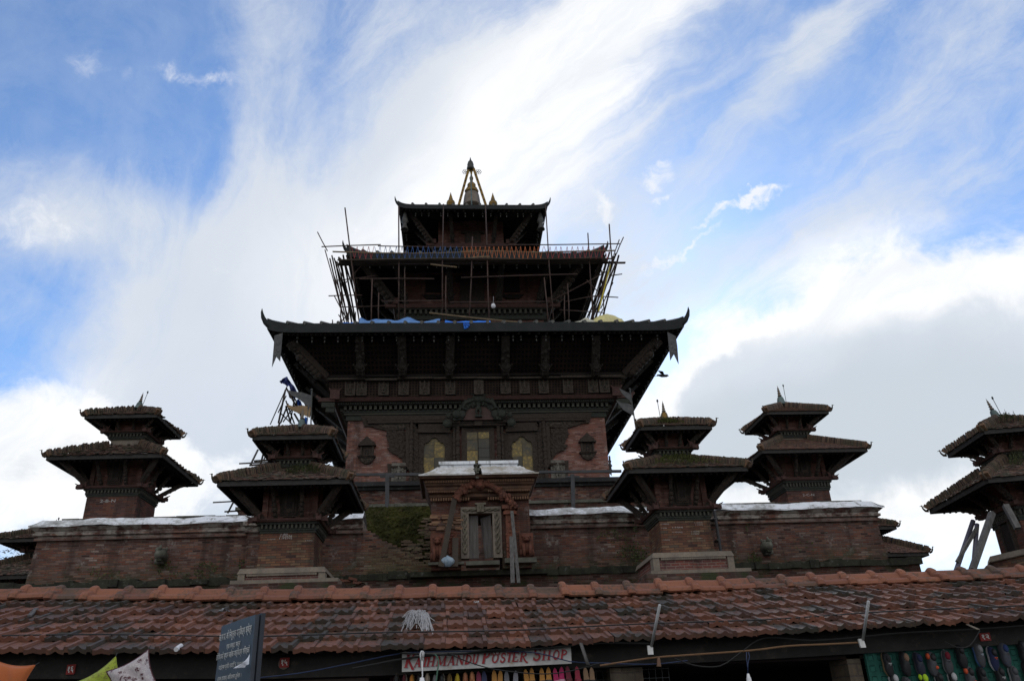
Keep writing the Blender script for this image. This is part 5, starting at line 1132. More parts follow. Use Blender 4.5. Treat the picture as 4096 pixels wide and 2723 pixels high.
for s_ in (-1, 1):
    c = k6(862+s_*165, 550); m.tube([k6(862+s_*60, 590), k6(862+s_*110, 560), c], .022, 5)
    for i in range(6): a = i*math.pi/3; o = Vector((math.cos(a)*.12, 0, math.sin(a)*.12)); m.tube([c+o+Vector((math.cos(t_)*.07, 0, math.sin(t_)*.07)) for t_ in [j*.9 for j in range(8)]], .014, 4)
m.build('scroll_ornament', 'bell_metal', cr)
for px, py in ((333, 1380), (1395, 1390)):
    c = k6(px, py, 38.6); m = MB(); m.lathe([(wd(r)*.97, wd(z)) for r, z in [(85, -90), (80, -20), (105, 10), (110, 50), (95, 95), (60, 125), (52, 180), (38, 215), (42, 225), (30, 240), (33, 252), (24, 268), (26, 278), (16, 300), (18, 312), (8, 330), (12, 345), (3, 362)]], (c.x, c.y, c.z), 16); m.build('side_spire', 'gilt', T_, True)
# big tassel bells at the corners of the top roof
for px in (708, 1617):
    for k_, sy in ((0, 1),):
        c = L(1200+px/1.685, 600+420/1.685, 36.4); m = MB(); m.lathe([(.03, .3), (.06, .1), (.10, -.2), (.16, -.45), (.20, -.62), (.10, -.72), (.12, -.86), (.17, -.98), (.22, -1.12), (.19, -1.12), (0, -1.0)][::-1], (0, 0, 0), 12)
        at_base(MB().add([tuple(Vector(q)+c+LO) for q in m.v], m.f), 'hanging_ornament', 'bell_metal', c+LO, 'large bell-shaped metal ornament hanging under a corner of the topmost roof', 'ornament', 'hanging ornaments of the top roof', True)
# ---------------------------------------------------------------- metal banners and flags
M['flag_metal'] = m_noise('dull sheet-metal flag', (.085, .085, .083), (.05, .052, .052), 3, .6, .4, bs=.3, c3=(.13, .12, .10))
M['flag_ochre'] = m_noise('ochre sheet-metal flag', (.25, .165, .085), (.16, .105, .06), 3, .6, .3, bs=.3)
def flat(pts, Y, th=.02, f=P, bend=.0):
    q = [f(x, y, Y=Y) for x, y in pts]; b = MB(); b.prism([(p.x, p.z) for p in q], Y-th/2, Y+th/2); return b, q[0]
a2 = lambda x, y: (1000+x/3.932, 1230+y/3.932); z2_ = lambda x, y: (1000+x/1.3106, 1230+y/1.3106); a3 = lambda x, y: (x/1.5727, 1500+y/1.5727); a4 = lambda x, y: (2350+x/3.136, 1500+y/3.136)
def banner(pts, Y, lab, m='flag_metal'):
    b, q = flat(pts, Y); x = sum(p[0] for p in pts)/len(pts); y = sum(p[1] for p in pts)/len(pts); c = P(x, y, Y=Y)
    lumps(b, [(p.x, p.z) for p in (P(x+(px-x)*.5, y+(py-y)*.5, Y=Y) for px, py in pts)], Y-.01, 12, .06, .3, random.Random(3)); at_base(b, 'metal_banner', m, q, lab, 'banner', 'swallow-tailed metal banners of the main roof')
banner([a2(*p) for p in ((385, 440), (515, 400), (475, 850), (415, 775), (345, 940), (372, 620))], 29.9, 'swallow-tailed metal banner hanging under the eave corner above the three-flag pole')
banner([z2_(*p) for p in ((2188, 128), (2232, 150), (2240, 200), (2247, 297), (2222, 245), (2203, 278), (2193, 180))], 29.9, 'swallow-tailed metal banner hanging under the eave corner near the flying bird')
banner([z2_(*p) for p in ((1879, 775), (1889, 778), (1897, 882), (1884, 868))], 36, 'narrow dark metal banner hanging beside the outer brick edge of the temple')
def flagpole(p0, p1, Y, flags, lab):
    a, b = P(*p0, Y=Y), P(*p1, Y=Y); r = empty('flag_pole', b, lab, 'flagpole', 'poles with metal flags'); m = MB(); m.tube([a, b], .026, 8); m.ball(a, .05, 6, 5); m.build('pole', 'bell_metal', r, world=True)
    for pts, mm in flags: f_, _ = flat(pts, Y-.02, .025); f_.build('flag', mm, r, world=True)
flagpole(a3(1962, 92), a3(1952, 460), 29.0, [([a3(*p) for p in ((1803, 93), (1850, 103), (1900, 108), (1960, 128), (1958, 205), (1930, 190), (1880, 150), (1835, 128))], 'flag_metal'), ([a3(*p) for p in ((1800, 182), (1850, 198), (1900, 190), (1955, 200), (1950, 268), (1905, 248), (1850, 228), (1815, 205))], 'flag_ochre')], 'flagpole carrying one grey and one ochre metal flag behind the tawny shrine')
flagpole(a4(530, 175), a4(612, 700), 28.5, [([a4(*p) for p in ((395, 165), (455, 195), (520, 225), (540, 250), (552, 368), (520, 310), (475, 275), (435, 235))], 'flag_metal'), ([a4(*p) for p in ((357, 312), (430, 350), (500, 355), (555, 370), (588, 510), (520, 480), (455, 440), (400, 380))], 'flag_metal')], 'slanting flagpole carrying two dull grey metal flags behind the weedy shrine')
# ---------------------------------------------------------------- scaffolding round the middle roof
SC = empty('scaffold', (1.1, 33.2, 17.3), 'rusty steel and bamboo scaffold standing on the main roof round the middle roof', 'scaffold')
z1 = lambda x, y: (1200+x/1.685, 600+y/1.685); r5 = lambda x, y: (2100+x/3.565, 880+y/3.565)
def pole(a, b, Y0, Y1=None, r=.045, m='rust_pole', f=z1):
    a, b = P(*f(*a), Y=Y0), P(*f(*b), Y=Y0 if Y1 is None else Y1); k = MB(); mid = a.lerp(b, .5)+Vector((rng.uniform(-.03, .03), 0, rng.uniform(-.03, .03))); k.tube([a, mid, b], r, 7); k.build('pole', m, SC, True, world=True)
g = random.Random(14)
for a, b in (((303, 390), (402, 1180)), ((665, 378), (665, 1185)), ((967, 365), (960, 1185)), ((1250, 370), (1262, 770)), ((1263, 740), (1276, 1185)), ((1162, 585), (1138, 1185)), ((1655, 372), (1712, 1190)), ((1940, 560), (1978, 1190)), ((2084, 500), (2106, 770)), ((705, 800), (705, 1185)), ((983, 850), (985, 1185)), ((487, 870), (480, 1185)), ((531, 960), (530, 1185)), ((1646, 860), (1674, 1185)), ((1803, 900), (1813, 1185)), ((1782, 980), (1786, 1185))): pole(a, b, 33.15+g.uniform(-.15, .1), None, g.uniform(.028, .036))
for a, b, m_ in (((145, 652), (545, 638), 'rust_pole'), ((525, 647), (1285, 656), 'rust_pole'), ((1250, 641), (2155, 632), 'rust_pole'), ((220, 685), (700, 697), 'bamboo'), ((660, 698), (1170, 688), 'bamboo'), ((1080, 684), (1600, 690), 'bamboo'), ((1560, 692), (2122, 678), 'bamboo'), ((350, 742), (1280, 735), 'rust_pole'), ((1240, 730), (2060, 722), 'rust_pole'),
                 ((400, 868), (905, 868), 'rust_pole'), ((1085, 860), (1870, 836), 'rust_pole'), ((550, 1018), (965, 1014), 'rust_pole'), ((870, 1097), (1462, 1160), 'bamboo'), ((1010, 1025), (1700, 1020), 'rust_pole'), ((700, 1160), (1720, 1165), 'rust_pole'), ((1130, 730), (1280, 720), 'bamboo'), ((880, 770), (1057, 790), 'bamboo')): pole(a, b, 33.05+g.uniform(-.05, .05), None, .029 if m_ == 'rust_pole' else .038, m_)
for i in range(11):     # bamboo walkway along the front
    y = 733+i*3.4+g.uniform(-2, 2); x0 = 250+g.uniform(-20, 60); x1 = 2150+g.uniform(-120, 50); xm = g.uniform(900, 1500); Y = 33.0+i*.075
    pole((x0, y+10), (xm+60, y+g.uniform(-2, 8)), Y, None, g.uniform(.028, .05), 'dark_bamboo'); pole((xm, y+4), (x1, y-4), Y, None, g.uniform(.028, .05), 'dark_bamboo')
for (x0, x1, zy) in ((205, 345, 700), (2145, 2020, 705)):       # the walkways down both flanks, seen end on
    for i in range(13):
        x = x0+(x1-x0)*i/12+g.uniform(-6, 6); y = zy-20+g.uniform(0, 75); a = P(*z1(x, y), Y=33.0+g.uniform(0, 1.2)); k = MB(); b = Vector((a.x+g.uniform(-.5, .5), 45+g.uniform(-1, 2), a.z+g.uniform(-.9, .5))); k.tube([a, a.lerp(b, .5)+Vector((g.uniform(-.05, .05), 0, g.uniform(-.05, .05))), b], g.uniform(.03, .05), 6); k.build('pole', 'dark_bamboo' if i % 4 else 'rust_pole', SC, True, world=True)
for s_, X0 in ((-1, P(*z1(250, 760), Y=33.5).x), (1, P(*z1(2080, 760), Y=33.5).x)):
    for Y in (36.0, 39.0, 42.0): k = MB(); k.tube([(X0, Y, 17.6), (X0+s_*.15, Y, 22.4+g.uniform(0, .8))], .032, 6); k.build('pole', 'rust_pole', SC, True, world=True)
for a, b in (((118, 553), (185, 680)), ((168, 672), (300, 1165)), ((222, 825), (330, 1140)), ((230, 980), (330, 1165)), ((192, 983), (420, 978)), ((275, 1058), (585, 1048)), ((230, 881), (505, 848)), ((308, 895), (415, 778)), ((270, 1168), (335, 1085)), ((260, 1110), (285, 1165)), ((218, 1145), (214, 1175))): pole(a, b, 33.6, None, .026)
for a, b in (((1405, 245), (1305, 480)), ((1345, 280), (1265, 500)), ((1310, 595), (1180, 900)), ((1255, 890), (1080, 1260)), ((1110, 1270), (1055, 1390)), ((1385, 770), (1205, 797)), ((1330, 1103), (960, 1090)), ((1140, 1320), (490, 1280)), ((575, 1163), (1065, 1070)), ((880, 855), (1075, 1050)), ((400, 1140), (1160, 735)), ((1160, 720), (1010, 1420)), ((1220, 640), (930, 1440)), ((1265, 590), (1000, 1400))): pole(a, b, 33.6, None, .027, 'rust_pole', r5)
M['rope_red'] = m_plain('red rope', (.30, .03, .035)); M['rope_blue'] = m_plain('blue rope', (.025, .075, .22)); M['rope_orange'] = m_plain('orange rope', (.42, .11, .025)); M['rope_yellow'] = m_plain('yellow rope', (.5, .4, .03))
for x0, x1, m_ in ((350, 500, 'rope_red'), (500, 1090, 'rope_blue'), (1095, 1640, 'rope_orange'), (1650, 2090, 'rope_red')):
    n = int((x1-x0)/(15 if m_ == 'rope_orange' else 18)); k = MB(); pt = []
    for i in range(n+1): x = x0+(x1-x0)*i/n+g.uniform(-4, 4); pt.append(P(*z1(x, 650 if i % 2 == 0 else 732+g.uniform(-4, 4)), Y=33.0))
    for a, b in zip(pt, pt[1:]): k.tube([a, b], .011, 4, False)
    k.build('safety_rope', m_, SC, world=True)
k = MB(); k.tube([P(*r5(1215, 640), Y=33.5), P(*r5(1050, 1300), Y=33.5)], .035, 5); k.build('safety_rope', 'rope_yellow', SC, world=True)
# bamboo scaffold behind the tawny shrine
SB = empty('scaffold', (-8.2, 37, 10.2), 'rickety bamboo scaffold with blue sheets behind the tawny shrine', 'scaffold')
for x0, y0, x1, y1 in ((1700, 310, 1805, 72), (1575, 565, 1622, 470), (1505, 556, 1742, 544), (1570, 567, 1757, 552), (1340, 800, 1468, 793), (1432, 868, 1468, 798), (1412, 858, 1520, 851), (1752, 300, 1795, 95), (1798, 160, 1852, 305), (1828, 300, 1798, 195), (1772, 245, 1845, 315), (1855, 130, 1825, 305), (1882, 150, 1780, 295), (1858, 150, 1905, 300), (1800, 80, 1900, 260), (1660, 530, 1720, 400), (1740, 560, 1745, 520), (1810, 215, 1900, 205), (1765, 300, 1812, 180), (1850, 240, 1885, 300), (1838, 200, 1880, 240), (1750, 235, 1800, 130), (1700, 470, 1760, 300), (1640, 556, 1660, 480), (1600, 540, 1745, 530)):
    a, b = P(*a3(x0, y0), Y=36.5+g.uniform(-.5, .5)), P(*a3(x1, y1), Y=36.5+g.uniform(-.5, .5)); k = MB(); k.tube([a, b], g.uniform(.028, .05), 6); k.build('pole', 'dark_bamboo' if g.random() < .7 else 'grey_wood', SB, True, world=True)
M['tarp_navy'] = m_noise('navy sheet', (.02, .03, .12), (.035, .05, .2), 2, .6, bs=.3); M['tarp_blue'] = m_noise('bright blue sheet', (.02, .13, .55), (.03, .20, .70), 3, .5, bs=.4); M['tarp_pale'] = m_noise('faded blue sheet', (.13, .26, .50), (.07, .18, .42), 2.5, .5, bs=.4); M['tarp_yellow'] = m_noise('yellow sheet', (.62, .55, .22), (.50, .45, .24), 2, .6, bs=.4); M['tarp_cream'] = m_noise('cream sheet', (.55, .52, .40), (.42, .40, .30), 3, .7, bs=.4)
def cloth(pts, Y, m, lab, nm='tarpaulin', grp=None, amp=.12, seed=1):
    """crumpled sheet filling an outline, hung in depth"""
    q = [P(x, y, Y=Y) for x, y in pts]; n = len(q)//2; a, b = q[:n], q[n:][::-1]; g_ = random.Random(seed); k = MB()
    def f(u, v):
        t_ = u*(n-1); i = min(n-2, int(t_)); h = t_-i; p = a[i].lerp(a[i+1], h).lerp(b[i].lerp(b[i+1], h), v); return p+Vector((0, amp*math.sin(u*17+seed)*math.cos(v*5+seed)+g_.uniform(-.03, .03), .02*math.sin(u*23)))
    k.sheet(24, 8, f); c = sum((Vector(p) for p in k.v), Vector())/len(k.v); at_base(k, nm, m, c, lab, 'tarpaulin' if nm == 'tarpaulin' else 'sheet', grp, True)
cloth([a3(*p) for p in ((1758, 42), (1780, 22), (1808, 8), (1815, 30), (1845, 60), (1872, 110), (1858, 150), (1830, 120), (1822, 75), (1798, 62), (1780, 55), (1765, 48))], 36.2, 'tarp_navy', 'dark navy sheet flapping from the top of the bamboo scaffold')
cloth([a3(*p) for p in ((1812, 110), (1830, 105), (1850, 112), (1862, 140), (1835, 152), (1818, 140))], 36.4, 'tarp_navy', 'scrap of navy sheet caught halfway down the bamboo scaffold', seed=3)
cloth([a3(*p) for p in ((1868, 150), (1890, 160), (1902, 190), (1895, 215), (1880, 200), (1870, 180))], 36.1, 'tarp_blue', 'small blue sheet under the grey metal flag', seed=4)
cloth([a3(*p) for p in ((1902, 300), (1908, 275), (1922, 262), (1938, 268), (1932, 310), (1920, 318), (1912, 318), (1906, 312))], 29.6, 'tarp_blue', 'bright blue bundle beside the finial of the tawny shrine', seed=5)
def roof_tarp(x0, x1, y0, h, m, lab, seed, sag=0.0):
    a, b = P(x0, y0, Y=30.3), P(x1, y0, Y=30.3); g_ = random.Random(seed); k = MB(); nu = max(12, int((b.x-a.x)*8)); hs = [h*g_.uniform(.35, 1.1) for _ in range(nu+1)]
    for _ in range(2): hs = [(hs[max(0, i-1)]+hs[i]*2+hs[min(nu, i+1)])/4 for i in range(nu+1)]
    def f(u, v):
        e = math.sin(math.pi*min(1, max(0, u)))**.35 if sag else 1; i = int(round(u*nu)); zz = (ze1+ZB)+.02+v*.55*.26*2; top = math.sin(math.pi*v)**.7
        return Vector((a.x+(b.x-a.x)*u+g_.uniform(-.02, .02), 30.02+v*1.3+g_.uniform(-.02, .02), zz+hs[i]*top*e+(-.10*abs(math.sin(u*21+seed)) if v == 0 else 0)))
    k.sheet(nu, 8, f); at_base(k, 'tarpaulin', m, (a+b)/2, lab, 'tarpaulin', None, True)
roof_tarp(1370, 1450, 1288, .26, 'tarp_blue', 'strong blue tarpaulin end on the main roof eave under the scaffold', 1)
roof_tarp(1440, 1760, 1286, .46, 'tarp_pale', 'long pale blue tarpaulin rumpled along the main roof eave', 2)
roof_tarp(1780, 1960, 1290, .32, 'tarp_blue', 'bright blue tarpaulin with a flap over the middle of the main roof eave', 6)
cloth([z2_(*p) for p in ((1116, 78), (1130, 80), (1150, 82), (1152, 95), (1138, 108), (1122, 112))], 29.93, 'tarp_blue', 'bright blue flap drooping over the eave edge of the main roof', seed=8, amp=.03)
roof_tarp(2285, 2400, 1288, .42, 'tarp_cream', 'cream coloured tarpaulin with peaked folds beside the yellow one', 4, 1)
roof_tarp(2370, 2500, 1286, .80, 'tarp_yellow', 'big yellow tarpaulin bulging on the main roof eave', 9, 1)
# bird in flight
b = MB(); c = P(2648, 1502, Y=28); b.tube([c+Vector((-.2, 0, .03)), c, c+Vector((.18, 0, -.01)), c+Vector((.27, 0, 0))], [.02, .07, .05, .01], 8); b.add([c+Vector((.1, 0, .03)), c+Vector((-.12, .1, .05)), c+Vector((-.3, .38, .12)), c+Vector((-.05, .3, .1))], [(0, 1, 2, 3)]); b.add([c+Vector((.1, 0, .03)), c+Vector((-.08, -.1, .04)), c+Vector((-.26, -.4, .06)), c+Vector((-.02, -.3, .05))], [(0, 1, 2, 3)]); b.ball(c+Vector((.2, 0, .01)), .045, 6, 5)
at_base(b, 'bird', m_plain('dark feathers', (.02, .02, .02)), c, 'dark bird flying past the outer eave of the main roof', 'bird')

m = MB(); c = P(*z1(1303, 1050), Y=33.0); m.ball((c.x, c.y, c.z), (.11, .10, .13), 10, 8); m.tube([c+Vector((0, 0, .12)), c+Vector((.02, 0, .5))], .006, 4)
at_base(m, 'globe_lamp', m_plain('white glass globe', (.55, .55, .57), .3), c, 'white globe lamp hanging in the scaffold before the middle storey', 'lamp', None, True)
# ---------------------------------------------------------------- the row of low shops in front
EY, RY = 9.5, 11.8
ZE = [(-9, 2.50), (-4.88, 2.37), (-2.13, 2.275), (.74, 2.25), (3.56, 2.28), (6.71, 2.34), (12, 2.46)]
ZR = [(-12, 3.40), (-6.22, 3.26), (-2.71, 3.15), (.94, 3.07), (4.53, 3.10), (8.53, 3.14), (14, 3.22)]
def lerp(t, x):
    for (a, b), (c, d) in zip(t, t[1:]):
        if x <= c: return b+(d-b)*(x-a)/(c-a)
    return t[-1][1]
def roofpt(x, s):     # s: 0 at the eave, 1 at the ridge
    return Vector((x, EY+(RY-EY)*s, lerp(ZE, x)*(1-s)+lerp(ZR, x*(1+.0))*s+.02*math.sin(x*1.3+s*2)*s))
SR = empty('shop_row', (.6, 11, 0), 'long low row of shops with a mossy red clay tile roof and dark shop fronts', 'shops')
us = [0, .04, .16, .24, .30, .36, .40, .44, .50, .58, .70, .755, .775, .945, .965, 1.0]; vs_ = [0, .25, .42, .52, .62, .78, .9, 1.0]
def tile_h(u, v):
    h = .0
    if .765 <= u <= .955: h = .027
    elif u > .955: h = .006
    elif u < .1: h = .010*(1-u/.1)
    d = (u-.40)/.13; e = max(0, (v-.72)/.28); h += .034*math.exp(-d*d)*e*e
    d2 = ((u-.40)/.10)**2+((v-.50)/.12)**2; h += .026*math.exp(-d2)
    return h
g = random.Random(50); tl = MB(); TW = .238; rows = 6; X0, X1 = -8.2, 11.0
for j in range(rows+1):
    s0 = j/6.35; n = int((X1-X0)/TW); off = g.uniform(-.02, .02)+(.0 if j % 2 == 0 else .03)
    for i in range(n):
        x = X0+i*TW+off+g.uniform(-.008, .008); ln = .455; tilt = .040+g.uniform(-.006, .012); yaw = g.gauss(0, .012); dz = g.uniform(-.004, .006)
        if g.random() < .012: dz += .02; yaw += .04
        c = roofpt(x+TW/2, s0); up = (roofpt(x+TW/2, min(1.02, s0+.15))-c).normalized(); nr = Vector((1, 0, 0)).cross(up).normalized(); W_ = TW+.004; Vs = []; st = g.uniform(.6, 1.2)
        for v in vs_:
            for u in us:
                Vs.append(Vector((x, 0, 0))+Vector((W_*u+yaw*(1-v)*ln, 0, 0))+Vector((0, c.y, c.z))+up*(ln*(1-v)-.02)+nr*(tile_h(u, v)*st+tilt*v+dz+.012))
        k = len(us); m_ = len(vs_); F_ = [(b*k+a, (b+1)*k+a, (b+1)*k+a+1, b*k+a+1) for b in range(m_-1) for a in range(k-1)]
        base = len(Vs)
        for a in range(k): p = Vs[(m_-1)*k+a]; Vs.append(p-nr*(.058+.006*(.765 <= us[a] <= .955)-.012*math.exp(-((us[a]-.2)/.08)**2)-.010*math.exp(-((us[a]-.62)/.08)**2))+up*.008)
        F_ += [((m_-1)*k+a, base+a, base+a+1, (m_-1)*k+a+1) for a in range(k-1)]
        Vs.append(Vs[k-1]-nr*.03); Vs.append(Vs[m_*k-1]-nr*.03); F_.append((k-1, (m_-1)*k+k-1, len(Vs)-1, len(Vs)-2))
        tl.add(Vs, F_)
rf = tl.build('tile_roof', 'shop_tile', SR, world=True)
m = MB(); n = 40
m.sheet(n, 4, lambda u, v: roofpt(X0+(X1-X0)*u, .02+v*.98)-Vector((0, 0, .02))); m.sheet(n, 4, lambda u, v: roofpt(X0+(X1-X0)*u, .16+v*.84)-Vector((0, 0, .08)))
m.sheet(n, 2, lambda u, v: Vector((X0+(X1-X0)*u, RY+2.6*v, lerp(ZR, X0+(X1-X0)*u)-.9*v-.01))); m.build('roof_deck', 'black_wood', rf, world=True)
rc = MB(); x = X0; g = random.Random(61)
while x < X1+.2:
    wd = .462+g.uniform(-.012, .012); z = lerp(ZR, x)+.04+g.uniform(-.008, .012); ty = g.uniform(-.02, .02); tz = g.uniform(-.012, .012)
    fy, by, fz, tz_ = RY-.34, RY-.02, z-.035, z+.055
    prof = [(fy-.01, fz-.05), (fy, fz-.012), (fy+.05, fz+.022), (by-.1, tz_-.045), (by-.075, tz_-.015), (by-.045, tz_+.025), (by, tz_+.045), (by+.045, tz_+.025), (by+.08, tz_-.03), (by+.34, fz-.03)]
    Vs = []; F_ = []; us2 = [(-.055, .012), (-.045, .034), (-.015, .046), (.02, .046), (.05, .034), (.062, .008), (.09, 0), (wd-.1, 0), (wd-.02, .004)]
    for u, h in us2:
        for i, (py, pz_) in enumerate(prof):
            a = prof[max(0, i-1)]; b = prof[min(len(prof)-1, i+1)]; d = Vector((0, b[0]-a[0], b[1]-a[1])).normalized(); nn = Vector((0, -d.z, d.y)); sag = -.006*math.sin(math.pi*min(1, max(0, u/wd))) if 1 < i < 6 else 0
            Vs.append(Vector((x+u+tz*.5*(i/9), py+ty, pz_+tz*u/wd))+nn*(h+sag))
    k = len(prof)
    for a in range(len(us2)-1): F_ += [(a*k+i, (a+1)*k+i, (a+1)*k+i+1, a*k+i+1) for i in range(k-1)]
    b0 = len(Vs)
    for a in range(len(us2)): p = Vs[a*k]; Vs.append(p+Vector((0, .03, -.02)))
    F_ += [(b0+a, b0+a+1, (a+1)*k, a*k) for a in range(len(us2)-1)]; F_.append(tuple(range(k))[::-1])
    rc.add(Vs, F_); x += wd
rc.build('ridge_tile', 'ridge_cap', SR, world=False, smooth=False) if False else rc.build('ridge_tiling', 'ridge_cap', SR, world=True)
# fascia beam, shop fronts
fz = lambda x, y: P(x, y, Y=9.86).z
m = MB(); xs = [-8, -4.9, -2.1, .74, 3.6, 6.8, 11]
for a, b in zip(xs, xs[1:]):
    za, zb_ = lerp(ZE, a)-.235, lerp(ZE, b)-.235
    m.hexa([(a, 9.86, za), (b, 9.86, zb_), (b, 9.98, zb_), (a, 9.98, za), (a, 9.86, lerp(ZE, a)+.06), (b, 9.86, lerp(ZE, b)+.06), (b, 9.98, lerp(ZE, b)+.06), (a, 9.98, lerp(ZE, a)+.06)])
M['fascia_wood'] = m_noise('grimy fascia board', (.030, .026, .023), (.018, .016, .014), 2, .85, bs=.5, c3=(.055, .045, .036)); m.build('fascia_beam', 'fascia_wood', SR, world=True)
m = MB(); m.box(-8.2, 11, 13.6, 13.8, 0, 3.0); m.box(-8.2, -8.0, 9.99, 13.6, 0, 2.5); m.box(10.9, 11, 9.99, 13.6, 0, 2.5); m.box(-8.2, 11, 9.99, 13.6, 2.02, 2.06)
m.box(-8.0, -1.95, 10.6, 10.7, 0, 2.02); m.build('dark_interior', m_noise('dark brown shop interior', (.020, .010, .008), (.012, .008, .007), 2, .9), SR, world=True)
px = lambda x, Y=9.95: P(x, 2700, Y=Y).x
for x0, x1, mm in ((2440, 2572, 'stone'), (3398, 3452, 'shrine_brick')):
    m = MB(); m.box(px(x0, 10.0), px(x1, 10.0), 9.99, 10.5, 0, 2.06); m.build('pillar', 'pale_pillar' if mm == 'stone' and 'pale_pillar' in M else m_brick('pillar blocks', [(.10, .08, .06), (.15, .115, .08), (.12, .10, .075)], bw=.3, bh=.14, mw=.01), SR, world=True)
m = MB(); m.box(px(1180, 10.05), px(1475, 10.05), 10.05, 10.15, 0, 2.05); m.build('tiled_panel', lattice_mat('small wall tiles', (.10, .075, .065), (.135, .10, .088), .10, .10), SR, world=True)
m = MB()
for i in range(26): x = px(2010, 10.2)+i*.08; m.bar((x, 10.2, .6), (x, 10.2, 2.05), .007, .007)
for i in range(14): z = .7+i*.1; m.bar((px(2010, 10.2), 10.195, z), (px(2010, 10.2)+2.0, 10.195, z), .007, .007)
m.build('wire_grid', 'steel', SR, world=True)
m = MB(); m.box(px(1560, 10.1), px(1990, 10.1), 10.1, 10.16, .3, 2.05); m.build('display_cloth', m_plain('dark maroon cloth', (.03, .008, .012), .9), SR, world=True)
# ---- the shop sign
q = lambda x, y, Y=9.62: P(1600+x/2.775, 2560+y/2.775, Y=Y)
TL, TR, BL, BR = q(22, 128), q(1896, 66), q(22, 348), q(1905, 255)
sg = empty('shop_sign', ((BL+BR)/2), 'long white sign with red slanted lettering under the eave, above the hanging slippers', 'sign')
m = MB(); D_ = Vector((0, .03, 0)); m.hexa([BL, BR, BR+D_, BL+D_, TL, TR, TR+D_, TL+D_]); M['sign_white'] = m_noise('weathered white sign paint', (.50, .49, .47), (.40, .385, .36), 2.5, .6, bs=.1, c3=(.30, .22, .15)); m.build('board', 'sign_white', sg, world=True)
M['sign_red'] = m_noise('red sign paint', (.34, .018, .022), (.24, .012, .018), 6, .5, bs=0); M['sign_grey'] = m_plain('grey sign shadow', (.20, .20, .21), .6)
arc = lambda cx, cy, rx, ry, a0, a1, n=9: [(cx+rx*math.cos(R_(a0+(a1-a0)*i/n)), cy+ry*math.sin(R_(a0+(a1-a0)*i/n))) for i in range(n+1)]
TK, TN = .20, .085
sf = lambda x, y, w_=.2: ([(x-w_, y), (x+w_, y)], .06)
GL = {'K': [([(.2, .03), (.2, .97)], TK), ([(.25, .45), (.85, .96)], TN), ([(.38, .52), (.78, .12), (.98, -.10), (1.12, -.12)], .17), sf(.2, .03), sf(.2, .97), sf(.83, .97, .15)],
      'A': [([(.12, .03), (.5, .98)], TN), ([(.48, .98), (.84, .03)], TK), ([(.25, .35), (.7, .35)], .08), sf(.1, .03, .14), sf(.84, .03, .18)],
      'T': [([(.5, .03), (.5, .95)], TK), ([(.02, .93), (.98, .93)], .12), ([(.04, .95), (.04, .72)], .06), ([(.96, .95), (.96, .72)], .06), sf(.5, .03, .2)],
      'H': [([(.18, .03), (.18, .97)], TK), ([(.82, .03), (.82, .97)], TK), ([(.2, .5), (.8, .5)], TN), sf(.18, .03), sf(.18, .97), sf(.82, .03), sf(.82, .97)],
      'M': [([(.12, .03), (.16, .97)], TN), ([(.16, .97), (.5, .12)], TK), ([(.5, .1), (.84, .97)], TN), ([(.84, .97), (.88, .03)], TK), sf(.12, .03, .14), sf(.88, .03, .16)],
      'N': [([(.14, .03), (.14, .97)], TN), ([(.14, .97), (.84, .05)], TK), ([(.86, .03), (.86, .97)], TN), sf(.14, .03, .15), sf(.86, .97, .15)],
      'D': [([(.18, .03), (.18, .97)], TK), (arc(.2, .5, .68, .44, 90, -90), .15), sf(.16, .03, .16), sf(.16, .97, .16)],
      'U': [([(.16, .97), (.16, .4)]+arc(.5, .36, .34, .33, 180, 360)+[(.84, .97)], .15), sf(.16, .97), sf(.84, .97, .15)],
      'P': [([(.2, .03), (.2, .97)], TK), (arc(.24, .70, .60, .25, 90, -90), .14), sf(.2, .03), sf(.18, .97, .16)],
      'O': [(arc(.5, .5, .40, .45, 0, 360, 18), .15)],
      'S': [(arc(.5, .73, .32, .23, 20, 250, 8)+arc(.5, .27, .36, .24, 90, -160, 9), .15), ([(.84, .95), (.84, .70)], .05), ([(.12, .05), (.12, .32)], .05)],
      'E': [([(.2, .03), (.2, .97)], TK), ([(.1, .94), (.9, .94)], .10), ([(.2, .5), (.7, .5)], TN), ([(.1, .05), (.94, .05)], .10), ([(.92, .05), (.95, .28)], .06), ([(.88, .94), (.88, .74)], .06)],
      'R': [([(.2, .03), (.2, .97)], TK), (arc(.24, .72, .52, .23, 90, -90), .13), ([(.42, .48), (.74, .10), (.96, -.10), (1.1, -.10)], .16), sf(.2, .03), sf(.18, .97, .16)]}
ux = (BR-BL).normalized(); uz = Vector((0, 0, 1)); kpx = (q(1000, 200)-q(900, 200)).length/100
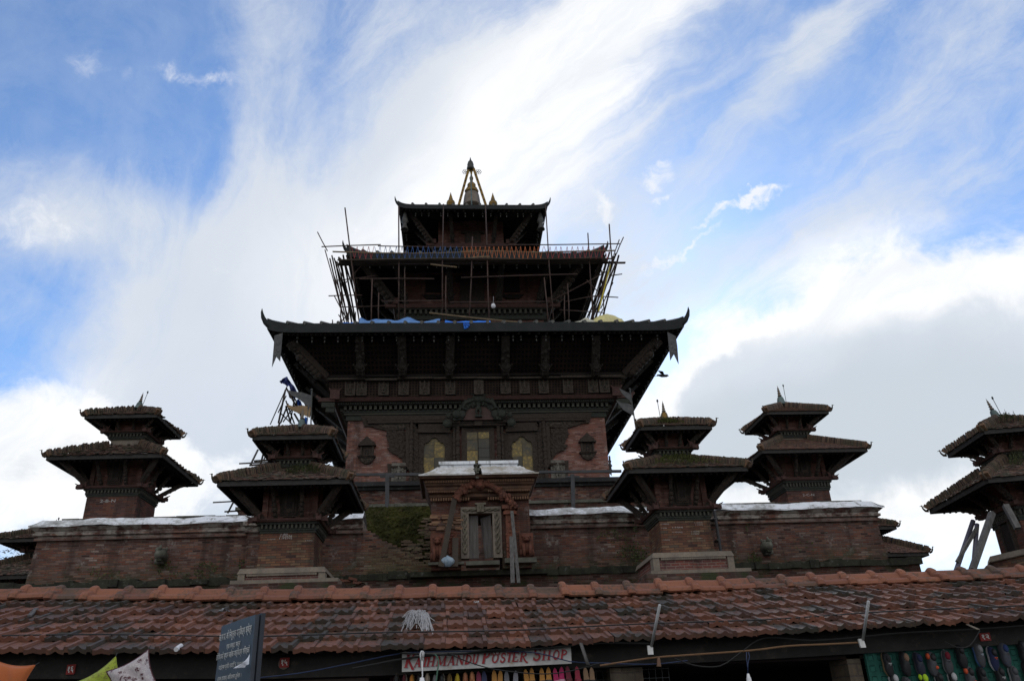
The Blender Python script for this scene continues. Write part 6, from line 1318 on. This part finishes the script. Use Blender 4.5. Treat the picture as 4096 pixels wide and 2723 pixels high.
def letters(name, mm, off, dy):
    m = MB(); e = 0
    for ch, x0, x1, big in (('K', 45, 160, 1), ('A', 150, 240, 0), ('T', 240, 305, 0), ('H', 290, 393, 0), ('M', 393, 525, 0), ('A', 520, 622, 0), ('N', 615, 720, 0), ('D', 715, 800, 0), ('U', 797, 870, 0), ('P', 908, 1000, 1), ('O', 1012, 1100, 0), ('S', 1105, 1175, 0), ('T', 1175, 1247, 0), ('E', 1240, 1322, 0), ('R', 1322, 1425, 0), ('S', 1468, 1575, 1), ('H', 1572, 1685, 0), ('O', 1690, 1778, 0), ('P', 1778, 1862, 0)):
        H = (132 if big else 100)*kpx; Wd = (x1-x0)*kpx; base = q(x0, 303-(x0-45)*.0545)+ux*off*kpx-uz*off*kpx
        base = Vector((base.x, 9.62-dy, base.z))
        for pl, w_ in GL[ch]:
            e += 1; pts = [(a*Wd*.82+b*H*.22, b*H) for a, b in pl]; hw_ = w_*H/2
            for (ax_, az), (bx_, bz) in zip(pts, pts[1:]):
                d = math.hypot(bx_-ax_, bz-az) or 1e-6; nx, nz = -(bz-az)/d*hw_, (bx_-ax_)/d*hw_; tx, tz = (bx_-ax_)/d*hw_*.35, (bz-az)/d*hw_*.35; e += 1
                f = lambda X, Z: base+ux*X+uz*(Z-X*.0)+Vector((0, -.00004*(e % 60), 0))
                m.add([f(ax_-nx-tx, az-nz-tz), f(bx_-nx+tx, bz-nz+tz), f(bx_+nx+tx, bz+nz+tz), f(ax_+nx-tx, az+nz-tz)], [(0, 1, 2, 3)])
    m.build(name, mm, sg, world=True)
letters('letter_shadow', 'sign_grey', 7, .003); letters('lettering', 'sign_red', 0, .007)
M['plate_red'] = m_noise('red number plate paint', (.30, .028, .022), (.20, .02, .018), 8, .6, bs=0); M['white_paint'] = m_plain('white paint', (.62, .61, .58), .7)
M['faded_red'] = m_noise('faded red plate', (.22, .05, .045), (.30, .16, .14), 6, .7, bs=0)
def plate(num, x0, y0, x1, y1, Y, lab, mm='plate_red', tilt=-.03, rnd=False):
    a, b = P(x0, y1, Y=Y), P(x1, y0, Y=Y); r = empty('number_plate', a, lab, 'number plate', 'painted stall numbers'); m = MB(); h = b.z-a.z; w_ = b.x-a.x; s_ = -tilt
    if rnd: m.lathe([(.0, 0), (h*.62, 0), (h*.62, .006), (0, .006)], (0, 0, 0), 18); m.v = [(x+w_*.42, -z-.0+.012, y+h*.44) for x, y, z in m.v]; m.build('disc', m_plain('worn brown disc', (.10, .07, .05)), r); m = MB()
    m.hexa([(0, -.006, 0), (w_, -.006, w_*s_), (w_, .012, w_*s_), (0, .012, 0), (0, -.006, h), (w_, -.006, h+w_*s_), (w_, .012, h+w_*s_), (0, .012, h)]); m.build('plate', mm, r)
    text('number', num, 'white_paint', r, (w_*.16, -.009, h*.16), (1, 0, s_), (0, 0, 1), w=w_*.70, h=h*.66, off=.02, world=False)
plate('१६', 263, 2656, 304, 2697, 9.84, 'red plate with the number sixteen in white, above the patterned cushions')
plate('१५', 1118, 2629, 1158, 2669, 9.84, 'red plate with the number fifteen on a worn round disc, beside the blue parking board', rnd=True)
plate('१४', 1964, 2596, 2001, 2619, 9.605, 'faded red plate with the number fourteen, half covered by the white sign', 'faded_red')
plate('१२', 3924, 2530, 3957, 2563, 9.84, 'red plate with the number twelve, just above the green shoe board')
# ---- parking board in the street
YB = 4.0; TRp = P(1022, 2456, Y=YB); TLp = P(878, 2506, Z=TRp.z); dirx = (TRp-TLp); wB = dirx.length; dirx.normalize(); nrm = Vector((dirx.y, -dirx.x, 0)); nrm = nrm if nrm.dot(CO-TRp) > 0 else -nrm
lean = (Vector((0, 0, 1))-dirx*.05-nrm*.0).normalized(); hB = .62
pb = empty('parking_board', TLp.lerp(TRp, .5)-Vector((0, 0, TRp.z)), 'dark blue parking notice board on a post with white Nepali lettering and a torn paper', 'notice board')
m = MB(); dn = -lean*hB-dirx*.02
def slab(a, b, c, d, n, t_): return [a, b, b-n*t_, a-n*t_, d, c, c-n*t_, d-n*t_]
ta = TLp+dirx*.04
m.hexa(slab(TLp+dn, TRp+dn, TRp, ta-lean*.0, nrm, .02)); m.build('board', m_noise('faded navy sign paint', (.046, .054, .068), (.034, .041, .052), 3, .5, bs=.1, c3=(.05, .06, .075)), pb, world=True)
m = MB(); m.hexa(slab(TLp+dn-nrm*.03, TRp+dn-nrm*.024+dirx*.012, TRp-nrm*.024+dirx*.012+lean*.006, TLp-nrm*.024, nrm, .02)); m.build('rear_board', m_plain('dark board back', (.018, .022, .03), .6), pb, world=True)
m = MB(); c = TLp.lerp(TRp, .5)-nrm*.055; m.tube([Vector((c.x, c.y, 0)), c-lean*.05], .03, 10); m.build('post', 'steel', pb, world=True)
M['sign_letters'] = m_plain('cream lettering', (.46, .45, .41), .7, grain=.25)
FRNT = nrm*.004
for s_, u0, v0, u1, h in (('का.म.पा. को िनशुल्क पार्िकङ्ग क्षेत्र', .05, .088, .95, .055), ('एक घण्टा मात्र', .30, .134, .68, .030), ('तोिकएको स्थान बाहेक पार्िकङ्ग गिरएको', .02, .178, .94, .044), ('पाईएमा प्रित सवारी रु. १०००/-', .12, .226, .82, .034), ('(एक हजार) जिरवाना हुनेछ ।', .12, .278, .78, .032)):
    o = TLp+dirx*(wB*u0)-lean*v0*.98+FRNT; text('lettering', s_, 'sign_letters', pb, o, dirx, lean, w=wB*(u1-u0), h=h, off=.012)
m = MB(); a = TRp-lean*.175+FRNT*3; m.sheet(6, 6, lambda u, v: a+dirx*(.03-.0*u-.17*v*(.3+u*.7))+(-lean)*(.045*u*(1-v)+.055*v)+nrm*(.035*math.sin(u*3)*v+.01)); m.build('torn_paper', m_plain('white paper', (.72, .74, .80), .8, grain=.05), pb, world=True)
# ---- tubes, sticks, lamps and cables along the eave
def stick(name, a, b, r, m_, lab, cat, grp=None, brk=None, flatb=False, Ya=9.1, Yb=9.5):
    A, B = P(*a, Y=Ya), P(*b, Y=Yb); r0 = empty(name, B, lab, cat, grp); k = MB()
    if flatb: k.bar(A, B, r*2, r*.7)
    else: k.tube([A, B], r, 8)
    k.build('tube' if not flatb else 'stick', m_, r0, True, world=True)
    if brk: k = MB(); p0, p1 = P(*brk[0], Y=Yb), P(*brk[1], Y=Yb); k.hexa([p0+Vector((-.03, 0, 0)), p0+Vector((.03, 0, 0)), p0+Vector((.03, .03, 0)), p0+Vector((-.03, .03, 0)), p1+Vector((-.035, 0, 0)), p1+Vector((.025, 0, 0)), p1+Vector((.025, .03, 0)), p1+Vector((-.035, .03, 0))]); k.build('bracket', 'white_paint', r0, world=True)
M['grey_tube'] = m_plain('grey plastic tube', (.34, .34, .33), .5)
stick('conduit_tube', (2639, 2418), (2606, 2582), .017, 'grey_tube', 'pale tube on a white bracket rising from the eave above the brick pillar', 'tube', 'pale tubes bracketed to the eave', ((2604, 2616), (2602, 2580)))
stick('conduit_tube', (3474, 2403), (3452, 2556), .017, 'grey_tube', 'pale tube on a white bracket at the corner of the green shoe board', 'tube', 'pale tubes bracketed to the eave', ((3455, 2588), (3446, 2553)))
stick('wooden_batten', (2323, 2570), (2352, 2657), .024, 'grey_wood', 'grey wooden batten hanging down at the end of the long white sign', 'batten', flatb=True, Ya=9.45, Yb=9.4)
stick('wooden_batten', (3868, 2496), (3914, 2516), .016, 'stone', 'short pale batten sticking out of the eave above the number twelve plate', 'batten', flatb=True, Ya=9.45, Yb=9.3)
M['white_cable'] = m_plain('white plastic', (.62, .62, .62), .5); M['black_cable'] = m_plain('black cable', (.012, .012, .012), .6); M['blue_cable'] = m_plain('blue cable', (.018, .032, .08), .6); M['tan_cable'] = m_plain('tan cable', (.18, .10, .05), .7); M['green_cord'] = m_plain('green cord', (.06, .13, .09), .8)
lp = empty('hanging_lamp', P(1688, 2600, Y=9.35), 'white lamp holder hanging on a looped white flex in front of the long sign', 'lamp')
m = MB(); W9 = lambda x, y, Y=9.35: P(x, y, Y=Y); m.tube([W9(1684, 2640), W9(1681, 2615), W9(1686, 2602), W9(1692, 2603), W9(1694, 2620), W9(1692, 2640)], .008, 6); m.tube([W9(1688, 2640), W9(1690, 2700), W9(1687, 2712)], .007, 6); m.build('flex', 'white_cable', lp, True, world=True)
m = MB(); m.tube([W9(1692, 2606), W9(1691, 2630)], [.018, .014], 8); m.build('grip', 'grey_tube', lp, True, world=True); m = MB(); m.tube([W9(1688, 2708), W9(1688, 2735), W9(1688, 2760)], [.022, .036, .03], 10); m.build('lamp_holder', 'white_cable', lp, True, world=True)
lp = empty('hanging_lamp', P(2990, 2604, Y=9.4), 'white bulb hanging on a blue flex in the dark doorway', 'lamp')
m = MB(); m.tube([W9(2986, 2606), W9(2986, 2630), W9(2990, 2662), W9(2992, 2680)], .006, 5); m.tube([W9(2994, 2606), W9(2998, 2625), W9(2992, 2650), W9(2991, 2690)], .006, 5); m.build('flex', 'blue_cable', lp, True, world=True)
m = MB(); m.lathe([(.012, .0), (.02, -.03), (.026, -.05), (.03, -.09), (.045, -.13), (.05, -.17), (.03, -.21)][::-1], W9(2992, 2692), 12); m.build('bulb', 'white_cable', lp, True, world=True)
m = MB(); a, b = P(2634, 2624, Y=9.5), P(2636, 2664, Y=9.5); m.tube([a, a.lerp(b, .25), b], [.008, .018, .026], 8); at_base(m, 'tassel', m_plain('brown bristles', (.14, .08, .05), .9), b, 'small brown tassel hanging from the wires near the dark doorway', 'tassel')
def cable(pts, r, m_, lab, Y=9.55):
    p = [P(x, y, Y=(Y if not isinstance(Y, list) else Y[i])) for i, (x, y) in enumerate(pts)]; o = []
    for i in range(len(p)-1):
        for t_ in (0, .33, .67): 
            q0, q1, q2, q3 = p[max(0, i-1)], p[i], p[i+1], p[min(len(p)-1, i+2)]; t2, t3 = t_*t_, t_**3
            o.append((q1*2+(q2-q0)*t_+(q0*2-q1*5+q2*4-q3)*t2+(q1*3-q0-q2*3+q3)*t3)*.5)
    o.append(p[-1]); k = MB(); k.tube(o, r, 5); at_base(k, 'electric_cable', m_, p[0], lab, 'cable', 'wires strung along the shop eave')
cable([(1410, 2672), (1500, 2655), (1608, 2634), (1750, 2618), (1900, 2610), (2050, 2598), (2200, 2590), (2300, 2578)], .012, 'black_cable', 'thick black wire running along the top edge of the long white sign')
cable([(1000, 2712), (1200, 2690), (1400, 2652), (1600, 2612), (1750, 2605), (1950, 2602), (2150, 2610), (2280, 2644), (2420, 2650), (2600, 2655), (2750, 2640)], .006, 'blue_cable', 'blue wire that crosses the end of the red lettering')
cable([(1600, 2610), (1800, 2618), (1950, 2598), (2100, 2596), (2250, 2584), (2400, 2570), (2600, 2572)], .010, 'black_cable', 'thin black wire sagging over the middle of the long sign', 9.52)
cable([(1790, 2610), (1880, 2648), (1980, 2675), (2100, 2690), (2200, 2693), (2290, 2680), (2400, 2650)], .006, 'black_cable', 'thin wire drooping from the sign down across the slippers', 9.5)
cable([(2400, 2660), (2600, 2630), (2750, 2618), (3000, 2600), (3150, 2582), (3300, 2575), (3440, 2568)], .010, 'tan_cable', 'brownish wire running over the dark doorway')
cable([(2700, 2632), (2780, 2660), (2880, 2662), (2960, 2610), (3030, 2560), (3100, 2548), (3250, 2560), (3450, 2545), (3600, 2530), (3900, 2515), (4096, 2500)], .008, 'black_cable', 'black wire looping below the eave from the doorway to the green board')
cable([(3780, 2565), (3830, 2588), (3880, 2580), (3920, 2520)], .007, 'black_cable', 'short black wire drooping beside the number twelve plate')
cable([(1740, 2615), (1755, 2640), (1750, 2680), (1745, 2720)], .008, 'green_cord', 'green cord dangling across the front of the long sign', 9.45)
pr = lambda x, s_: roofpt(x, s_)+Vector((0, -.03, .075))
k = MB(); k.tube([pr(-8+i*.45, .17+.012*math.sin(i*.9)) for i in range(41)], .009, 5); at_base(k, 'electric_cable', 'black_cable', pr(-8, .17), 'long black wire lying across the lowest tile courses of the shop roof', 'cable', 'wires strung along the shop eave')
# ---- litter on the tile roof
def onroof(x, y, lift=.05):
    """where the line of sight of a spot meets the tiled slope"""
    lo, hi = 9.3, 11.9
    for _ in range(40):
        mid_ = (lo+hi)/2; p = P(x, y, Y=mid_); 
        if p.z > roofpt(p.x, (mid_-EY)/(RY-EY)).z+lift: lo = mid_
        else: hi = mid_
    return P(x, y, Y=lo)
g = random.Random(33); m = MB(); c = onroof(1680, 2440, .1)
for i in range(210):
    lob = g.random() < .55; n = 5; ea = (g.gauss(1650, 22), 2470+g.uniform(0, 40)+g.gauss(0, 6)) if lob else (g.gauss(1702, 15), 2478+g.uniform(0, 48)+g.gauss(0, 5)); c = onroof(1662+g.uniform(0, 18) if lob else 1684+g.uniform(0, 14), 2446+g.uniform(0, 14), .10); e = onroof(*ea, .05); pts = []
    for j in range(n+1): t_ = j/n; pts.append(c.lerp(e, t_)+Vector((g.gauss(0, .012), g.gauss(0, .012), .06*math.sin(t_*math.pi)+g.gauss(0, .008))))
    m.tube(pts, .005, 3, False)
at_base(m, 'mop_fringe', m_plain('greyish white yarn', (.36, .35, .35), .9), c, 'tangled greyish white yarn mop head lying on the tile roof', 'mop')
def scrap(x, y, dx, dy, r, m_, nm, lab, cat):
    a, b = onroof(x, y, .07), onroof(x+dx, y+dy, .07); k = MB(); k.tube([a, b], r, 8) if r > .02 else k.bar(a, b, .05, .02); at_base(k, nm, m_, a, lab, cat)
scrap(118, 2462, 28, -30, .01, 'grey_wood', 'wood_scrap', 'grey strip of wood lying aslant on the tile roof at its far end', 'wood scrap')
scrap(704, 2596, 20, -15, .026, 'white_cable', 'pipe_stub', 'short white pipe stub lying on the lowest tile course', 'pipe stub')
m = MB(); c = onroof(893, 2462, .06); g = random.Random(4); m.sheet(10, 6, lambda u, v: c+Vector(((u-.5)*.16, (v-.5)*.06, .05+g.uniform(0, .05)*math.sin(math.pi*u)))); at_base(m, 'plastic_scrap', m_noise('grey plastic scrap', (.25, .26, .27), (.02, .02, .02), 30, .4), c, 'crumpled grey and black plastic scrap on the tiles just above the parking board', 'scrap')
m = MB(); c = onroof(1905, 2420, .06); g = random.Random(5); m.sheet(6, 4, lambda u, v: c+Vector(((u-.5)*.07, (v-.5)*.04, .03+g.uniform(0, .03)))); at_base(m, 'paper_scrap', 'white_cable', c, 'tiny white paper scrap on the upper tile courses', 'scrap')
# ---- green board with sports shoes
q4 = lambda x, y, Y=9.93: P(3350+x/3.162, 2480+y/3.162, Y=Y)
a, b = q4(330, 352), P(4250, 2550, Y=9.93); m = MB(); m.hexa([(a.x, 9.93, .4), (b.x, 9.93, .4), (b.x, 9.98, .4), (a.x, 9.98, .4), (a.x, 9.93, a.z), (b.x, 9.93, b.z+.05), (b.x, 9.98, b.z+.05), (a.x, 9.98, a.z)])
at_base(m, 'display_board', lattice_mat('green wire-marked board', (.030, .125, .095), (.026, .108, .082), .12, .12), (a.x, 9.93, .4), 'green display board covered with hanging sports shoes under the number twelve plate', 'display board')
def outline(n=20):
    o = []
    for i in range(n):
        t_ = i/(n-1); w_ = .5*(math.sin(math.pi*min(1, t_*1.02+.0))**.42)*(.74+.30*t_**1.2-.16*math.exp(-((t_-.42)/.16)**2)); o.append((t_, max(w_, .02)))
    return o
SHM = {}
def smat(c, rough=.6):
    k = tuple(c)
    if k not in SHM: SHM[k] = m_plain('shoe stuff %d' % len(SHM), c, rough, grain=.1)
    return SHM[k]
def shoe(x, y, Y, ln, wd, lab, upc, soc, inc, lace=None, kind='sports_shoe', tilt=0.0, cat='shoe', grp='shoes on the green board', f=None, accent=None, open_=(.10, .46), yaw=.25):
    """a shoe hung against a board, heel up, toe down; its top end at the spot x, y"""
    p = (f or q4)(x, y, Y); r = empty(kind, p, lab, cat, grp); r.rotation_euler = (R_(-6), tilt, yaw)
    o = outline(); so_ = MB(); poly = [(-w_*wd*1.06, -t_*ln) for t_, w_ in o]+[(w_*wd*1.06, -t_*ln) for t_, w_ in o[::-1]]; so_.prism(poly, -.022, 0); so_.build('sole', smat(soc), r)
    up = MB(); n = 18
    def f_(u, v):
        t_ = .02+.96*v; w_ = outline(60)[min(59, int(t_*59))][1]*wd; ang = math.pi*u; h = .085*(1-.55*v**1.3) if v > .02 else .08; h *= (math.sin(math.pi*min(1, max(.02, 1-v))) ** .25)
        if open_[0] < v < open_[1]: h *= 1-.25*math.sin(math.pi*(v-open_[0])/(open_[1]-open_[0]))
        return Vector((-w_*math.cos(ang), -.02-h*math.sin(ang)**.8, -t_*ln))
    up.sheet(12, n, f_); uo = up.build('upper', smat(upc), r, True)
    li = MB(); c = (open_[0]+open_[1])/2; li.ball((0, -.085+.02*c, -c*ln), (wd*.24, .028, ln*(open_[1]-open_[0])*.46), 10, 7); li.build('lining', smat(inc, .9), r, True)
    if lace:
        k = MB()
        for i in range(5): z = -(open_[1]+.03+i*.045)*ln; yy = -.085+i*.008; k.tube([(-wd*.17, yy+.006, z), (0, yy-.006, z-.004), (wd*.17, yy+.006, z)], .006, 4)
        k.build('lace', smat(lace), r)
    if accent: k = MB(); k.ball((-wd*.3, -.04, -.22*ln), (wd*.18, .03, ln*.13), 8, 5); k.ball((wd*.12, -.075, -.68*ln), (wd*.16, .02, ln*.07), 8, 5); k.build('trim', smat(accent), r, True)
    return r
BK, WH, GR, NV, OR = (.010, .010, .011), (.36, .36, .36), (.05, .05, .054), (.012, .018, .055), (.50, .07, .02)
for x, y, up, so_, inn, lc, ac, lab in ((560, 400, BK, (.16, .11, .06), (.02, .02, .02), WH, None, 'black canvas shoe with a tan sole edge, nearest the brick pillar in the upper row'), (785, 392, BK, BK, (.20, .12, .08), None, None, 'plain black loafer with a tan lining'), (960, 400, (.014, .016, .03), GR, NV, None, None, 'dark navy shoe with a grey sole beside the black loafer'),
        (1125, 390, GR, GR, BK, None, OR, 'grey sports shoe with orange patches in the upper row'), (1330, 370, GR, (.2, .2, .2), (.14, .01, .02), GR, None, 'grey sports shoe with a dark red lining'), (1495, 300, BK, BK, BK, None, None, 'all-black sports shoe with ribbed side, hung slightly higher'), (1705, 285, GR, (.04, .09, .2), (.2, .2, .2), (.35, .4, .45), None, 'grey sports shoe with blue sole and pale laces'),
        (1885, 330, NV, WH, BK, OR, None, 'navy sports shoe with orange laces and white sole'), (2030, 280, (.05, .055, .07), GR, (.02, .04, .12), GR, None, 'grey-blue sports shoe with blue collar under the number plate'), (2275, 250, BK, BK, GR, None, None, 'black sports shoe with a white price tag'),
        (655, 655, BK, WH, WH, WH, None, 'black shoe with white lining, first of the lower row'), (825, 708, GR, GR, GR, None, None, 'grey shoe hung low under the plain black loafer'), (1045, 650, BK, BK, (.35, .55, .02), None, (.35, .55, .02), 'black shoe with neon yellow-green collar'), (1235, 642, BK, WH, BK, WH, None, 'black shoe with white curved stripe next to the neon one'), (1400, 632, BK, WH, WH, WH, None, 'black shoe with a white tongue in the lower row'),
        (1605, 572, GR, GR, BK, None, OR, 'grey sports shoe with orange patches in the lower row'), (1770, 582, BK, BK, BK, None, None, 'dark plain slip-on shoe between the orange and the white-marked shoe'), (1985, 572, BK, BK, BK, WH, None, 'black sports shoe with a small white mark on its tongue'), (2160, 562, GR, WH, GR, None, None, 'light grey knitted shoe with a white sole'), (2330, 520, BK, BK, BK, None, None, 'black shoe hung partly behind the one with a price tag')):
    s_ = shoe(x, y, 9.90, .285, .125, lab, up, so_, inn, lc, accent=ac, tilt=R_(rng.uniform(-5, 1)), yaw=rng.uniform(-.1, .25))
    if 'price tag' in lab and 'with a white' in lab: k = MB(); k.box(-.02, .03, -.115, -.112, -.17, -.08); k.build('price_tag', 'white_paint', s_)
# ---- slippers under the sign
GD, OC = (.36, .24, .06), (.42, .19, .03)
def slipper(x, y, lab, foot, strap, so_=(.1, .05, .03), wd=.088, kind='slipper', tilt=0.0):
    """an open slipper hung heel up: footbed, sole edge and a strap towards the toe"""
    p = q(x, y, 9.80); r = empty(kind, p, lab, 'slipper', 'slippers under the white sign'); r.rotation_euler = (R_(-4), tilt, rng.uniform(-.15, .15)); o = outline(); k = MB(); ln = .25
    poly = lambda e: [(-w_*wd*e, -t_*ln) for t_, w_ in o]+[(w_*wd*e, -t_*ln) for t_, w_ in o[::-1]]
    k.prism(poly(1.0), -.02, 0); k.build('sole', smat(so_), r); k = MB(); k.prism(poly(.93), -.026, -.019); k.build('footbed', smat(foot), r)
    k = MB(); k.sheet(10, 4, lambda u, v: Vector((-wd*.47*math.cos(math.pi*u), -.02-.045*math.sin(math.pi*u), -ln*(.55+.22*v)))); k.build('strap', smat(strap), r, True)
def jutti(x, y, lab, up, inn, so_=(.10, .06, .03)): shoe(x, y, 9.80, .25, .088, lab, up, so_, inn, None, 'embroidered_slipper', 0, 'slipper', 'slippers under the white sign', lambda x, y, Y: q(x, y, Y), None, (.04, .52), rng.uniform(-.1, .1))
for x, y, lab, up, inn in ((-35, 372, 'black closed slipper at the end of the row nearest the wall tiles', BK, (.02, .02, .02)), (60, 368, 'silver edged slipper with dark red lining', (.30, .30, .29), (.06, .008, .012)), (140, 374, 'gold slipper with orange lining', GD, (.35, .13, .02)), (215, 370, 'dark gold slipper hanging behind the lamp flex', (.16, .12, .04), BK), (305, 360, 'cream slipper with a red flower on its heel', (.40, .36, .27), (.25, .2, .15)), (385, 372, 'black slipper with silver dots behind the green cord', BK, (.12, .12, .12)), (475, 364, 'black and silver beaded slipper', (.28, .27, .24), BK), (552, 364, 'gold slipper with brown embroidered lining', GD, (.10, .06, .02)), (635, 362, 'plain bright gold slipper', (.50, .36, .03), (.36, .26, .02)), (725, 348, 'copper coloured slipper, first of two', (.45, .19, .08), (.3, .12, .06)), (800, 340, 'copper coloured slipper, second of two, hung higher', (.48, .21, .08), (.36, .15, .07))): jutti(x, y, lab, up, inn)
for x, y, lab, ft, stp in ((865, 344, 'slipper with pink heel and dark footbed', (.22, .02, .06), BK), (930, 340, 'dark blue slipper beside the pink heeled one', (.02, .03, .08), NV), (1042, 328, 'ochre slipper, left of the first ochre pair', OC, GR), (1110, 330, 'ochre slipper, right of the first ochre pair', OC, GR), (1180, 340, 'grey patterned slipper between the two ochre pairs', (.14, .14, .15), GR), (1285, 335, 'white and black patterned slipper between the two ochre pairs', (.20, .20, .22), BK), (1385, 318, 'ochre slipper leaning inwards in the second ochre pair', OC, GR), (1455, 306, 'ochre slipper standing straight in the second ochre pair', OC, GR), (1565, 305, 'ochre slipper of the last ochre pair, beside a straight one', (.45, .2, .03), GR), (1645, 296, 'straight ochre slipper next to the pink sandals', (.45, .2, .03), GR),
        (1712, 306, 'bright pink sandal with white trim, first of two', (.42, .01, .09), (.5, .3, .35)), (1785, 292, 'bright pink sandal with white trim, second of two', (.44, .01, .10), (.5, .3, .35)), (1850, 284, 'dark red sandal with crossed straps', (.16, .01, .03), (.10, .02, .02)), (1958, 288, 'crimson sandal hung alone before the tan pair', (.28, .015, .04), (.22, .02, .04)), (2050, 298, 'tan sandal of the last pair, under the grey batten', (.22, .13, .07), BK), (2118, 298, 'tan sandal of the last pair, outermost of the row', (.22, .13, .07), BK)): slipper(x, y, lab, ft, stp, tilt=R_(rng.uniform(-6, 6)))
# ---- cushions
def m_cloth(name, base, fig, line, sc, weave=False):
    m, t, b = mat(name); ob = tco(t); vo = t.new('ShaderNodeTexVoronoi'); vo.inputs['Scale'].default_value = sc; w0 = t.vm('ADD', ob, t.vm('SCALE', t.noise(ob, sc*1.2, 3, .6, color=True), scale=.10)); t.l.new(w0, vo.inputs['Vector'])
    d = vo.outputs['Distance']; ring = t.math('SINE', t.math('MULTIPLY', d, 34.0)); n = t.noise(ob, sc*1.7, 3, .5)
    c = base
    if fig:
        c = t.mix(t.math('MULTIPLY', t.smooth(d, .40, .34), t.smooth(ring, -.75, -.35)), base, fig)
        c = t.mix(t.math('MULTIPLY', t.smooth(t.math('ABSOLUTE', t.math('SUBTRACT', n, .5)), .022, .008), t.smooth(d, .40, .46)), c, line)
    else:
        wv = t.new('ShaderNodeTexWave'); wv.inputs['Scale'].default_value = 70; t.l.new(ob, wv.inputs['Vector']); c = t.mix(wv.outputs[0], base, tuple(x*.6 for x in base))
    t.put(b.inputs['Base Color'], c if isinstance(c, bpy.types.NodeSocket) else (*c, 1)); b.inputs['Roughness'].default_value = .8; b.inputs['Sheen Weight'].default_value = .2
    return m
def cushion(cx, cy, half, ang, Y, m_, lab, edge=None):
    p = P(cx, cy, Y=Y); r = empty('cushion', p, lab, 'cushion', 'cushions hung before the shop'); r.rotation_euler = (R_(-8), -R_(ang), 0); N = 22
    def pt(u, v, s_):
        a, b = u*2-1, v*2-1; pin = lambda t_: 1-.16*(1-t_*t_); x, z = a*half*pin(b), b*half*pin(a); e = max(0, (1-a**4)*(1-b**4)); return Vector((x, s_*half*.30*e**.55+.012*math.sin(a*7+b*4)*e, z))
    k = MB()
    for s_ in (-1, 1): k.sheet(N, N, lambda u, v: pt(u, v, s_))
    k.build('cover', m_, r, True)
    k = MB(); ring = [pt(i/N, 0, 0) for i in range(N)]+[pt(1, i/N, 0) for i in range(N)]+[pt(1-i/N, 1, 0) for i in range(N)]+[pt(0, 1-i/N, 0) for i in range(N+1)]; k.tube(ring, .007, 5, False); k.build('piping', edge or m_, r, True)
    k = MB(); c = Vector((half, 0, half)); k.tube([c, c+Vector((.03, 0, .03))], .004, 4); k.build('loop', 'steel', r)
M['c_orange'] = m_cloth('orange woven cloth', (.42, .10, .015), None, None, 8); M['c_green'] = m_cloth('lime leaf-pattern cloth', (.24, .30, .015), (.13, .14, .01), (.15, .12, .02), 15); M['c_rose'] = m_cloth('pale cloth with dark roses', (.34, .30, .30), (.05, .006, .012), (.50, .46, .44), 15); M['c_maroon'] = m_plain('maroon piping', (.06, .008, .014))
cushion(22, 2735, .205, -9, 8.9, 'c_orange', 'plain orange woven cushion at the end of the shop front')
cushion(411, 2752, .215, 33, 8.95, 'c_green', 'shiny lime green cushion with a leaf pattern, in the middle')
cushion(533, 2719, .215, 27, 8.85, 'c_rose', 'pale cushion with dark maroon roses, next to the lime green one', 'c_maroon')
# ---- a thin tree behind the half hidden shrine
tr = empty('tree', (-16.6, 33, 4.05), 'thin leafy tree showing beside the low dark shrine at the wall end', 'tree'); g = random.Random(91)
m = MB(); m.tube([(0, 0, 0), (.1, 0, 1.6), (.0, .1, 2.7), (.3, 0, 3.5)], [.16, .12, .08, .03], 8)
br_ = []
for i in range(9): a = g.uniform(0, 6.28); z = g.uniform(1.6, 3.0); e = Vector((math.cos(a)*g.uniform(.6, 1.3), math.sin(a)*.8, z+g.uniform(.4, .9))); m.tube([(.05, .05, z), Vector((.05, .05, z)).lerp(e, .5)+Vector((0, 0, .1)), e], [.05, .03, .012], 5); br_.append(e)
m.build('trunk', 'black_wood', tr, True); m = MB()
for e in br_+[Vector((.3, 0, 3.5))]:
    for i in range(170):
        c = e+Vector((g.gauss(0, .28), g.gauss(0, .28), g.gauss(0, .22))); a = g.uniform(0, 6.28); d = Vector((math.cos(a), math.sin(a), g.uniform(-.6, .6)))*.075; x = Vector((-math.sin(a), math.cos(a), .2))*.03; m.add([c-x*.5, c+d-x, c+d*1.8, c+d+x], [(0, 1, 2, 3)])
m.build('crown', 'weed_dark', tr)
